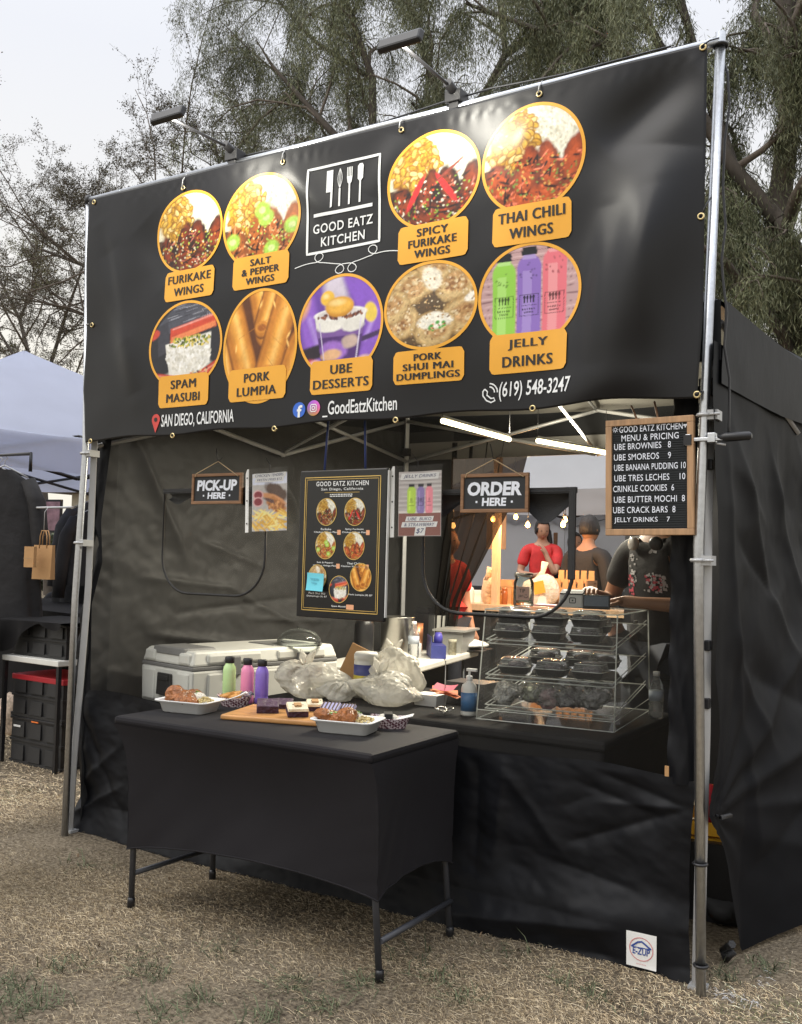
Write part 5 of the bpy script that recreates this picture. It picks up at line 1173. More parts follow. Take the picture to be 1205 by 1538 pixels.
for k,(mt,w_,a,z,lab) in enumerate(((m_orange,.062,.2,.072,'orange order slip lowest on the bill spike'),(m_orange,.058,1.0,.086,'orange order slip second from the bottom on the spike'),(m_orange,.055,.5,.098,'orange order slip just under the pink one on the spike'),(m_pink,.05,.1,.114,'pink order slip on top of the bill spike'))):
    def fn(U,V): 
        x=(U-.5)*w_*2; y=(V-.5)*w_*1.1; return x,y,.010*np.sin(U*3.3+k)+.006*(V-.5)*k-.2*np.abs(x)**1.4
    o = cloth('order_slip',fn,10,8,mt); o.location=(1.835,.44,CZ+z+.005); o.rotation_euler=(0,0,a); tag(o,lab,'paper slip','order slips on the spike')
b = B(); rbox(b,.11,.09,0,.05,0,-.008); put('paper_tray','small white paper tray beside the slumped bag','tray',(1.66,.62,CZ),(b,m_tray))
b = B(); rbox(b,.20,.16,0,.10,0,0); put('storage_tub','dark storage tub behind the bill spike','tub',(1.78,.80,CZ),(b,m_plas_b))

# ---- clear display case with three trays
cr = R(6); CC0 = (2.005,.405,CZ); case = thing('display_case','clear acrylic dessert case with three slanted trays on the counter','display case',CC0,cr)
CWd, CDp, CHt = .575, .68, .455
def case_panels():
    b = B(); e = .004
    T = .05  # the case narrows upwards front to back
    P = lambda x,y,z: (x,y,z)
    def quad(*pp): b.faces.new([b.verts.new(p) for p in pp])
    quad((0,0,.001),(CWd,0,.001),(CWd-.0,.03,CHt),(.02,.03,CHt)); quad((CWd,0,.001),(CWd,CDp,.001),(CWd,CDp-.06,CHt),(CWd,.03,CHt))
    quad((0,0,.001),(0,CDp,.001),(.02,CDp-.06,CHt),(.02,.03,CHt)); quad((.02,.03,CHt),(CWd,.03,CHt),(CWd,CDp-.06,CHt),(.02,CDp-.06,CHt)); quad((0,0,.001),(CWd,0,.001),(CWd,CDp,.001),(0,CDp,.001))
    return b
obj('panels', case_panels(), m_acryl, case)
b = B()
K = [(0,0,.001),(CWd,0,.001),(CWd,CDp,.001),(0,CDp,.001),(.02,.03,CHt),(CWd,.03,CHt),(CWd,CDp-.06,CHt),(.02,CDp-.06,CHt)]
for a,c in ((0,1),(1,2),(2,3),(3,0),(4,5),(5,6),(6,7),(7,4),(0,4),(1,5),(2,6),(3,7)): tube(b,[K[a],K[c]],.0028,4)
tube(b,[(0,-.0,.04),(CWd,0,.04)],.0018,4); tube(b,[(CWd,0,.04),(CWd,CDp,.055)],.0018,4); obj('edges', b, m_acedge, case)
TR = [.315,.170,.045]
for z in TR:
    b = B(); x0,x1,y0,y1 = .03,CWd-.012,.02,CDp-.04; zf, zb = z, z+.075
    def tq(*pp): b.faces.new([b.verts.new(p) for p in pp])
    tq((x0,y0,zf),(x1,y0,zf),(x1,y1,zb),(x0,y1,zb)); obj('tray', b, m_acryl, case)
    b = B(); 
    for pp in (((x0,y0,zf),(x1,y0,zf)),((x1,y0,zf),(x1,y1,zb)),((x1,y1,zb),(x0,y1,zb)),((x0,y1,zb),(x0,y0,zf)),((x0,y0,zf+.016),(x1,y0,zf+.016)),((x1,y0,zf+.016),(x1,y1,zb+.016)),((x0,y0,zf+.016),(x0,y1,zb+.016))): tube(b,list(pp),.0026,4)
    obj('tray_rim', b, m_acedge, case)
b = B(); bx(b,CWd-.002,CWd+.0012,.33,.40,CHt-.05,CHt-.036); obj('sticker', b, m_paper, case)
def in_case(x, y, z): 
    c, s = math.cos(cr), math.sin(cr); return (CC0[0]+x*c-y*s, CC0[1]+x*s+y*c, CC0[2]+z)
def clam_proto():
    t = thing('dessert_box','','dessert box',(0,0,0),0,'lidded dessert boxes in the display case')
    def sq(b, rows):
        rs=[]
        for (h,z,r) in rows:
            P=[]
            for (sx,sy,a0) in ((1,1,0),(-1,1,90),(-1,-1,180),(1,-1,270)):
                for k in range(5): a=R(a0+k*22.5); P.append(b.verts.new((sx*(h-r)+r*math.cos(a),sy*(h-r)+r*math.sin(a),z)))
            rs.append(P)
        for a,c in zip(rs,rs[1:]):
            for k in range(20): b.faces.new((a[k],a[(k+1)%20],c[(k+1)%20],c[k])).smooth=True
        return rs
    b=B(); rs=sq(b,[(.050,0,.02),(.056,.004,.022),(.064,.026,.022),(.068,.028,.022),(.068,.031,.022),(.060,.029,.02),(.052,.008,.02)]); b.faces.new(rs[0][::-1]); b.faces.new(rs[-1]); obj('base', b, m_plas_b, t)
    b=B(); rs=sq(b,[(.068,.032,.022),(.062,.035,.022),(.056,.060,.022),(.044,.066,.02)]); b.faces.new(rs[-1])
    for row in (rs[0],rs[2]): tube(b,[v.co.copy() for v in row],.0016,4,1,True)  # whitish lines added to stand for the lid's bright reflections
    obj('lid', b, [m_pet,m_acedge], t)
    b=B(); lump(b,(0,.0,.030),(.042,.038,.022),5,.25,2); obj('cake', b, m_brownie, t); return t
clam = clam_proto(); used=[False]
def copy_tree(o, parent=None):
    c=o.copy(); C.objects.link(c); c.parent=parent
    for ch in list(o.children): copy_tree(ch,c)
    return c
def place_clam(x,y,z,rz,label):
    o = copy_tree(clam) if used[0] else clam; used[0]=True
    o.location=in_case(x,y,z); o.rotation_euler=(0,0,rz+cr); o['label']=label
tz = lambda k,y: TR[k]+.075*(y-.02)/(CDp-.06)+.004
col=('left','middle','right')
for k,x in enumerate((.115,.275,.435)):
    place_clam(x,.10,tz(0,.12)+.006,.05*k,f'dark dessert box, {col[k]} one of the lower front row on the top tray')
    place_clam(x+.008,.105,tz(0,.12)+.068,.1-.06*k,f'dark dessert box stacked on the {col[k]} box of the top tray')
    place_clam(x+.02,.095,tz(1,.11)+.006,.15-.1*k,f'dark dessert box, {col[k]} one of the front row on the middle tray')
for x,y,k,l in ((.20,.30,1,'left one of the back row on the middle tray'),(.36,.30,1,'right one of the back row on the middle tray'),(.46,.29,1,'far right corner of the middle tray'),(.42,.30,0,'at the back right of the top tray'),(.22,.30,0,'at the back left of the top tray')):
    place_clam(x,y,tz(k,y+.03)+.006,.1,f'dark dessert box {l}')
def wrapper(o, s):
    b=B(); lump(b,(0,0,.04),(.072,.064,.046),s,.3,4)
    for v in b.verts:
        a=math.atan2(v.co.y,v.co.x); t_=max(0,v.co.z/.08); v.co += Vector((v.co.x,v.co.y,0)).normalized()*(-.016*(1-abs(math.sin(a*6+s)))**2*(.3+t_)+.006*noise.noise(v.co*60)); v.co.z=max(.002,v.co.z+.008*noise.noise(v.co*45+Vector((s,0,0))))
    tube(b,[(.0,0,.075),(.01,.004,.095),(.03,.01,.12)],[.012,.007,.022],7)
    obj('wrapper',b,m_cello,o)
cols_=[(.55,.56,.52),(.36,.40,.24),(.42,.26,.28),(.10,.09,.12),(.20,.19,.22),(.62,.62,.58)]
labs=('silvery wrapped treat bag at the left of the bottom tray','greenish wrapped treat bag on the bottom tray','pinkish wrapped treat bag in the middle of the bottom tray','dark wrapped treat bag on the bottom tray','charcoal wrapped treat bag at the right of the bottom tray','pale wrapped treat bag at the back of the bottom tray')
for k,(x,y) in enumerate(((.10,.12),(.20,.14),(.285,.11),(.37,.13),(.455,.12),(.20,.30))):
    b=B(); lump(b,(0,0,.030),(.050,.045,.032),60+k,.4,3)
    for v in b.verts: v.co += Vector(rg.normal(0,.0035,3))
    put('treat_bag',labs[k],'treat bag',in_case(x,y,tz(2,y+.03)+.004),(b,M(f'wrapped treat {k}',tuple(q*1.25 for q in cols_[k]),.3,.1,var=.45,vs=35,bump=1,bs=45)),'wrapped treats on the bottom tray'); wrapper(last_[0], 60+k)
def water_bottle(label,c,h=.2):
    t=thing('water_bottle',label,'bottle',c); b=B(); k=h/.2
    lathe(b,[(0,0),(.026,0),(.031,.008),(.031,.05),(.029,.06),(.031,.07),(.031,.125),(.026,.150),(.013,.176),(.013,.184),(0,.184)],18); 
    for v in b.verts: v.co*=k
    obj('body',b,m_pet,t); b=B(); lathe(b,[(.0145*k,.182*k),(.0145*k,.2*k),(0,.2*k)],14); obj('cap',b,m_paper,t); b=B(); lathe(b,[(.0315*k,.078*k),(.0315*k,.12*k)],18); obj('label',b,M('pale bottle label',(.45,.5,.58),.5),t)
water_bottle('small water bottle standing behind the right side of the display case',(2.60,.93,CZ))
# on top of the case
TOPC=CZ+CHt+.004
def ontop(u,v): q=at(u,v,2,TOPC); return (q[0],q[1],TOPC)
jq=(2.02,.62,TOPC); t=thing('tip_jar','square glass jar with a handwritten tip label on the display case','jar',in_case(.075,.36,CHt+.004),R(20)); b=B()
lathe(b,[(0,0),(.042,0),(.046,.006),(.046,.105),(.038,.122),(.038,.128),(.041,.13),(.041,.148),(.037,.148),(.036,.13),(.036,.12),(.043,.102),(.043,.012),(0,.010)],24); obj('glass',b,m_glass,t)
b=B(); lathe(b,[(.0415,.137),(.0425,.142),(.0415,.147)],24); obj('lip_ring',b,m_steel,t)
b=B(); bx(b,-.029,.029,-.0475,-.0455,.028,.088); n_=obj('note',b,M('pale pink note',(.74,.50,.42),.8,var=.04),t)
fm=flat(-.0482); lettering('TIP',-.003,.070,.026,.016,fm,m_ink,n_,0); lettering('jar',-.008,.046,.022,.018,fm,m_ink,n_,0)
stroke('smile_mark',[(.014+.009*math.cos(a),.048+.009*math.sin(a)) for a in np.linspace(3.3,6.1,10)],.0022,fm,m_ink,n_)
for x in (.011,.018): stroke('smile_mark',[(x,.050),(x,.055)],.002,fm,m_ink,n_)
b=B()
for k in range(3):
    mt=Matrix.Translation((rg.uniform(-.01,.01),rg.uniform(-.01,.01),.02+k*.01))@Matrix.Rotation(k*.9,4,'Z')@Matrix.Rotation(R(60),4,'X'); bx(b,-.028,.028,-.012,.012,-.001,.001,0,mt)
put('banknotes','folded banknotes inside the glass tip jar','money',tuple(np.array(in_case(.075,.36,CHt+.012))),(b,M('banknote green',(.30,.36,.26),.8)))
t=thing('card_terminal','white card terminal with a square emblem on the display case','card terminal',in_case(.275,.44,CHt+.004),R(14)); b=B()
vs=[(-.055,-.04,0),(.055,-.04,0),(.055,.06,0),(-.055,.06,0),(-.052,-.03,.062),(.052,-.03,.062),(.05,.05,.08),(-.05,.05,.08)]; q_=[b.verts.new(p) for p in vs]
for f in ((3,2,1,0),(4,5,6,7),(0,1,5,4),(1,2,6,5),(2,3,7,6),(3,0,4,7)): b.faces.new([q_[i] for i in f])
bo=obj('body',b,m_paper,t,bevel=.008)
fm=lambda x,z: np.stack([np.asarray(x,float),-.0415+.16*np.asarray(z,float),np.asarray(z,float)],-1)
stroke('emblem',[(-.004,.022),(.018,.022),(.020,.024),(.020,.042),(.018,.044),(-.004,.044),(-.006,.042),(-.006,.024)],.0035,fm,m_ink,bo,True); stroke('emblem',[(.0035,.033),(.0105,.033)],.007,fm,m_ink,bo)
b=B(); bx(b,-.05,.05,-.031,.055,.0622,.083,0); [setattr(v.co,'z',.064+.19*(v.co.y+.03) if v.co.z>.07 else .058) for v in b.verts]; obj('screen',b,m_chalk,bo)
t=thing('customer_display','small dark customer screen at the right front of the case top','screen',in_case(.40,.38,CHt+.004),R(14)); b=B(); bx(b,-.058,.058,-.008,.03,0,.008); bx(b,-.058,.058,-.006,.004,.006,.062,0,Matrix.Rotation(R(-12),4,'X')); bd=obj('body',b,m_plas_b,t,bevel=.002)
b=B(); bx(b,-.052,.052,-.0085,-.007,.012,.056,0,Matrix.Rotation(R(-12),4,'X')); obj('screen_face',b,M('blue grey screen',(.10,.13,.17),.2),bd)
b=B(); bx(b,-.075,.075,-.05,.05,0,.006); put('snack_plate','small pink plate of wrapped sweets behind the tip jar','plate',in_case(.17,.50,CHt+.004),(b,M('pink plate',(.62,.22,.28),.5)))

# ================================================================== signs on the front wall
SY=WY-.022
def chalk_sign(label, line, ul,ur,vt,vb, apex, hang):
    a=at(ul,(vt+vb)/2,1,SY); c=at(ur,(vt+vb)/2,1,SY); zc=at((ul+ur)/2,vt,1,SY)[2], at((ul+ur)/2,vb,1,SY)[2]
    x0,x1,z1,z0=a[0],c[0],zc[0],zc[1]; cx_,cz_=(x0+x1)/2,(z0+z1)/2
    t=thing('hanging_sign',label,'sign',(cx_,SY,cz_)); hw_,hh=(x1-x0)/2,(z1-z0)/2; f=.014
    b=B(); bx(b,-hw_+f*.6,hw_-f*.6,-.002,.004,-hh+f*.6,hh-f*.6); bd=obj('board',b,m_chalk,t)
    b=B(); bx(b,-hw_,hw_,-.008,.006,hh-f,hh); bx(b,-hw_,hw_,-.008,.006,-hh,-hh+f); bx(b,-hw_,-hw_+f,-.008,.006,-hh+f,hh-f); bx(b,hw_-f,hw_,-.008,.006,-hh+f,hh-f); obj('frame',b,m_wood,t,bevel=.002)
    fm=flat(-.0034)
    lettering(line,0,hh*.22,hw_*2*.80,hh*.72,fm,m_wletter,bd,.045,.08); lettering('HERE',0,-hh*.45,hw_*.72,hh*.42,fm,m_wletter,bd,.04,.06)
    for s in (-1,1): stroke('dot_mark',[(s*hw_*.52-.004,-hh*.45),(s*hw_*.52+.004,-hh*.45)],.008,fm,m_wletter,bd)
    ap=at(*apex,1,SY); A=(ap[0]-cx_,0,ap[2]-cz_)
    b=B(); tube(b,[(-hw_*.85,-.009,hh-.016),(-hw_*.82,-.009,hh),A,(hw_*.86,-.009,hh-.016)],.0022,5); obj('cord',b,m_twine,t)
    b=B(); tube(b,[(A[0],.0,A[2]-.006),(A[0]-.012,.003,A[2]+.035),(A[0]-.02,.006,A[2]+.06)],.0022,5); tube(b,[(A[0],.0,A[2]),(A[0]+.03,-.002,A[2]+.018)],.0018,5); obj('tie',b,m_plas_b,t)
chalk_sign('small framed PICK-UP HERE chalkboard hanging over the left window flap','PICK-UP',289.5,364.5,711,757,(328,693),0)
chalk_sign('larger framed ORDER HERE chalkboard hanging over the open window','ORDER',693,795,711,770,(742,690),0)

def sleeve(label, pic, ul,ur,vt,vb, lines, holes=True, tie=(0,0), rot=0):
    a=at(ul,(vt+vb)/2,1,SY); c=at(ur,(vt+vb)/2,1,SY); z1=at((ul+ur)/2,vt,1,SY)[2]; z0=at((ul+ur)/2,vb,1,SY)[2]; cx_,cz_=(a[0]+c[0])/2,(z0+z1)/2; w_,h=c[0]-a[0],z1-z0
    t=thing('poster',label,'poster',(cx_,SY,cz_)); t.rotation_euler=(0,rot,0)
    crv=lambda off: (lambda x,z: np.stack([np.asarray(x,float), -.004-.010*np.sin(np.asarray(x,float)*18)**2+.006*np.asarray(z,float)-off, np.asarray(z,float)],-1))
    pw,ph=w_*.86,h*.90; s_=sheet('print',pic,.008,-h*.035,pw,ph,crv(0),m_print,t,60,90)
    for (body,zc,wf,hh,it) in lines:
        bw=pw*wf; x0=.008
        q=np.array([(x0-bw/2-.006,zc*h-hh*.8),(x0+bw/2,zc*h-hh*.8),(x0+bw/2+.006,zc*h+hh*.8),(x0-bw/2,zc*h+hh*.8)]); n=8
        P=np.array([q[0]+(q[1]-q[0])*i/n for i in range(n+1)]+[q[3]+(q[2]-q[3])*i/n for i in range(n+1)])
        F=[(i,i+1,n+2+i,n+1+i) for i in range(n)]
        o=obj('caption',(crv(.0012)(P[:,0],P[:,1]),F),m_paper,t)
        lettering(body,x0,zc*h,bw*.9,hh,crv(.002),m_navy2,o,.0,.25)
    P=np.array([(x,z) for x in np.linspace(-w_/2,w_/2,10) for z in (-h/2,h/2)]); F=[(2*i,2*i+2,2*i+3,2*i+1) for i in range(9)]
    obj('sleeve',(crv(.006)(P[:,0],P[:,1]),F),m_sleeve,t)
    P=np.array([(-w_/2-.016,-h/2),(-w_/2+.006,-h/2),(-w_/2+.006,h/2),(-w_/2-.006,h/2),(-w_/2-.016,h/2-.02)]); hs=obj('punched_strip',(crv(.004)(P[:,0],P[:,1]),[(0,1,2,3,4)]),m_paper,t)
    for z in (-.36,0,.36):
        b=B(); lathe(b,[(.0035,0),(.0035,.001)],10); 
        for v in b.verts: v.co=Vector((v.co.x-w_/2-.004,float(crv(.0055)(-w_/2,z*h)[1])-v.co.z,v.co.y+z*h))
        obj('punch_hole',b,m_ink,hs)
    b=B(); tube(b,[(tie[0],-.006,h/2-.012),(tie[0]+.004,-.002,h/2+.012),(tie[0]-.03,.006,h/2+.05)],.002,5); obj('tie',b,m_plas_b,t)
m_navy2=M('dark navy ink',(.05,.06,.16),.6)
p=Pic(110,(.55,.56,.60),2,1.5); p.rect(-1,1,.62,1.,(.60,.63,.74)); p.rect(-1,1,-1,.62,(.42,.40,.38))
p.ell(.35,.35,.7,.26,(.09,.055,.04),-.3,.3,.4); p.ell(.25,.10,.75,.14,(.52,.24,.10),-.25,.3,.3); p.ell(.35,-.12,.62,.24,(.42,.17,.05),-.3,.25,.5); p.ell(.1,.02,.5,.07,(.12,.06,.05),-.25,.4)
p.dots(40,.35,-.15,.5,.2,[(.58,.28,.10),(.28,.10,.03)],.06)
for y in (.26,.02): p.ell(-.68,y,.27,.17,(.62,.36,.36),0,.2); p.ell(-.68,y,.21,.13,(.22,.035,.045),0,.2)
for i in range(60): p.ell(p.rg.uniform(-.95,.95),p.rg.uniform(-.95,-.35),.34,.035,[(.78,.52,.12),(.62,.36,.06),(.86,.66,.26)][i%3],p.rg.uniform(-.8,.8),.4)
p.a=np.clip(p.a*1.3,0,1); p.tex(.15,10)
sleeve('clear sleeved poster of a chicken tender basket with fries left of the menu board',p,376,436,703,799,[('CHICKEN TENDERS',.385,.92,.012,1),('WITH FRIES $12',.315,.80,.012,1)],tie=(.0,0),rot=R(-2))
p=Pic(110,(.40,.37,.36),9,1.6)
for i in range(9):
    y=-.25+i*.14; p.rect(-1,1,y,y+.012,(.16,.13,.12))
    for j in range(5): p.ell(p.rg.uniform(-1,1),y+.07,.4,.012,(.54,.52,.50),0,.9)
p.rect(-1,1,-1,-.28,(.20,.085,.07)); p.rect(-1,1,-.30,-.22,(.60,.56,.52))
for x,c in ((-.42,(.42,.60,.08)),(0,(.22,.17,.38)),(.42,(.66,.22,.27))):
    p.ell(x,.42,.18,.10,c,0,.1); p.rect(x-.18,x+.18,-.26,.42,c); p.ell(x,-.26,.17,.04,c,0,.1); p.rect(x-.13,x-.04,-.2,.4,tuple(min(1,q*1.3) for q in c)); p.rect(x-.11,x+.11,.48,.56,c); p.rect(x-.125,x+.125,.53,.62,(.02,.02,.025))
    t_=tuple(q*.2 for q in c)
    for a in ((-.12,.12,.20,.21),(-.12,.12,-.06,-.05),(-.12,-.11,-.06,.2),(.11,.12,-.06,.2),(-.09,.09,.05,.06)): p.rect(x+a[0],x+a[1],a[2],a[3],t_)
    for k in (-.05,0,.05): p.rect(x+k-.01,x+k+.01,.08,.17,t_)
p.a=np.clip(p.a*1.3,0,1)
sleeve('clear sleeved poster of three jelly drink bottles left of the open window',p,594,668,699,807,[('JELLY DRINKS',.345,.86,.016,1),('UBE  BUKO',-.245,.62,.012,1),('& STRAWBERRY',-.325,.80,.013,1),('$7',-.415,.22,.022,1)],tie=(-.01,0),rot=R(-1))

# menu board
a=at(446,820,1,SY-.03); c=at(581,820,1,SY-.03); z1=at(513,706,1,SY)[2]; z0=at(513,930,1,SY)[2]; cx_,cz_=(a[0]+c[0])/2,(z0+z1)/2; w_,h=c[0]-a[0],z1-z0
mb=thing('menu_board','tall glossy black menu board with gold border hung on blue straps','menu board',(cx_,SY-.03,cz_),R(-2))
b=B(); bx(b,-w_/2,w_/2,0,.02,-h/2,h/2); bd=obj('board',b,m_board,mb,bevel=.006)
b=B(); bx(b,w_/2-.004,w_/2+.003,.004,.017,-h/2+.02,h/2-.01); obj('side_edge',b,m_paper,mb)
fm=flat(-.0012)
for k,q in ((.032,.0035),(.041,.002)): stroke('gold_border',[(-w_/2+k,-h/2+k),(w_/2-k,-h/2+k),(w_/2-k,h/2-k),(-w_/2+k,h/2-k)],q,fm,m_gold,bd,True)
lettering('GOOD EATZ KITCHEN',0,h*.405,w_*.60,.020,fm,m_white,bd,.02,0,1.1); lettering('San Diego, California',0,h*.366,w_*.48,.014,fm,m_white,bd,.015,0,1.15)
stroke('gold_border',[(-w_*.2,h*.345),(w_*.2,h*.345)],.0015,fm,m_gold,bd)
for k in range(2):
    xx_=-w_*.135
    while xx_ < w_*.12:
        d_=w_*rg.uniform(.012,.03); stroke('fine_print',[(xx_,h*(.332-.012*k)),(xx_+d_,h*(.332-.012*k))],.004,fm,m_white,bd); xx_+=d_+w_*.006
mp=[('furi',-.17,.215,.115,['Furikake','Chicken Wings Plate']),('spicy',.155,.215,.115,['Spicy Furikake','Chicken Wings Plate']),('salt',-.17,-.01,.115,['Salt & Pepper','Chicken Wings Plate']),('thai',.155,-.01,.115,['Thai Chili','Chicken Wings Plate']),('shumai',-.255,-.225,.105,['Pork Shui Mai','Dumplings (4) $7']),('lumpia',.24,-.215,.115,['Pork Lumpia (4) $7']),('spam',.0,-.300,.112,['Spam Masubi'])]
for k,x,z,r,ls in mp:
    pic={'spam':pic_spam,'lumpia':pic_lumpia,'shumai':pic_shumai}[k](n=70) if k in ('spam','lumpia','shumai') else pic_wings(k,80+int(100*x),70)
    d=disc('food_picture',pic,x*w_,z*h,r*w_,r*w_*1.08,fm,m_print,bd,18,48); ring('rim',x*w_,z*h,r*w_,r*w_*1.08,.0014,flat(-.0018),m_gold,d)
    for j,s_ in enumerate(ls):
        zz_=z*h-r*w_*1.08-.016-.013*j; lettering(s_,x*w_,zz_,w_*.0148*len(s_),.0085,fm,m_white,bd,.01)
    if k not in ('shumai','lumpia'): rrect('price_sticker',x*w_+w_*.13-(.02 if k=='spam' else 0),x*w_+w_*.17,zz_-.010,zz_+.010,.002,fm,M('orange price sticker',(.80,.40,.22),.6),bd)
for x in (-.23,.24):
    b=B(); zt=1.99-cz_; tube(b,[(w_*x,.012,h/2-.003),(w_*x+(.014 if x<0 else -.012),.012,zt)],.005,6); obj('strap',b,m_blue,mb)
st=at(474,874,1,SY-.035); b=B(); n=8
def fn(U,V): x=(U-.5)*.088; z=(V-.5)*.074; return x+.006*(1-V),-.004-.012*(1-V)**2*1+.002*np.sin(U*5),z
o=cloth('sticky_note',fn,10,10,m_sticky); o.location=(st[0],SY-.0335,st[2]); o.rotation_euler=(0,R(2),0); tag(o,'light blue sticky note stuck over a picture on the black menu board','sticky note')
fs=lambda x,z: np.stack([np.asarray(x,float),-.0065-.012*(.5-np.asarray(z)/.074)**2-.001+0*np.asarray(x),np.asarray(z,float)],-1)
m_pencil=M('pencil grey blue',(.10,.38,.48),.8)
stroke('scribble',[(-.022+.0011*i,.012+.005*math.sin(i*1.3)) for i in range(40)],.0016,fs,m_pencil,o); stroke('scribble',[(-.015+.0011*i,-.004+.004*math.sin(i*1.7)) for i in range(26)],.0014,fs,m_pencil,o)

# letter board
LY=-.02; xx0=at(911,716,1,LY)[0]; xx1=at(1043,716,1,LY)[0]; z1=at(977,628,1,LY)[2]; z0=at(976,804,1,LY)[2]; cx_,cz_=(xx0+xx1)/2,(z0+z1)/2; w_,h=xx1-xx0,z1-z0
lbd=thing('letter_board','oak framed black letter board with white menu prices by the right pole','letter board',(cx_,LY,cz_)); lbd.rotation_euler=(0,R(-.8),0)
f=.0215; b=B(); bx(b,-w_/2+f*.5,w_/2-f*.5,0,.012,-h/2+f*.5,h/2-f*.5)
for i in range(46):
    z=-h/2+f+(h-2*f)*i/45; bx(b,-w_/2+f,w_/2-f,-.0025,.0,z-.0024,z+.0024)
bd=obj('felt_board',b,M('black felt',(.022,.025,.027),.9,var=.1),lbd)
b=B(); bx(b,-w_/2,w_/2,-.010,.016,h/2-f,h/2); bx(b,-w_/2,w_/2,-.010,.016,-h/2,-h/2+f); bx(b,-w_/2,-w_/2+f,-.010,.016,-h/2+f,h/2-f); bx(b,w_/2-f,w_/2,-.010,.016,-h/2+f,h/2-f); obj('frame',b,m_woodl,lbd,bevel=.002)
fm=flat(-.0042)
def lp(u,v): p_=at(u,v,1,LY); return p_[0]-cx_,p_[2]-cz_
for s_,u0,u1,v0,v1 in (('GOOD EATZ KITCHEN',932,1027,645,640.5),('MENU & PRICING',935,1021,658.5,654),('UBE BROWNIES   8',924,1009,671,668),('UBE SMOREOS    9',923.5,1009,686.5,684.5),('UBE BANANA PUDDING 10',923.5,1031,702,699.5),('UBE TRES LECHES    10',923.5,1030,718,716),('CRINKLE COOKIES  6',921.5,1013,734,732.5),('UBE BUTTER MOCHI  8',922.5,1029,750,749),('UBE CRACK BARS  8',921,1014.5,766,765),('JELLY DRINKS    7',922.5,1006,781.5,781)):
    a=lp(u0,v0); c=lp(u1,v1); lettering(s_,(a[0]+c[0])/2,(a[1]+c[1])/2,c[0]-a[0],.0215,fm,m_wletter,bd,.003,0,1.05)
a=lp(1031,640); stroke('heart_mark',[(a[0]-.006,a[1]+.003),(a[0],a[1]+.001),(a[0]+.006,a[1]+.003)],.006,fm,m_wletter,bd); stroke('heart_mark',[(a[0]-.002,a[1]-.003),(a[0]+.002,a[1]-.003)],.006,fm,m_wletter,bd)
a=lp(926,645); stroke('sun_mark',[(a[0]+.005*math.cos(t),a[1]+.005*math.sin(t)) for t in np.linspace(0,6.28,13)[:-1]],.0018,fm,m_wletter,bd,True)
for k in range(8): t_=k*.785; stroke('sun_mark',[(a[0]+.007*math.cos(t_),a[1]+.007*math.sin(t_)),(a[0]+.0105*math.cos(t_),a[1]+.0105*math.sin(t_))],.0018,fm,m_wletter,bd)
b=B(); 
for u,u2,v2 in ((958,943,606),(989,978,600)):
    b=B(); a=lp(u,628); c=lp(u2,v2); tube(b,[(a[0],.005,h/2-.003),(c[0],.05,c[1])],.004,5); obj('hanger',b,m_wood,lbd)
cq=at(1062,660,1,-.015); cl=thing('spring_clamp','black handled bar clamp pinching the letter board to the right pole','clamp',tuple(cq))
b=B(); bx(b,-.065,.075,-.010,.010,-.006,.006); bx(b,-.067,-.05,-.016,.03,-.02,.018); bx(b,.005,.03,-.016,.012,-.012,.02); obj('bar',b,m_galv,cl,bevel=.002)
b=B(); tube(b,[(.035,0,.004),(.06,0,.005),(.135,0,.006),(.142,0,.006)],[.010,.016,.014,.008],10); obj('grip',b,m_plas_b,cl); b=B(); bx(b,-.072,-.046,-.018,-.004,-.018,.016); obj('jaw_pad',b,m_plas_b,cl)
b=B(); tube(b,[(.03,0,-.014),(.06,0,-.02)],.004,6); obj('trigger',b,m_alu,cl)

# ================================================================== PEOPLE
def skin_mesh(nodes, edges, sub=2):
    """nodes: name -> (x,y,z,r); one continuous surface grown round the joints"""
    names = list(nodes); me = bpy.data.meshes.new('s'); idx = {n:i for i,n in enumerate(names)}
    me.from_pydata([nodes[n][:3] for n in names], [(idx[a],idx[b_]) for a,b_ in edges], [])
    o = bpy.data.objects.new('s', me); C.objects.link(o)
    md = o.modifiers.new('skin','SKIN'); md.use_smooth_shade = True
    for n in names:
        r = nodes[n][3]; sv = me.skin_vertices[0].data[idx[n]]; sv.radius = r if isinstance(r, tuple) else (r, r)
        sv.use_root = (n == names[0])
    o.modifiers.new('sub','SUBSURF').levels = sub; o.modifiers['sub'].render_levels = sub
    bpy.context.view_layer.update()
    m2 = o.evaluated_get(bpy.context.evaluated_depsgraph_get()).to_mesh()
    V = [tuple(v.co) for v in m2.vertices]; F = [list(p.vertices) for p in m2.polygons]
    o.to_mesh_clear(); bpy.data.objects.remove(o); return V, F
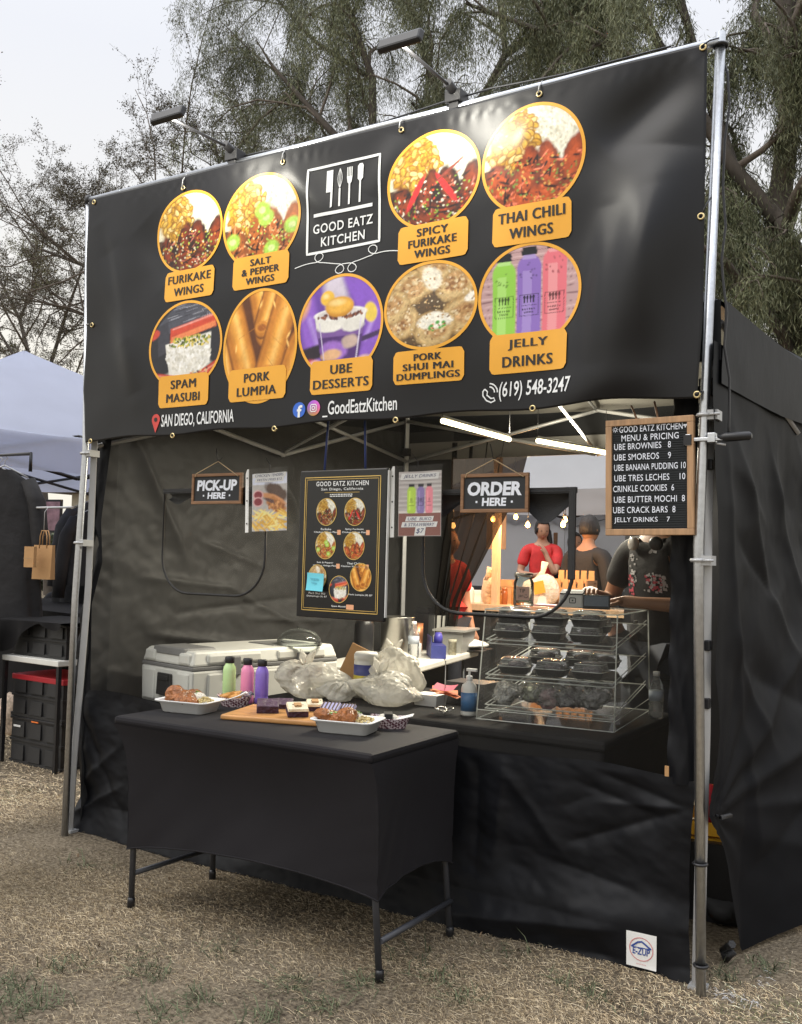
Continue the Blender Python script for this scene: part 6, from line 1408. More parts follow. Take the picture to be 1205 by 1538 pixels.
def head_geo(b, c, yaw, nod, s=1., mi=0):
    t = bmesh.new(); bmesh.ops.create_uvsphere(t, u_segments=22, v_segments=16, radius=1)
    rot = Matrix.Rotation(yaw,4,'Z') @ Matrix.Rotation(nod,4,'X'); mp = {}
    for v in t.verts:
        x,y,z = v.co; w_ = .074-.014*max(0,-z)**1.5; p = Vector((x*w_, y*.094-.004*(1-z*z), z*.115))
        if y < 0:
            g = lambda a,c_,k: math.exp(-((x-a)/k)**2-((z-c_)/k)**2)
            p.y -= .022*math.exp(-(x/.16)**2-((z+.12)/.22)**2); p.y += .010*(g(.42,.08,.2)+g(-.42,.08,.2)); p.y -= .006*g(0,-.5,.25)+.006*g(0,-.85,.3)
        mp[v.index] = b.verts.new(Vector(c)+rot @ (p*s))
    for f in t.faces: g = b.faces.new([mp[v.index] for v in f.verts]); g.smooth=True; g.material_index=mi
    t.free()
    for sx in (-1,1):
        q = b.verts[:] ; lump(b, Vector(c)+rot @ Vector((sx*.076*s,.010*s,.0)), (.010*s,.018*s,.030*s), 1, .05, 1, yaw, mi)
        lump(b, Vector(c)+rot @ Vector((sx*.030*s,-.086*s,.010*s)), (.011*s,.005*s,.005*s), 1, .0, 1, yaw, mi+1)
    lump(b, Vector(c)+rot @ Vector((0,-.094*s,-.052*s)), (.022*s,.006*s,.006*s), 2, .0, 1, yaw, mi+2)
m_eye = M('dark eye',(.02,.015,.012),.3); m_lip = M('lips',(.36,.10,.09),.5)
def person(label, p, rz, J, shirt, skin=None, sleeve='short', hairk=None, head_turn=0, nod=0, pants=None, H=1.66):
    """J: overrides of the joints (metres, figure faces -Y)"""
    skin = skin or m_skin; t = thing('person', label, 'person', p, rz); k = H/1.70
    N = dict(pel=(0,0,.94,(.135,.105)),wst=(0,0,1.08,(.125,.095)),chs=(0,.0,1.28,(.15,.105)),nkb=(0,.01,1.44,(.075,.065)),nck=(0,.0,1.50,.052),hed=(0,-.01,1.58,.058))
    for s,S in ((1,'l'),(-1,'r')):
        N.update({S+'sh':(s*.175,.01,1.40,.058),S+'el':(s*.225,.02,1.12,.042),S+'wr':(s*.22,-.10,.90,.028),S+'pm':(s*.215,-.14,.84,(.036,.018)),
                  S+'hp':(s*.09,0,.90,.095),S+'kn':(s*.10,-.01,.48,.062),S+'an':(s*.10,.02,.09,.042),S+'to':(s*.11,-.12,.03,.035)})
    for q,v in J.items(): N[q] = (*v, *N[q][3:]) if len(v) == 3 else v
    Fi = []
    for S in 'lr':
        pm, wr, el = (np.array(N[S+q][:3]) for q in ('pm','wr','el')); d = pm-wr; d/=np.linalg.norm(d)
        sd_ = np.cross(d,[0,0,1]); sd_ = sd_/(np.linalg.norm(sd_)+1e-6); up = np.cross(sd_,d)
        for f in range(4):
            b0 = pm+sd_*(f-1.5)*.019+d*.018; L = (.034,.040,.037,.028)[f]
            N[f'{S}f{f}a']=(*b0,.0095); N[f'{S}f{f}b']=(*(b0+d*L-up*.010),.0085); N[f'{S}f{f}c']=(*(b0+d*L*1.7-up*.032),.007); Fi += [(S+'pm',f'{S}f{f}a'),(f'{S}f{f}a',f'{S}f{f}b'),(f'{S}f{f}b',f'{S}f{f}c')]
        sg = 1 if S=='l' else -1
        b0 = pm-d*.015-sg*sd_*.034-up*.008; N[S+'ta']=(*b0,.011); N[S+'tb']=(*(b0+d*.035-sg*sd_*.014-up*.012),.009); Fi += [(S+'pm',S+'ta'),(S+'ta',S+'tb')]
    E_ = [('pel','wst'),('wst','chs'),('chs','nkb'),('nkb','nck'),('nck','hed')]
    for S in 'lr': E_ += [('nkb',S+'sh'),(S+'sh',S+'el'),(S+'el',S+'wr'),(S+'wr',S+'pm'),('pel',S+'hp'),(S+'hp',S+'kn'),(S+'kn',S+'an'),(S+'an',S+'to')]
    N = {q:(v[0]*k,v[1]*k,v[2]*k,v[3]) for q,v in N.items()}
    V,F = skin_mesh(N, E_+Fi); b = B(); vs = [b.verts.new(v) for v in V]
    for f in F:
        try: b.faces.new([vs[i] for i in f]).smooth=True
        except ValueError: pass
    hc = Vector(N['hed'][:3])+Vector((0,-.012,.045)); head_geo(b, hc, head_turn, nod); obj('body', b, [skin,m_eye,m_lip], t, False)
    G = {q:(N[q][0],N[q][1],N[q][2],tuple(np.array(N[q][3] if isinstance(N[q][3],tuple) else (N[q][3],)*2)+.016)) for q in ('pel','wst','chs','nkb','lsh','rsh')}
    G['nkb'] = (*N['nkb'][:2], N['nkb'][2]-.02, (.088,.075)); G['hem'] = (N['pel'][0],N['pel'][1],N['pel'][2]-.11,(.155,.125)); e2=[('hem','pel'),('pel','wst'),('wst','chs'),('chs','nkb'),('nkb','lsh'),('nkb','rsh')]
    for S in 'lr':
        a, c = np.array(N[S+'sh'][:3]), np.array(N[S+'el'][:3]); f = .75 if sleeve=='short' else 1.0
        G[S+'sh'] = (*N[S+'sh'][:3], .078); G[S+'sl'] = (*(a+(c-a)*f), .068 if sleeve=='short' else .056); e2.append((S+'sh',S+'sl'))
        if sleeve=='long':
            wv = np.array(N[S+'wr'][:3]); G[S+'cu']=(*(c+(wv-c)*.92),.042); e2.append((S+'sl',S+'cu'))
    V,F = skin_mesh(G, e2); obj('shirt', (V,F), shirt, t, True)
    G = {q:(*N[q][:3], tuple(np.array(N[q][3] if isinstance(N[q][3],tuple) else (N[q][3],)*2)+.014)) for q in ('pel','lhp','rhp','lkn','rkn','lan','ran')}
    V,F = skin_mesh(G, [('pel','lhp'),('lhp','lkn'),('lkn','lan'),('pel','rhp'),('rhp','rkn'),('rkn','ran')], 1); obj('trousers', (V,F), pants or m_jean, t, True)
    if hairk:
        mt_, style = hairk; b = B(); rot = Matrix.Rotation(head_turn,4,'Z') @ Matrix.Rotation(nod,4,'X'); tt = bmesh.new(); bmesh.ops.create_uvsphere(tt,u_segments=22,v_segments=14,radius=1); mp={}
        for v in tt.verts:
            x,y,z = v.co
            if (y < -.30 and z < .50 and abs(x) < .72) or z < -.6: continue
            mp[v.index] = b.verts.new(hc+rot @ Vector((x*.085,y*.104+.008,z*.124+.008)))
        for f in tt.faces:
            if all(v.index in mp for v in f.verts): b.faces.new([mp[v.index] for v in f.verts])
        tt.free()
        if style == 'pony':
            lump(b, hc+rot @ Vector((.0,.10,.06)),(.04,.045,.04),3,.15,2)
            tube(b,[hc+rot @ Vector(q) for q in ((.03,.10,.06),(.08,.06,-.04),(.095,.0,-.14),(.09,-.03,-.24))],[.03,.04,.035,.012],8)
        if style == 'long': lump(b, hc+rot @ Vector((0,.06,-.10)),(.085,.06,.16),4,.15,2)
        obj('cap' if style=='cap' else 'hair', b, mt_, t, True, solid=.004)
    return t, N, hc

# the vendor at the till (face hidden by the letter board), hand reaching to the card terminal
vt, N_, hc = person('vendor in a black printed T-shirt with headphones round the neck behind the display case', (2.47,1.36,0), R(-22), dict(lel=(.30,-.10,1.16),lwr=(.10,-.26,1.17),lpm=(.02,-.29,1.175),rel=(-.27,-.02,1.16),rwr=(-.13,-.30,1.20),rpm=(-.08,-.36,1.215)), m_tblack, m_skin2, hairk=(m_tgrey,'cap'), nod=R(14), H=1.76)
b = B(); c_ = Vector((N_['nck'][0],N_['nck'][1]-.01,N_['nck'][2]-.025)); tube(b,[c_+Vector((.080*math.cos(a),.075*math.sin(a)-.01,-.02+.02*math.sin(a))) for a in np.linspace(-.6,3.74,18)],.010,8)
hp_ = put('headphones','silvery headphones worn round the neck of the vendor','headphones',(0,0,0),(b,m_plas_b)); hp_.parent=None; hp_.matrix_world = vt.matrix_basis
for sx in (-1,1):
    b=B(); mt=Matrix.Translation(c_+Vector((sx*.068,-.092,-.045)))@Matrix.Rotation(R(90),4,'X')@Matrix.Rotation(sx*R(20),4,'Y'); t_=bmesh.new(); lathe(t_,[(0,-.018),(.028,-.016),(.034,-.005),(.032,.010),(.024,.015),(0,.018)],18)
    mp={v:b.verts.new(mt@v.co) for v in t_.verts}
    for f in t_.faces: b.faces.new([mp[v] for v in f.verts]).smooth=True
    t_.free(); bmesh.ops.delete(b,geom=[v for v in b.verts if not v.link_faces],context='VERTS'); obj('ear_cup',b,M('silver plastic',(.45,.44,.42),.35) if sx<0 else m_plas_b,hp_)
# print on the shirt front: a block of red and white flecks
sh_ = [o for o in vt.children if o.name.startswith('shirt')][0]
b=B(); R2=np.random.default_rng(4)
def flecks(cx_,cz_,w_,h_,n,mi):
    for i in range(n):
        x=cx_+R2.uniform(-w_,w_); z=cz_+R2.uniform(-h_,h_); s=R2.uniform(.003,.008); y=-.150+.35*x*x
        vs=[b.verts.new((x+a*s,y-.0+R2.uniform(0,.0005),z+c_2*s)) for a,c_2 in ((-1,-.6),(1,-1),(.8,1),(-1,.8))]; b.faces.new(vs).material_index=mi
flecks(.06,1.30,.05,.045,46,0); flecks(.055,1.30,.04,.04,22,1); flecks(-.085,1.29,.028,.05,30,1); flecks(-.07,1.36,.025,.07,26,0); flecks(.045,1.46,.022,.022,24,0)
pr_=obj('shirt_print',b,[M('grey print',(.42,.41,.42),.8),M('red shirt print',(.48,.06,.09),.8)],sh_)
sw_=pr_.modifiers.new('wrap','SHRINKWRAP'); sw_.target=sh_; sw_.wrap_method='PROJECT'; sw_.use_project_y=True; sw_.use_negative_direction=True; sw_.use_positive_direction=True; sw_.offset=.003
person('shopper in a dark hooded top standing in the shade behind the vendor', (at(884,800,1,4.75)[0],4.75,0), R(165), {}, m_tblack, m_skin2, 'long', (m_hair,'short'), H=1.76)
wq=at(815,797,1,6.7); person('woman in a red top with dark ponytail resting her chin on her hand', (wq[0],6.7,wq[2]-1.60), R(18), dict(lel=(.16,-.20,1.14),lwr=(.07,-.17,1.33),lpm=(.04,-.16,1.40),rel=(-.24,-.05,1.14),rwr=(-.06,-.24,1.12),rpm=(.02,-.25,1.13)), m_red, m_skin, 'short', (m_hair,'pony'), head_turn=R(20), nod=R(16), H=1.68)
person('person in a dark cap standing right behind the woman in red', (wq[0]+.22,7.1,-.05), R(30), {}, m_tblack, m_skin, 'short', (m_hair,'short'), H=1.74)
person('person in a red shirt half hidden behind the black net curtain', (.09,3.55,0), R(60), dict(rel=(-.25,-.02,1.12),rwr=(-.20,-.20,1.02),rpm=(-.17,-.25,1.0)), m_red, m_skin, 'short', (m_hair,'short'), head_turn=R(30), H=1.60)
person('far shopper in a grey shirt seen past the timber post', (-1.0,9.5,0), R(160), {}, M('grey blue cotton',(.22,.25,.32),.8), m_skin, 'short', (m_hair,'short'))

# ================================================================== inside at the back: white table and its things
wt=thing('folding_table','white folding table along the left side inside the booth','table',(0,0,0)); Wz=.735
d=np.array([-.187,.982]); n_=np.array([-.982,-.187]); q0=np.array([.90,1.60])
def wpt(a,s,z=Wz): q=q0+d*a+n_*s; return (q[0],q[1],z)
wr=math.atan2(d[1],d[0])-math.pi/2
b=B(); mt=Matrix.Translation((*wpt(.8,.30,0)[:2],0))@Matrix.Rotation(wr,4,'Z'); bx(b,-.30,.30,-.80,.80,Wz-.045,Wz,0,mt); obj('table_top',b,m_whtable,wt,bevel=.01)
for sx in (-.24,.24):
    for sy in (-.62,.62): b=B(); c_=mt@Vector((sx,sy,0)); tube(b,[(c_.x,c_.y,0),(c_.x,c_.y,Wz-.045)],.013,8); obj('leg',b,m_leg,wt)
def shape(*rows): b=B(); lathe(b,list(rows),24); return b
put('stock_pot','tall steel stock pot on the white table behind the menu board','pot',wpt(1.02,.42),(shape((0,0),(.11,0),(.115,.005),(.115,.24),(.122,.245),(.122,.25),(.112,.25),(.105,.02),(0,.02)),m_steel))
put('coffee_urn','black insulated flask behind the dome lid','flask',wpt(.62,.50),(shape((0,0),(.06,0),(.065,.01),(.065,.21),(.05,.25),(.03,.26),(.03,.285),(0,.285)),m_plas_b))
put('utensil_holder','slim copper toned cup beside the steel pot','cup',wpt(1.20,.34),(shape((0,0),(.04,0),(.045,.2),(.041,.2),(.037,.01),(0,.01)),M('copper',(.55,.24,.12),.35,.8)))
water_bottle('clear water bottle with pink band standing by the wipes tub',wpt(.75,.20),.24)
b=B(); rbox(b,.10,.14,0,.26,0,0); rbox(b,.09,.12,.262,.30); put('drink_dispenser','dark drink dispenser at the far end of the white table','dispenser',wpt(1.42,.36),(b,m_plas_b),None,wr)
b=B(); rbox(b,.10,.30,0,.085); bx(b,-.048,-.044,-.14,.14,.085,.14); t=put('wrap_carton','long blue carton of cling wrap on the white table','carton',wpt(.92,.10),(b,m_bluebox),None,wr+R(25))
b=B(); bx(b,.0505,.052,-.12,.10,.02,.06); obj('print',b,m_paper,t)
b=B(); bx(b,-.045,.045,-.02,.02,0,.085); bx(b,-.03,.03,-.018,.018,.086,.10); put('tissue_box','white and blue box leaning behind the blue carton','box',wpt(.88,.24),(b,[m_paper]),None,wr+R(60))
put('spray_cap','small purple blue cap lying on the blue carton','cap',wpt(1.02,.12,Wz+.086),(shape((0,0),(.03,0),(.03,.04),(.02,.07),(0,.07)),M('violet blue plastic',(.08,.07,.40),.4)))
b=B(); rbox(b,.20,.30,0,.15,.02,-.02); rbox(b,.245,.345,.151,.165); put('storage_tub','grey lidded storage tub on the white table','tub',wpt(1.36,.10),(b,m_tub),None,wr)
put('seasoning_jar','small labelled seasoning jar in front of the grey tub','jar',wpt(1.12,.05),(shape((0,0),(.028,0),(.028,.085),(.031,.087),(.031,.105),(0,.105)),M('spice label',(.42,.40,.30),.5,var=.5,vs=60)))
b=B(); lump(b,(0,0,.032),(.09,.10,.034),9,.2); speck(b,5,.0,-.02,.05,.05,.05,.02,1,.005); put('bread_pack','wrapped white pack with green print at the near right end of the white table','pack',wpt(1.52,.02,Wz+.012),(b,[m_paper,m_green]))
b=B(); rbox(b,.24,.26,0,.012,0,-.01); put('serving_tray','dark serving tray under the wrapped white pack','tray',wpt(1.50,.03),(b,m_plas_b),None,wr)
b=B(); rbox(b,.26,.30,0,.10); rbox(b,.20,.20,.101,.24); put('appliance','pale kitchen appliance at the back of the white table below the window zip','appliance',wpt(1.62,.34),(b,m_coolw),None,wr)
# crate on the ground at the right
b=B()
bx(b,-.17,.17,-.13,.13,0,.012); 
for z in (.02,): 
    for (x0,x1,y0,y1) in ((-.18,.18,-.14,-.13),(-.18,.18,.13,.14),(-.18,-.17,-.13,.13),(.17,.18,-.13,.13)): bx(b,x0,x1,y0,y1,z,z+.05)
put('milk_crate','yellow plastic crate glimpsed beside the right pole','crate',(2.83,.86,.30),(b,m_yelp),None,R(12))
b=B(); rbox(b,.40,.36,0,.30); put('storage_tote','black storage tote under the yellow crate','tote',(2.80,.86,0),(b,m_plas_b),None,R(8))
b=B(); lathe(b,[(0,0),(.04,0),(.04,.16),(.02,.19),(0,.19)],14); put('red_bottle','red topped bottle standing in the yellow crate','bottle',(2.86,.80,.315),(b,m_redlid))
wb=at(1086,1392,2,0); b=B(); lump(b,(0,0,.06),(.13,.10,.07),5,.25,3); 
for v in b.verts: v.co.z=max(v.co.z,.0)
put('duffel_bag','grey black weight bag on the grass behind the right pole','bag',(wb[0]-.02,wb[1]+.08,0),(b,m_tgrey),None,R(20))

# net curtain at the back opening, timber post, string bulbs
def cur(U,V):
    z=.75+1.5*V; L=np.array([at(u,v,1,3.06) for u,v in ((652,990),(653,905),(660,820),(672,740),(676,640))]); Q=np.array([at(u,v,1,3.06) for u,v in ((675,990),(692,905),(716,860),(746,800),(776,740),(800,640))])
    xl=np.interp(z,L[:,2],L[:,0]); xr=np.interp(z,Q[:,2],Q[:,0]); x=xl+(xr-xl)*U+.010*np.sin(U*38+V*3)*U*(1-U)*4
    return x, 3.06+.035*np.sin(U*30+V*2)+.02*U, z
o=cloth('net_curtain',cur,80,40,m_mesh); tag(o,'black net curtain gathered to the left behind the order sign','curtain')
p0=at(745,870,1,4.0); b=B(); bx(b,p0[0]-.028,p0[0]+.028,3.97,4.03,.0,2.3); tag(obj('timber_post',b,m_post,None,bevel=.004),'pale timber post in the stall behind the booth','post')
p0=at(834,820,1,7.3); b=B(); bx(b,p0[0]-.02,p0[0]+.02,7.29,7.33,.0,1.74); tag(obj('timber_post',b,m_wood,None,bevel=.004),'brown timber post right beside the woman in red','post')
for k,(u,v,y,lab) in enumerate(((681,788,3.5,'glowing amber string bulb low beside the net curtain'),(741,778,3.7,'glowing amber bulb just under the order sign'),(793,787,4.2,'glowing amber bulb left of the woman in red'),(846,786,3.9,'glowing amber bulb at the right window zip, lower of its pair'),(849,779,4.1,'glowing amber bulb at the right window zip, upper of its pair'),(667,757,3.6,'glowing amber bulb between drink poster and order sign'),(775,775,4.4,'faint amber bulb under the right end of the order sign'))):
    q=at(u,v,1,y); t=thing('string_bulb',lab,'bulb',tuple(q),0,'string bulbs in the stall behind'); b=B(); lathe(b,[(0,-.032),(.014,-.026),(.020,-.010),(.014,.008),(.008,.018),(0,.018)],12); obj('bulb',b,m_bulb,t)
    b=B(); lathe(b,[(.009,.016),(.010,.04),(0,.042)],10); tube(b,[(0,0,.04),(.004,0,.09),(0,0,.16)],.003,4); obj('socket',b,m_plas_b,t)
    if k in (1,2,3,5):
        ld=bpy.data.lights.new('bulb_light','POINT'); ld.energy=18; ld.color=(1,.52,.2); ld.shadow_soft_size=.03; lo=bpy.data.objects.new('bulb_light',ld); C.objects.link(lo); lo.parent=t; lo.location=(0,-.03,-.03)
# stall behind: counter, bags and racks
t=thing('stall_counter','orange lit timber counter of the stall behind','counter',(0,0,0)); b=B(); bx(b,-.6,1.75,3.95,4.5,.98,1.03); obj('top',b,m_post,t); b=B(); bx(b,-.58,1.73,3.97,4.48,.0,.979); obj('front',b,m_cloth,t)
q=at(733,892,1,4.05); b=B(); lump(b,(0,0,.11),(.075,.05,.13),4,.16,3); tube(b,[(0,0,.2),(.0,0,.25),(.02,0,.29)],[.05,.035,.05],8); put('paper_sack','crumpled orange lit paper sack left of the tip jar','sack',(q[0],4.08,1.03),(b,M('waxed paper',(.66,.48,.30),.5,bump=.8,bs=30)))
q=at(806,890,1,4.05); film=(q[0],4.1,1.03); b=B(); lump(b,(0,0,.12),(.135,.09,.14),12,.22,3); tube(b,[(0,0,.2),(.03,0,.28),(.05,0,.36)],[.05,.02,.03],7); o=put('plastic_bag','bulging white plastic bag with orange print right of the tip jar','plastic bag',film,(b,m_bag))
b=B(); bx(b,.03,.125,-.1,-.094,.09,.19,0,Matrix.Rotation(R(-14),4,'Y')); obj('print',b,M('orange print',(.75,.32,.04),.6),o)
b=B(); bx(b,-.1,.09,-.06,.06,.0,.11); put('white_box','white box inside the bulging plastic bag','box',film,(b,m_paper))
q=at(846,870,1,4.1); t=thing('display_rack','small rack of kraft bags at the right edge of the open window','rack',(q[0]+.03,4.2,1.03)); b=B()
for k in range(3): bx(b,-.16,.16,-.06+.07*k,.0+.07*k,.05+.07*k,.06+.07*k)
for x in (-.16,.15): bx(b,x,x+.01,-.06,.16,0,.22)
obj('shelves',b,m_wood,t)
for k in range(3):
    for j in range(5):
        b=B(); bx(b,-.026,.026,-.01,.012,0,.085,0,None,.004); bx(b,-.024,.024,-.002,.002,.083,.097); o=obj('kraft_pouch',b,m_kraft); o.location=(q[0]+.03-.13+.065*j,4.2-.03+.07*k,1.03+.061+.07*k); tag(o,'small kraft pouch standing on the rack in the stall behind','pouch','kraft pouches on the rack')
for k,(u,h_,w_,mt,nm,lab) in enumerate(((762,.20,.10,m_kraft,'goods_box','kraft goods box behind the tip jar on the orange lit counter'),(781,.12,.08,m_orange,'goods_box','orange goods box just left of the white plastic bag'),(716,.10,.07,m_paper,'goods_box','small white goods box between squeeze bottle and paper sack'),(826,.14,.07,m_paper,'goods_box','white goods box at the foot of the kraft pouch rack'))):
    q=at(u,880,1,4.3); b=B(); bx(b,-w_/2,w_/2,-.04,.04,0,h_); bx(b,-w_/2-.003,w_/2+.003,-.043,.043,h_*.72,h_+.003); put(nm,lab,'box',(q[0],4.32,1.03),(b,mt),None,R(8*k))
for k,u in enumerate((752,756.5,772,777,790)):
    q=at(u,880,1,4.1); b=B(); h_=.09+.02*(k%3); lathe(b,[(0,0),(.026,0),(.027,h_),(.022,h_+.01),(.024,h_+.012),(.024,h_+.028),(0,h_+.028)],14)
    put('goods_jar',('amber jar nearest the timber post on the stall counter','tall amber jar second from the timber post','amber jar half hidden behind the tip jar','tall amber jar seen right of the tip jar','amber jar against the white plastic bag')[k],'jar',(q[0],4.12,1.03),(b,M(f'amber preserve {k}',((.50,.22,.05),(.36,.12,.04),(.55,.30,.10))[k%3],.25,var=.3)),'jars on the stall counter')
q=at(703,890,1,4.0); put('squeeze_bottle','small white squeeze bottle at the foot of the net curtain','bottle',(q[0],4.05,1.03),(shape((0,0),(.03,0),(.032,.01),(.032,.10),(.022,.13),(.008,.14),(.006,.17),(0,.17)),m_paper))
b=B(); bx(b,-1.4,2.2,0,.5,0,1.12); o=obj('market_table',b,m_cloth); o.location=(-.2,5.75,0); o.modifiers.new('bevel','BEVEL').width=.02; tag(o,'black draped table behind the woman in red','table')
q=at(768,800,1,5.2); b=B(); bx(b,-.10,.10,-.005,.005,0,.42); tag(obj('shop_board',b,m_woodl),'narrow brown panel hanging left of the woman in red','panel'); bpy.data.objects['shop_board'].location=(at(766,805,1,5.0)[0]-.14,5.0,1.50)
# white canopy of the stall behind
def canopy(name,label,c,rz,half,ze,zp,mat,hv=.28,legs=True,wall=None):
    t=thing(name,label,'canopy tent',(c[0],c[1],0),rz)
    cc=[(-half,-half,ze),(half,-half,ze),(half,half,ze),(-half,half,ze)]; T=np.array((0,0,zp))
    for i in range(4):
        P,Q=np.array(cc[i]),np.array(cc[(i+1)%4])
        def fn(U,V):
            E=P[None,None]+(Q-P)[None,None]*U[...,None]; S=E+(T-E)*(V[...,None]*.995)
            return S[...,0],S[...,1],S[...,2]-.07*np.sin(np.pi*U)*(1-V)+.03*np.sin(np.pi*V)*np.sin(np.pi*U)+.02*fbm(U*7+i,V*5,33)
        cloth('roof',fn,30,22,mat,t)
        def fv(U,V):
            x=P[0]+(Q[0]-P[0])*U;y=P[1]+(Q[1]-P[1])*U;nx,ny=Q[1]-P[1],-(Q[0]-P[0]);L=math.hypot(nx,ny);k=.01*(1-V)+.03*(1-V)*fbm(U*10+i,V*2,34)
            return x+nx/L*k,y+ny/L*k,ze-.07*np.sin(np.pi*U)-hv*V
        cloth('valance',fv,40,8,mat,t)
    if legs:
        for x,y,_ in cc:
            b=B(); bx(b,x*.985-.02,x*.985+.02,y*.985-.02,y*.985+.02,0,ze-.01); obj('leg',b,m_plas_b if name!='x' else m_alu,t)
        for i in range(4):
            P,Q=np.array(cc[i])*.98,np.array(cc[(i+1)%4])*.98
            for k in range(2):
                a,c_=P+(Q-P)*k/2,P+(Q-P)*(k+1)/2; b=B(); tube(b,[(a[0],a[1],ze-.05),(c_[0],c_[1],ze-.38)],.014,4); tube(b,[(a[0],a[1],ze-.38),(c_[0],c_[1],ze-.05)],.014,4); obj('truss_bar',b,m_plas_b,t)
    for i in (wall or []):
        P,Q=np.array(cc[i]),np.array(cc[(i+1)%4])
        def fw(U,V): x=P[0]+(Q[0]-P[0])*U;y=P[1]+(Q[1]-P[1])*U; return x*.97,y*.97+.05*fbm(U*6,V*4,36),.05+(ze-.1)*V
        cloth('side_wall',fw,30,24,mat,t)
    return t
q=at(850,735,1,7.2); canopy('canopy_tent','white canopy tent of the stall behind seen through the open window',(q[0]+.35,8.1),R(-4),1.5,2.25,3.1,m_tentw,wall=[3,2,1])

# ================================================================== LEFT NEIGHBOUR
canopy('canopy_tent','bluish white canopy tent of the neighbouring stall at the left edge',(-3.62,2.35),R(-20),1.5,2.32,3.17,m_tentb,.27)
lq=lambda u,v,y=.9: at(u,v,1,y)
# garments on a rail
t=thing('clothes_rail','black metal clothes rail at the left edge','rail',(-1.95,.95,0)); b=B(); tube(b,[(-.6,0,0),(-.6,0,2.02),(.32,0,2.02),(.32,0,1.9)],.012,8); obj('rail',b,m_plas_b,t)
def garment(label,c,rz,w_,h,mat,sleeve=True):
    t=thing('hanging_coat',label,'garment',c,rz,'dark garments on the rail')
    def fn(U,V):
        a=U*2*np.pi; wv=np.interp(V,[0,.8,.9,1],[w_*.62,w_*.50,w_*.46,w_*.12]); r=1+.12*np.sin(a*5+V*2)*(1-V)
        return wv*np.cos(a)*r,.07*np.sin(a)*r*(1-.5*V)+.02*fbm(U*5,V*5,3),-h+h*V
    cloth('body',fn,48,26,mat,t)
    if sleeve:
        for s in (-1,1):
            b=B(); tube(b,[(s*w_*.36,0,-.07),(s*w_*.52,-.01,-.22),(s*w_*.60,-.02,-.48),(s*w_*.64,-.02,-.72)],[.05,.06,.056,.048],10); obj('sleeve',b,mat,t)
    b=B(); tube(b,[(-w_*.36,0,-.05),(0,0,.03),(w_*.36,0,-.05)],.006,6); tube(b,[(0,0,.03),(0,0,.06),(.02,0,.08),(.0,0,.10)],.003,5); obj('hanger',b,m_alu,t)
garment('black coat hanging at the left edge under the bluish canopy',(-1.90,.95,1.92),R(35),.44,1.02,m_tblack)
garment('dark grey jacket hanging behind the black coat',(-2.05,1.02,1.92),R(50),.44,1.05,m_tgrey)
garment('black T-shirt hanging further back behind the paper bags',(-2.55,2.3,1.72),R(60),.42,.62,m_tblack)
def kraft_bag(label,c,w_,h,rz,handles):
    t=thing('paper_bag',label,'paper bag',c,rz,None); b=B(); d_=w_*.28
    P=[(-w_/2,-d_/2,0),(w_/2,-d_/2,0),(w_/2,d_/2,0),(-w_/2,d_/2,0),(-w_/2,-.012,h),(w_/2,-.012,h),(w_/2,.012,h),(-w_/2,.012,h)]; v_=[b.verts.new(p) for p in P]
    for f in ((3,2,1,0),(0,1,5,4),(1,2,6,5),(2,3,7,6),(3,0,4,7)): b.faces.new([v_[i] for i in f])
    obj('bag',b,m_kraft,t,solid=.001)
    if handles:
        b=B()
        for y in (-.012,.012): tube(b,[(-w_*.2,y,h-.02),(-w_*.18,y,h+.06),(-w_*.1,y,h+.095),(w_*.1,y,h+.095),(w_*.18,y,h+.06),(w_*.2,y,h-.02)],.004,6)
        obj('handle',b,m_kraft,t)
    else:
        b=B(); bx(b,-w_*.4,w_*.4,-.02-d_/2*.5,-.02-d_/2*.5+.001,h*.42,h*.44); obj('fold',b,m_kraftd,t)
q=at(65,870,1,1.0); kraft_bag('larger kraft paper bag with twisted handles hanging by the left pole',(q[0],1.0,q[2]),.158,.225,R(8),True)
q=at(45,852,1,.9); kraft_bag('small folded kraft bag hanging left of the larger one',(q[0],.9,q[2]),.088,.135,R(4),False)
q=at(66,805,1,1.02); b=B(); tube(b,[(0,0,0),(0,.0,.16),(.02,.01,.19)],.003,5); tube(b,[(-.6,.02,.19),(.25,.02,.19)],.008,6); tag(obj('hook_rail',b,m_alu),'thin rail with a hook that carries the kraft bags','rail'); bpy.data.objects['hook_rail'].location=tuple(q)
# stacked crates with a shelf plate between
def crate(label,c,rz,l,h,red=False,tagd=False):
    t=thing('storage_crate',label,'crate',c,rz,'black crates of the neighbouring stall'); b=B(); bx(b,-l/2,l/2,-.17,.17,0,h-.012); 
    bx(b,-l/2-.008,l/2+.008,-.178,.178,h*.48,h*.53); bx(b,-l/2-.008,l/2+.008,-.178,.178,.0,.02)
    for r_ in range(2):
        for k in range(3):
            x=-l/2+l*(k+.5)/3; z0=h*(.08 if r_==0 else .58); bx(b,x-l*.12,x+l*.12,-.184,-.17,z0,z0+h*.32,0,None,.006)
    obj('body',b,m_crate,t,bevel=.006); b=B(); bx(b,-l/2-.01,l/2+.01,-.18,.18,h-.035 if red else h-.02,h); obj('lid',b,m_redlid if red else m_plas_b,t,bevel=.005)
    if tagd:
        b=B(); bx(b,-l*.42,-l*.28,-.187,-.1845,h*.78,h*.82); obj('sticker',b,m_paper,t); 
        b=B(); bx(b,-l*.06,.04,-.187,-.1845,h*.93,h*.955); obj('sticker',b,m_orange,t)
    return t
cxx=-1.385; cr2=R(-3)
crate('lowest black crate of the stack left of the left pole',(cxx,1.07,.0),cr2,.52,.30,False,True)
crate('black crate with a red lid in the stack under the white shelf',(cxx,1.07,.302),cr2,.52,.27,True)
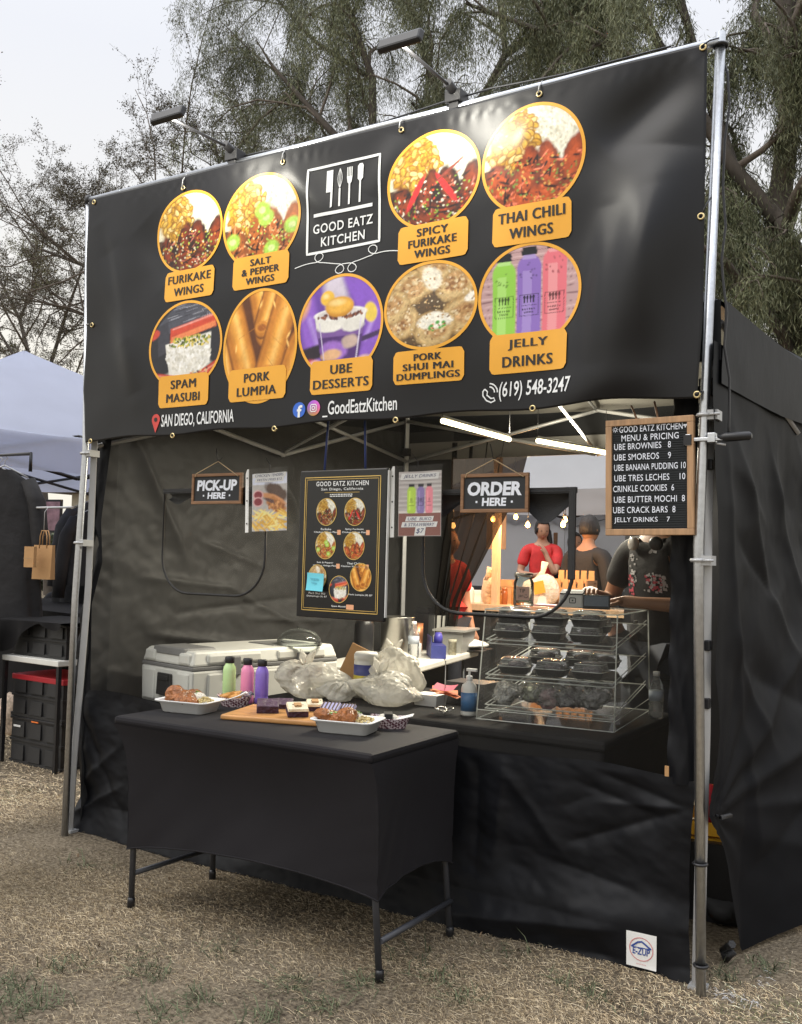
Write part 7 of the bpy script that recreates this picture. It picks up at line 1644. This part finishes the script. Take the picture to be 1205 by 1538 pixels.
t=thing('shelf_table','narrow table with a white top edge standing over the crates','table',(cxx,1.05,0),cr2); b=B(); bx(b,-.30,.29,-.22,.25,.66,.695); obj('top',b,m_whtable,t,bevel=.004)
for x in (-.285,.275):
    for y in (-.20,.22): b=B(); bx(b,x-.012,x+.012,y-.012,y+.012,0,.66); obj('leg',b,m_plas_b,t)
crate('black crate resting on the white shelf edge',(cxx,1.07,.697),cr2,.54,.22)
def drp(U,V):
    x=-.34+.66*U; z0=.30+.0*U; s=V*1.0; y=np.where(s<.5,.25-.47*(s/.5),-.225-.012*np.sin(U*20)); z=np.where(s<.5,.0,-(s-.5)/.5*(.02+.20*np.clip(1-U*1.5,0,1)**1.0+.03*np.sin(U*9)))
    return x,y,z+.006*fbm(U*6,V*6,4)
o=cloth('table_cloth',drp,40,40,m_cloth); o.location=(cxx,1.05,.93); o.rotation_euler=(0,0,cr2); tag(o,'black cloth thrown over the crates of the neighbouring stall','cloth')
def drp2(U,V):
    x=-.42+.28*U; return x+.02*np.sin(V*9),-.30-.03*np.sin(U*14+V*2),.95-.72*V*(1-.25*U)
o=cloth('dark_drape',drp2,24,30,m_cloth); o.location=(cxx-.12,1.05,0); tag(o,'dark cloth hanging down left of the stacked crates','cloth')
b=B(); bx(b,-1.6,.55,-.35,.9,.0,.95); o=obj('stall_table',b,m_cloth); o.location=(-2.05,1.75,0); o.rotation_euler=(0,0,R(-12)); tag(o,'black covered table deeper in the neighbouring stall','table')
q=at(8,1105,2,0); b=B(); lump(b,(0,0,.14),(.14,.10,.17),6,.15,3)
for v in b.verts: v.co.z=max(v.co.z,0)
put('tote_bag','patterned pale bag on the ground at the left edge','bag',(q[0]-.02,q[1]+.05,0),(b,M('patterned canvas',(.50,.36,.28),.8,var=.6,vs=40)))
q=at(78,790,1,2.6); t=thing('picture_frame','small framed picture standing in the neighbouring stall','picture',(q[0],2.6,q[2]-.06),R(10)); b=B(); bx(b,-.11,.11,-.01,.01,0,.30); obj('frame',b,m_plas_b,t,bevel=.004); b=B(); bx(b,-.092,.092,-.0125,-.011,.02,.28); obj('picture',b,M('pinkish picture',(.42,.24,.26),.5,var=.6,vs=14),t)
q=at(113,800,1,5.0); person('fair haired person in a pink top seen past the left pole',(q[0],5.0,0),R(60),{},m_pinkt,m_skin,'short',(m_hairw,'short'),H=1.50)
q=at(103,860,1,2.9); person('dark haired person bending low in the neighbouring stall',(q[0],2.9,-.35),R(40),{},m_tblack,m_skin2,'short',(m_hair,'long'),nod=R(30),H=1.56)
garment('long dark shirt hanging in the middle of the neighbouring stall',(-2.75,2.45,1.80),R(50),.46,.85,m_tgrey)
garment('black hooded top hanging beside the long dark shirt',(-2.45,2.75,1.78),R(65),.46,.85,m_tblack)
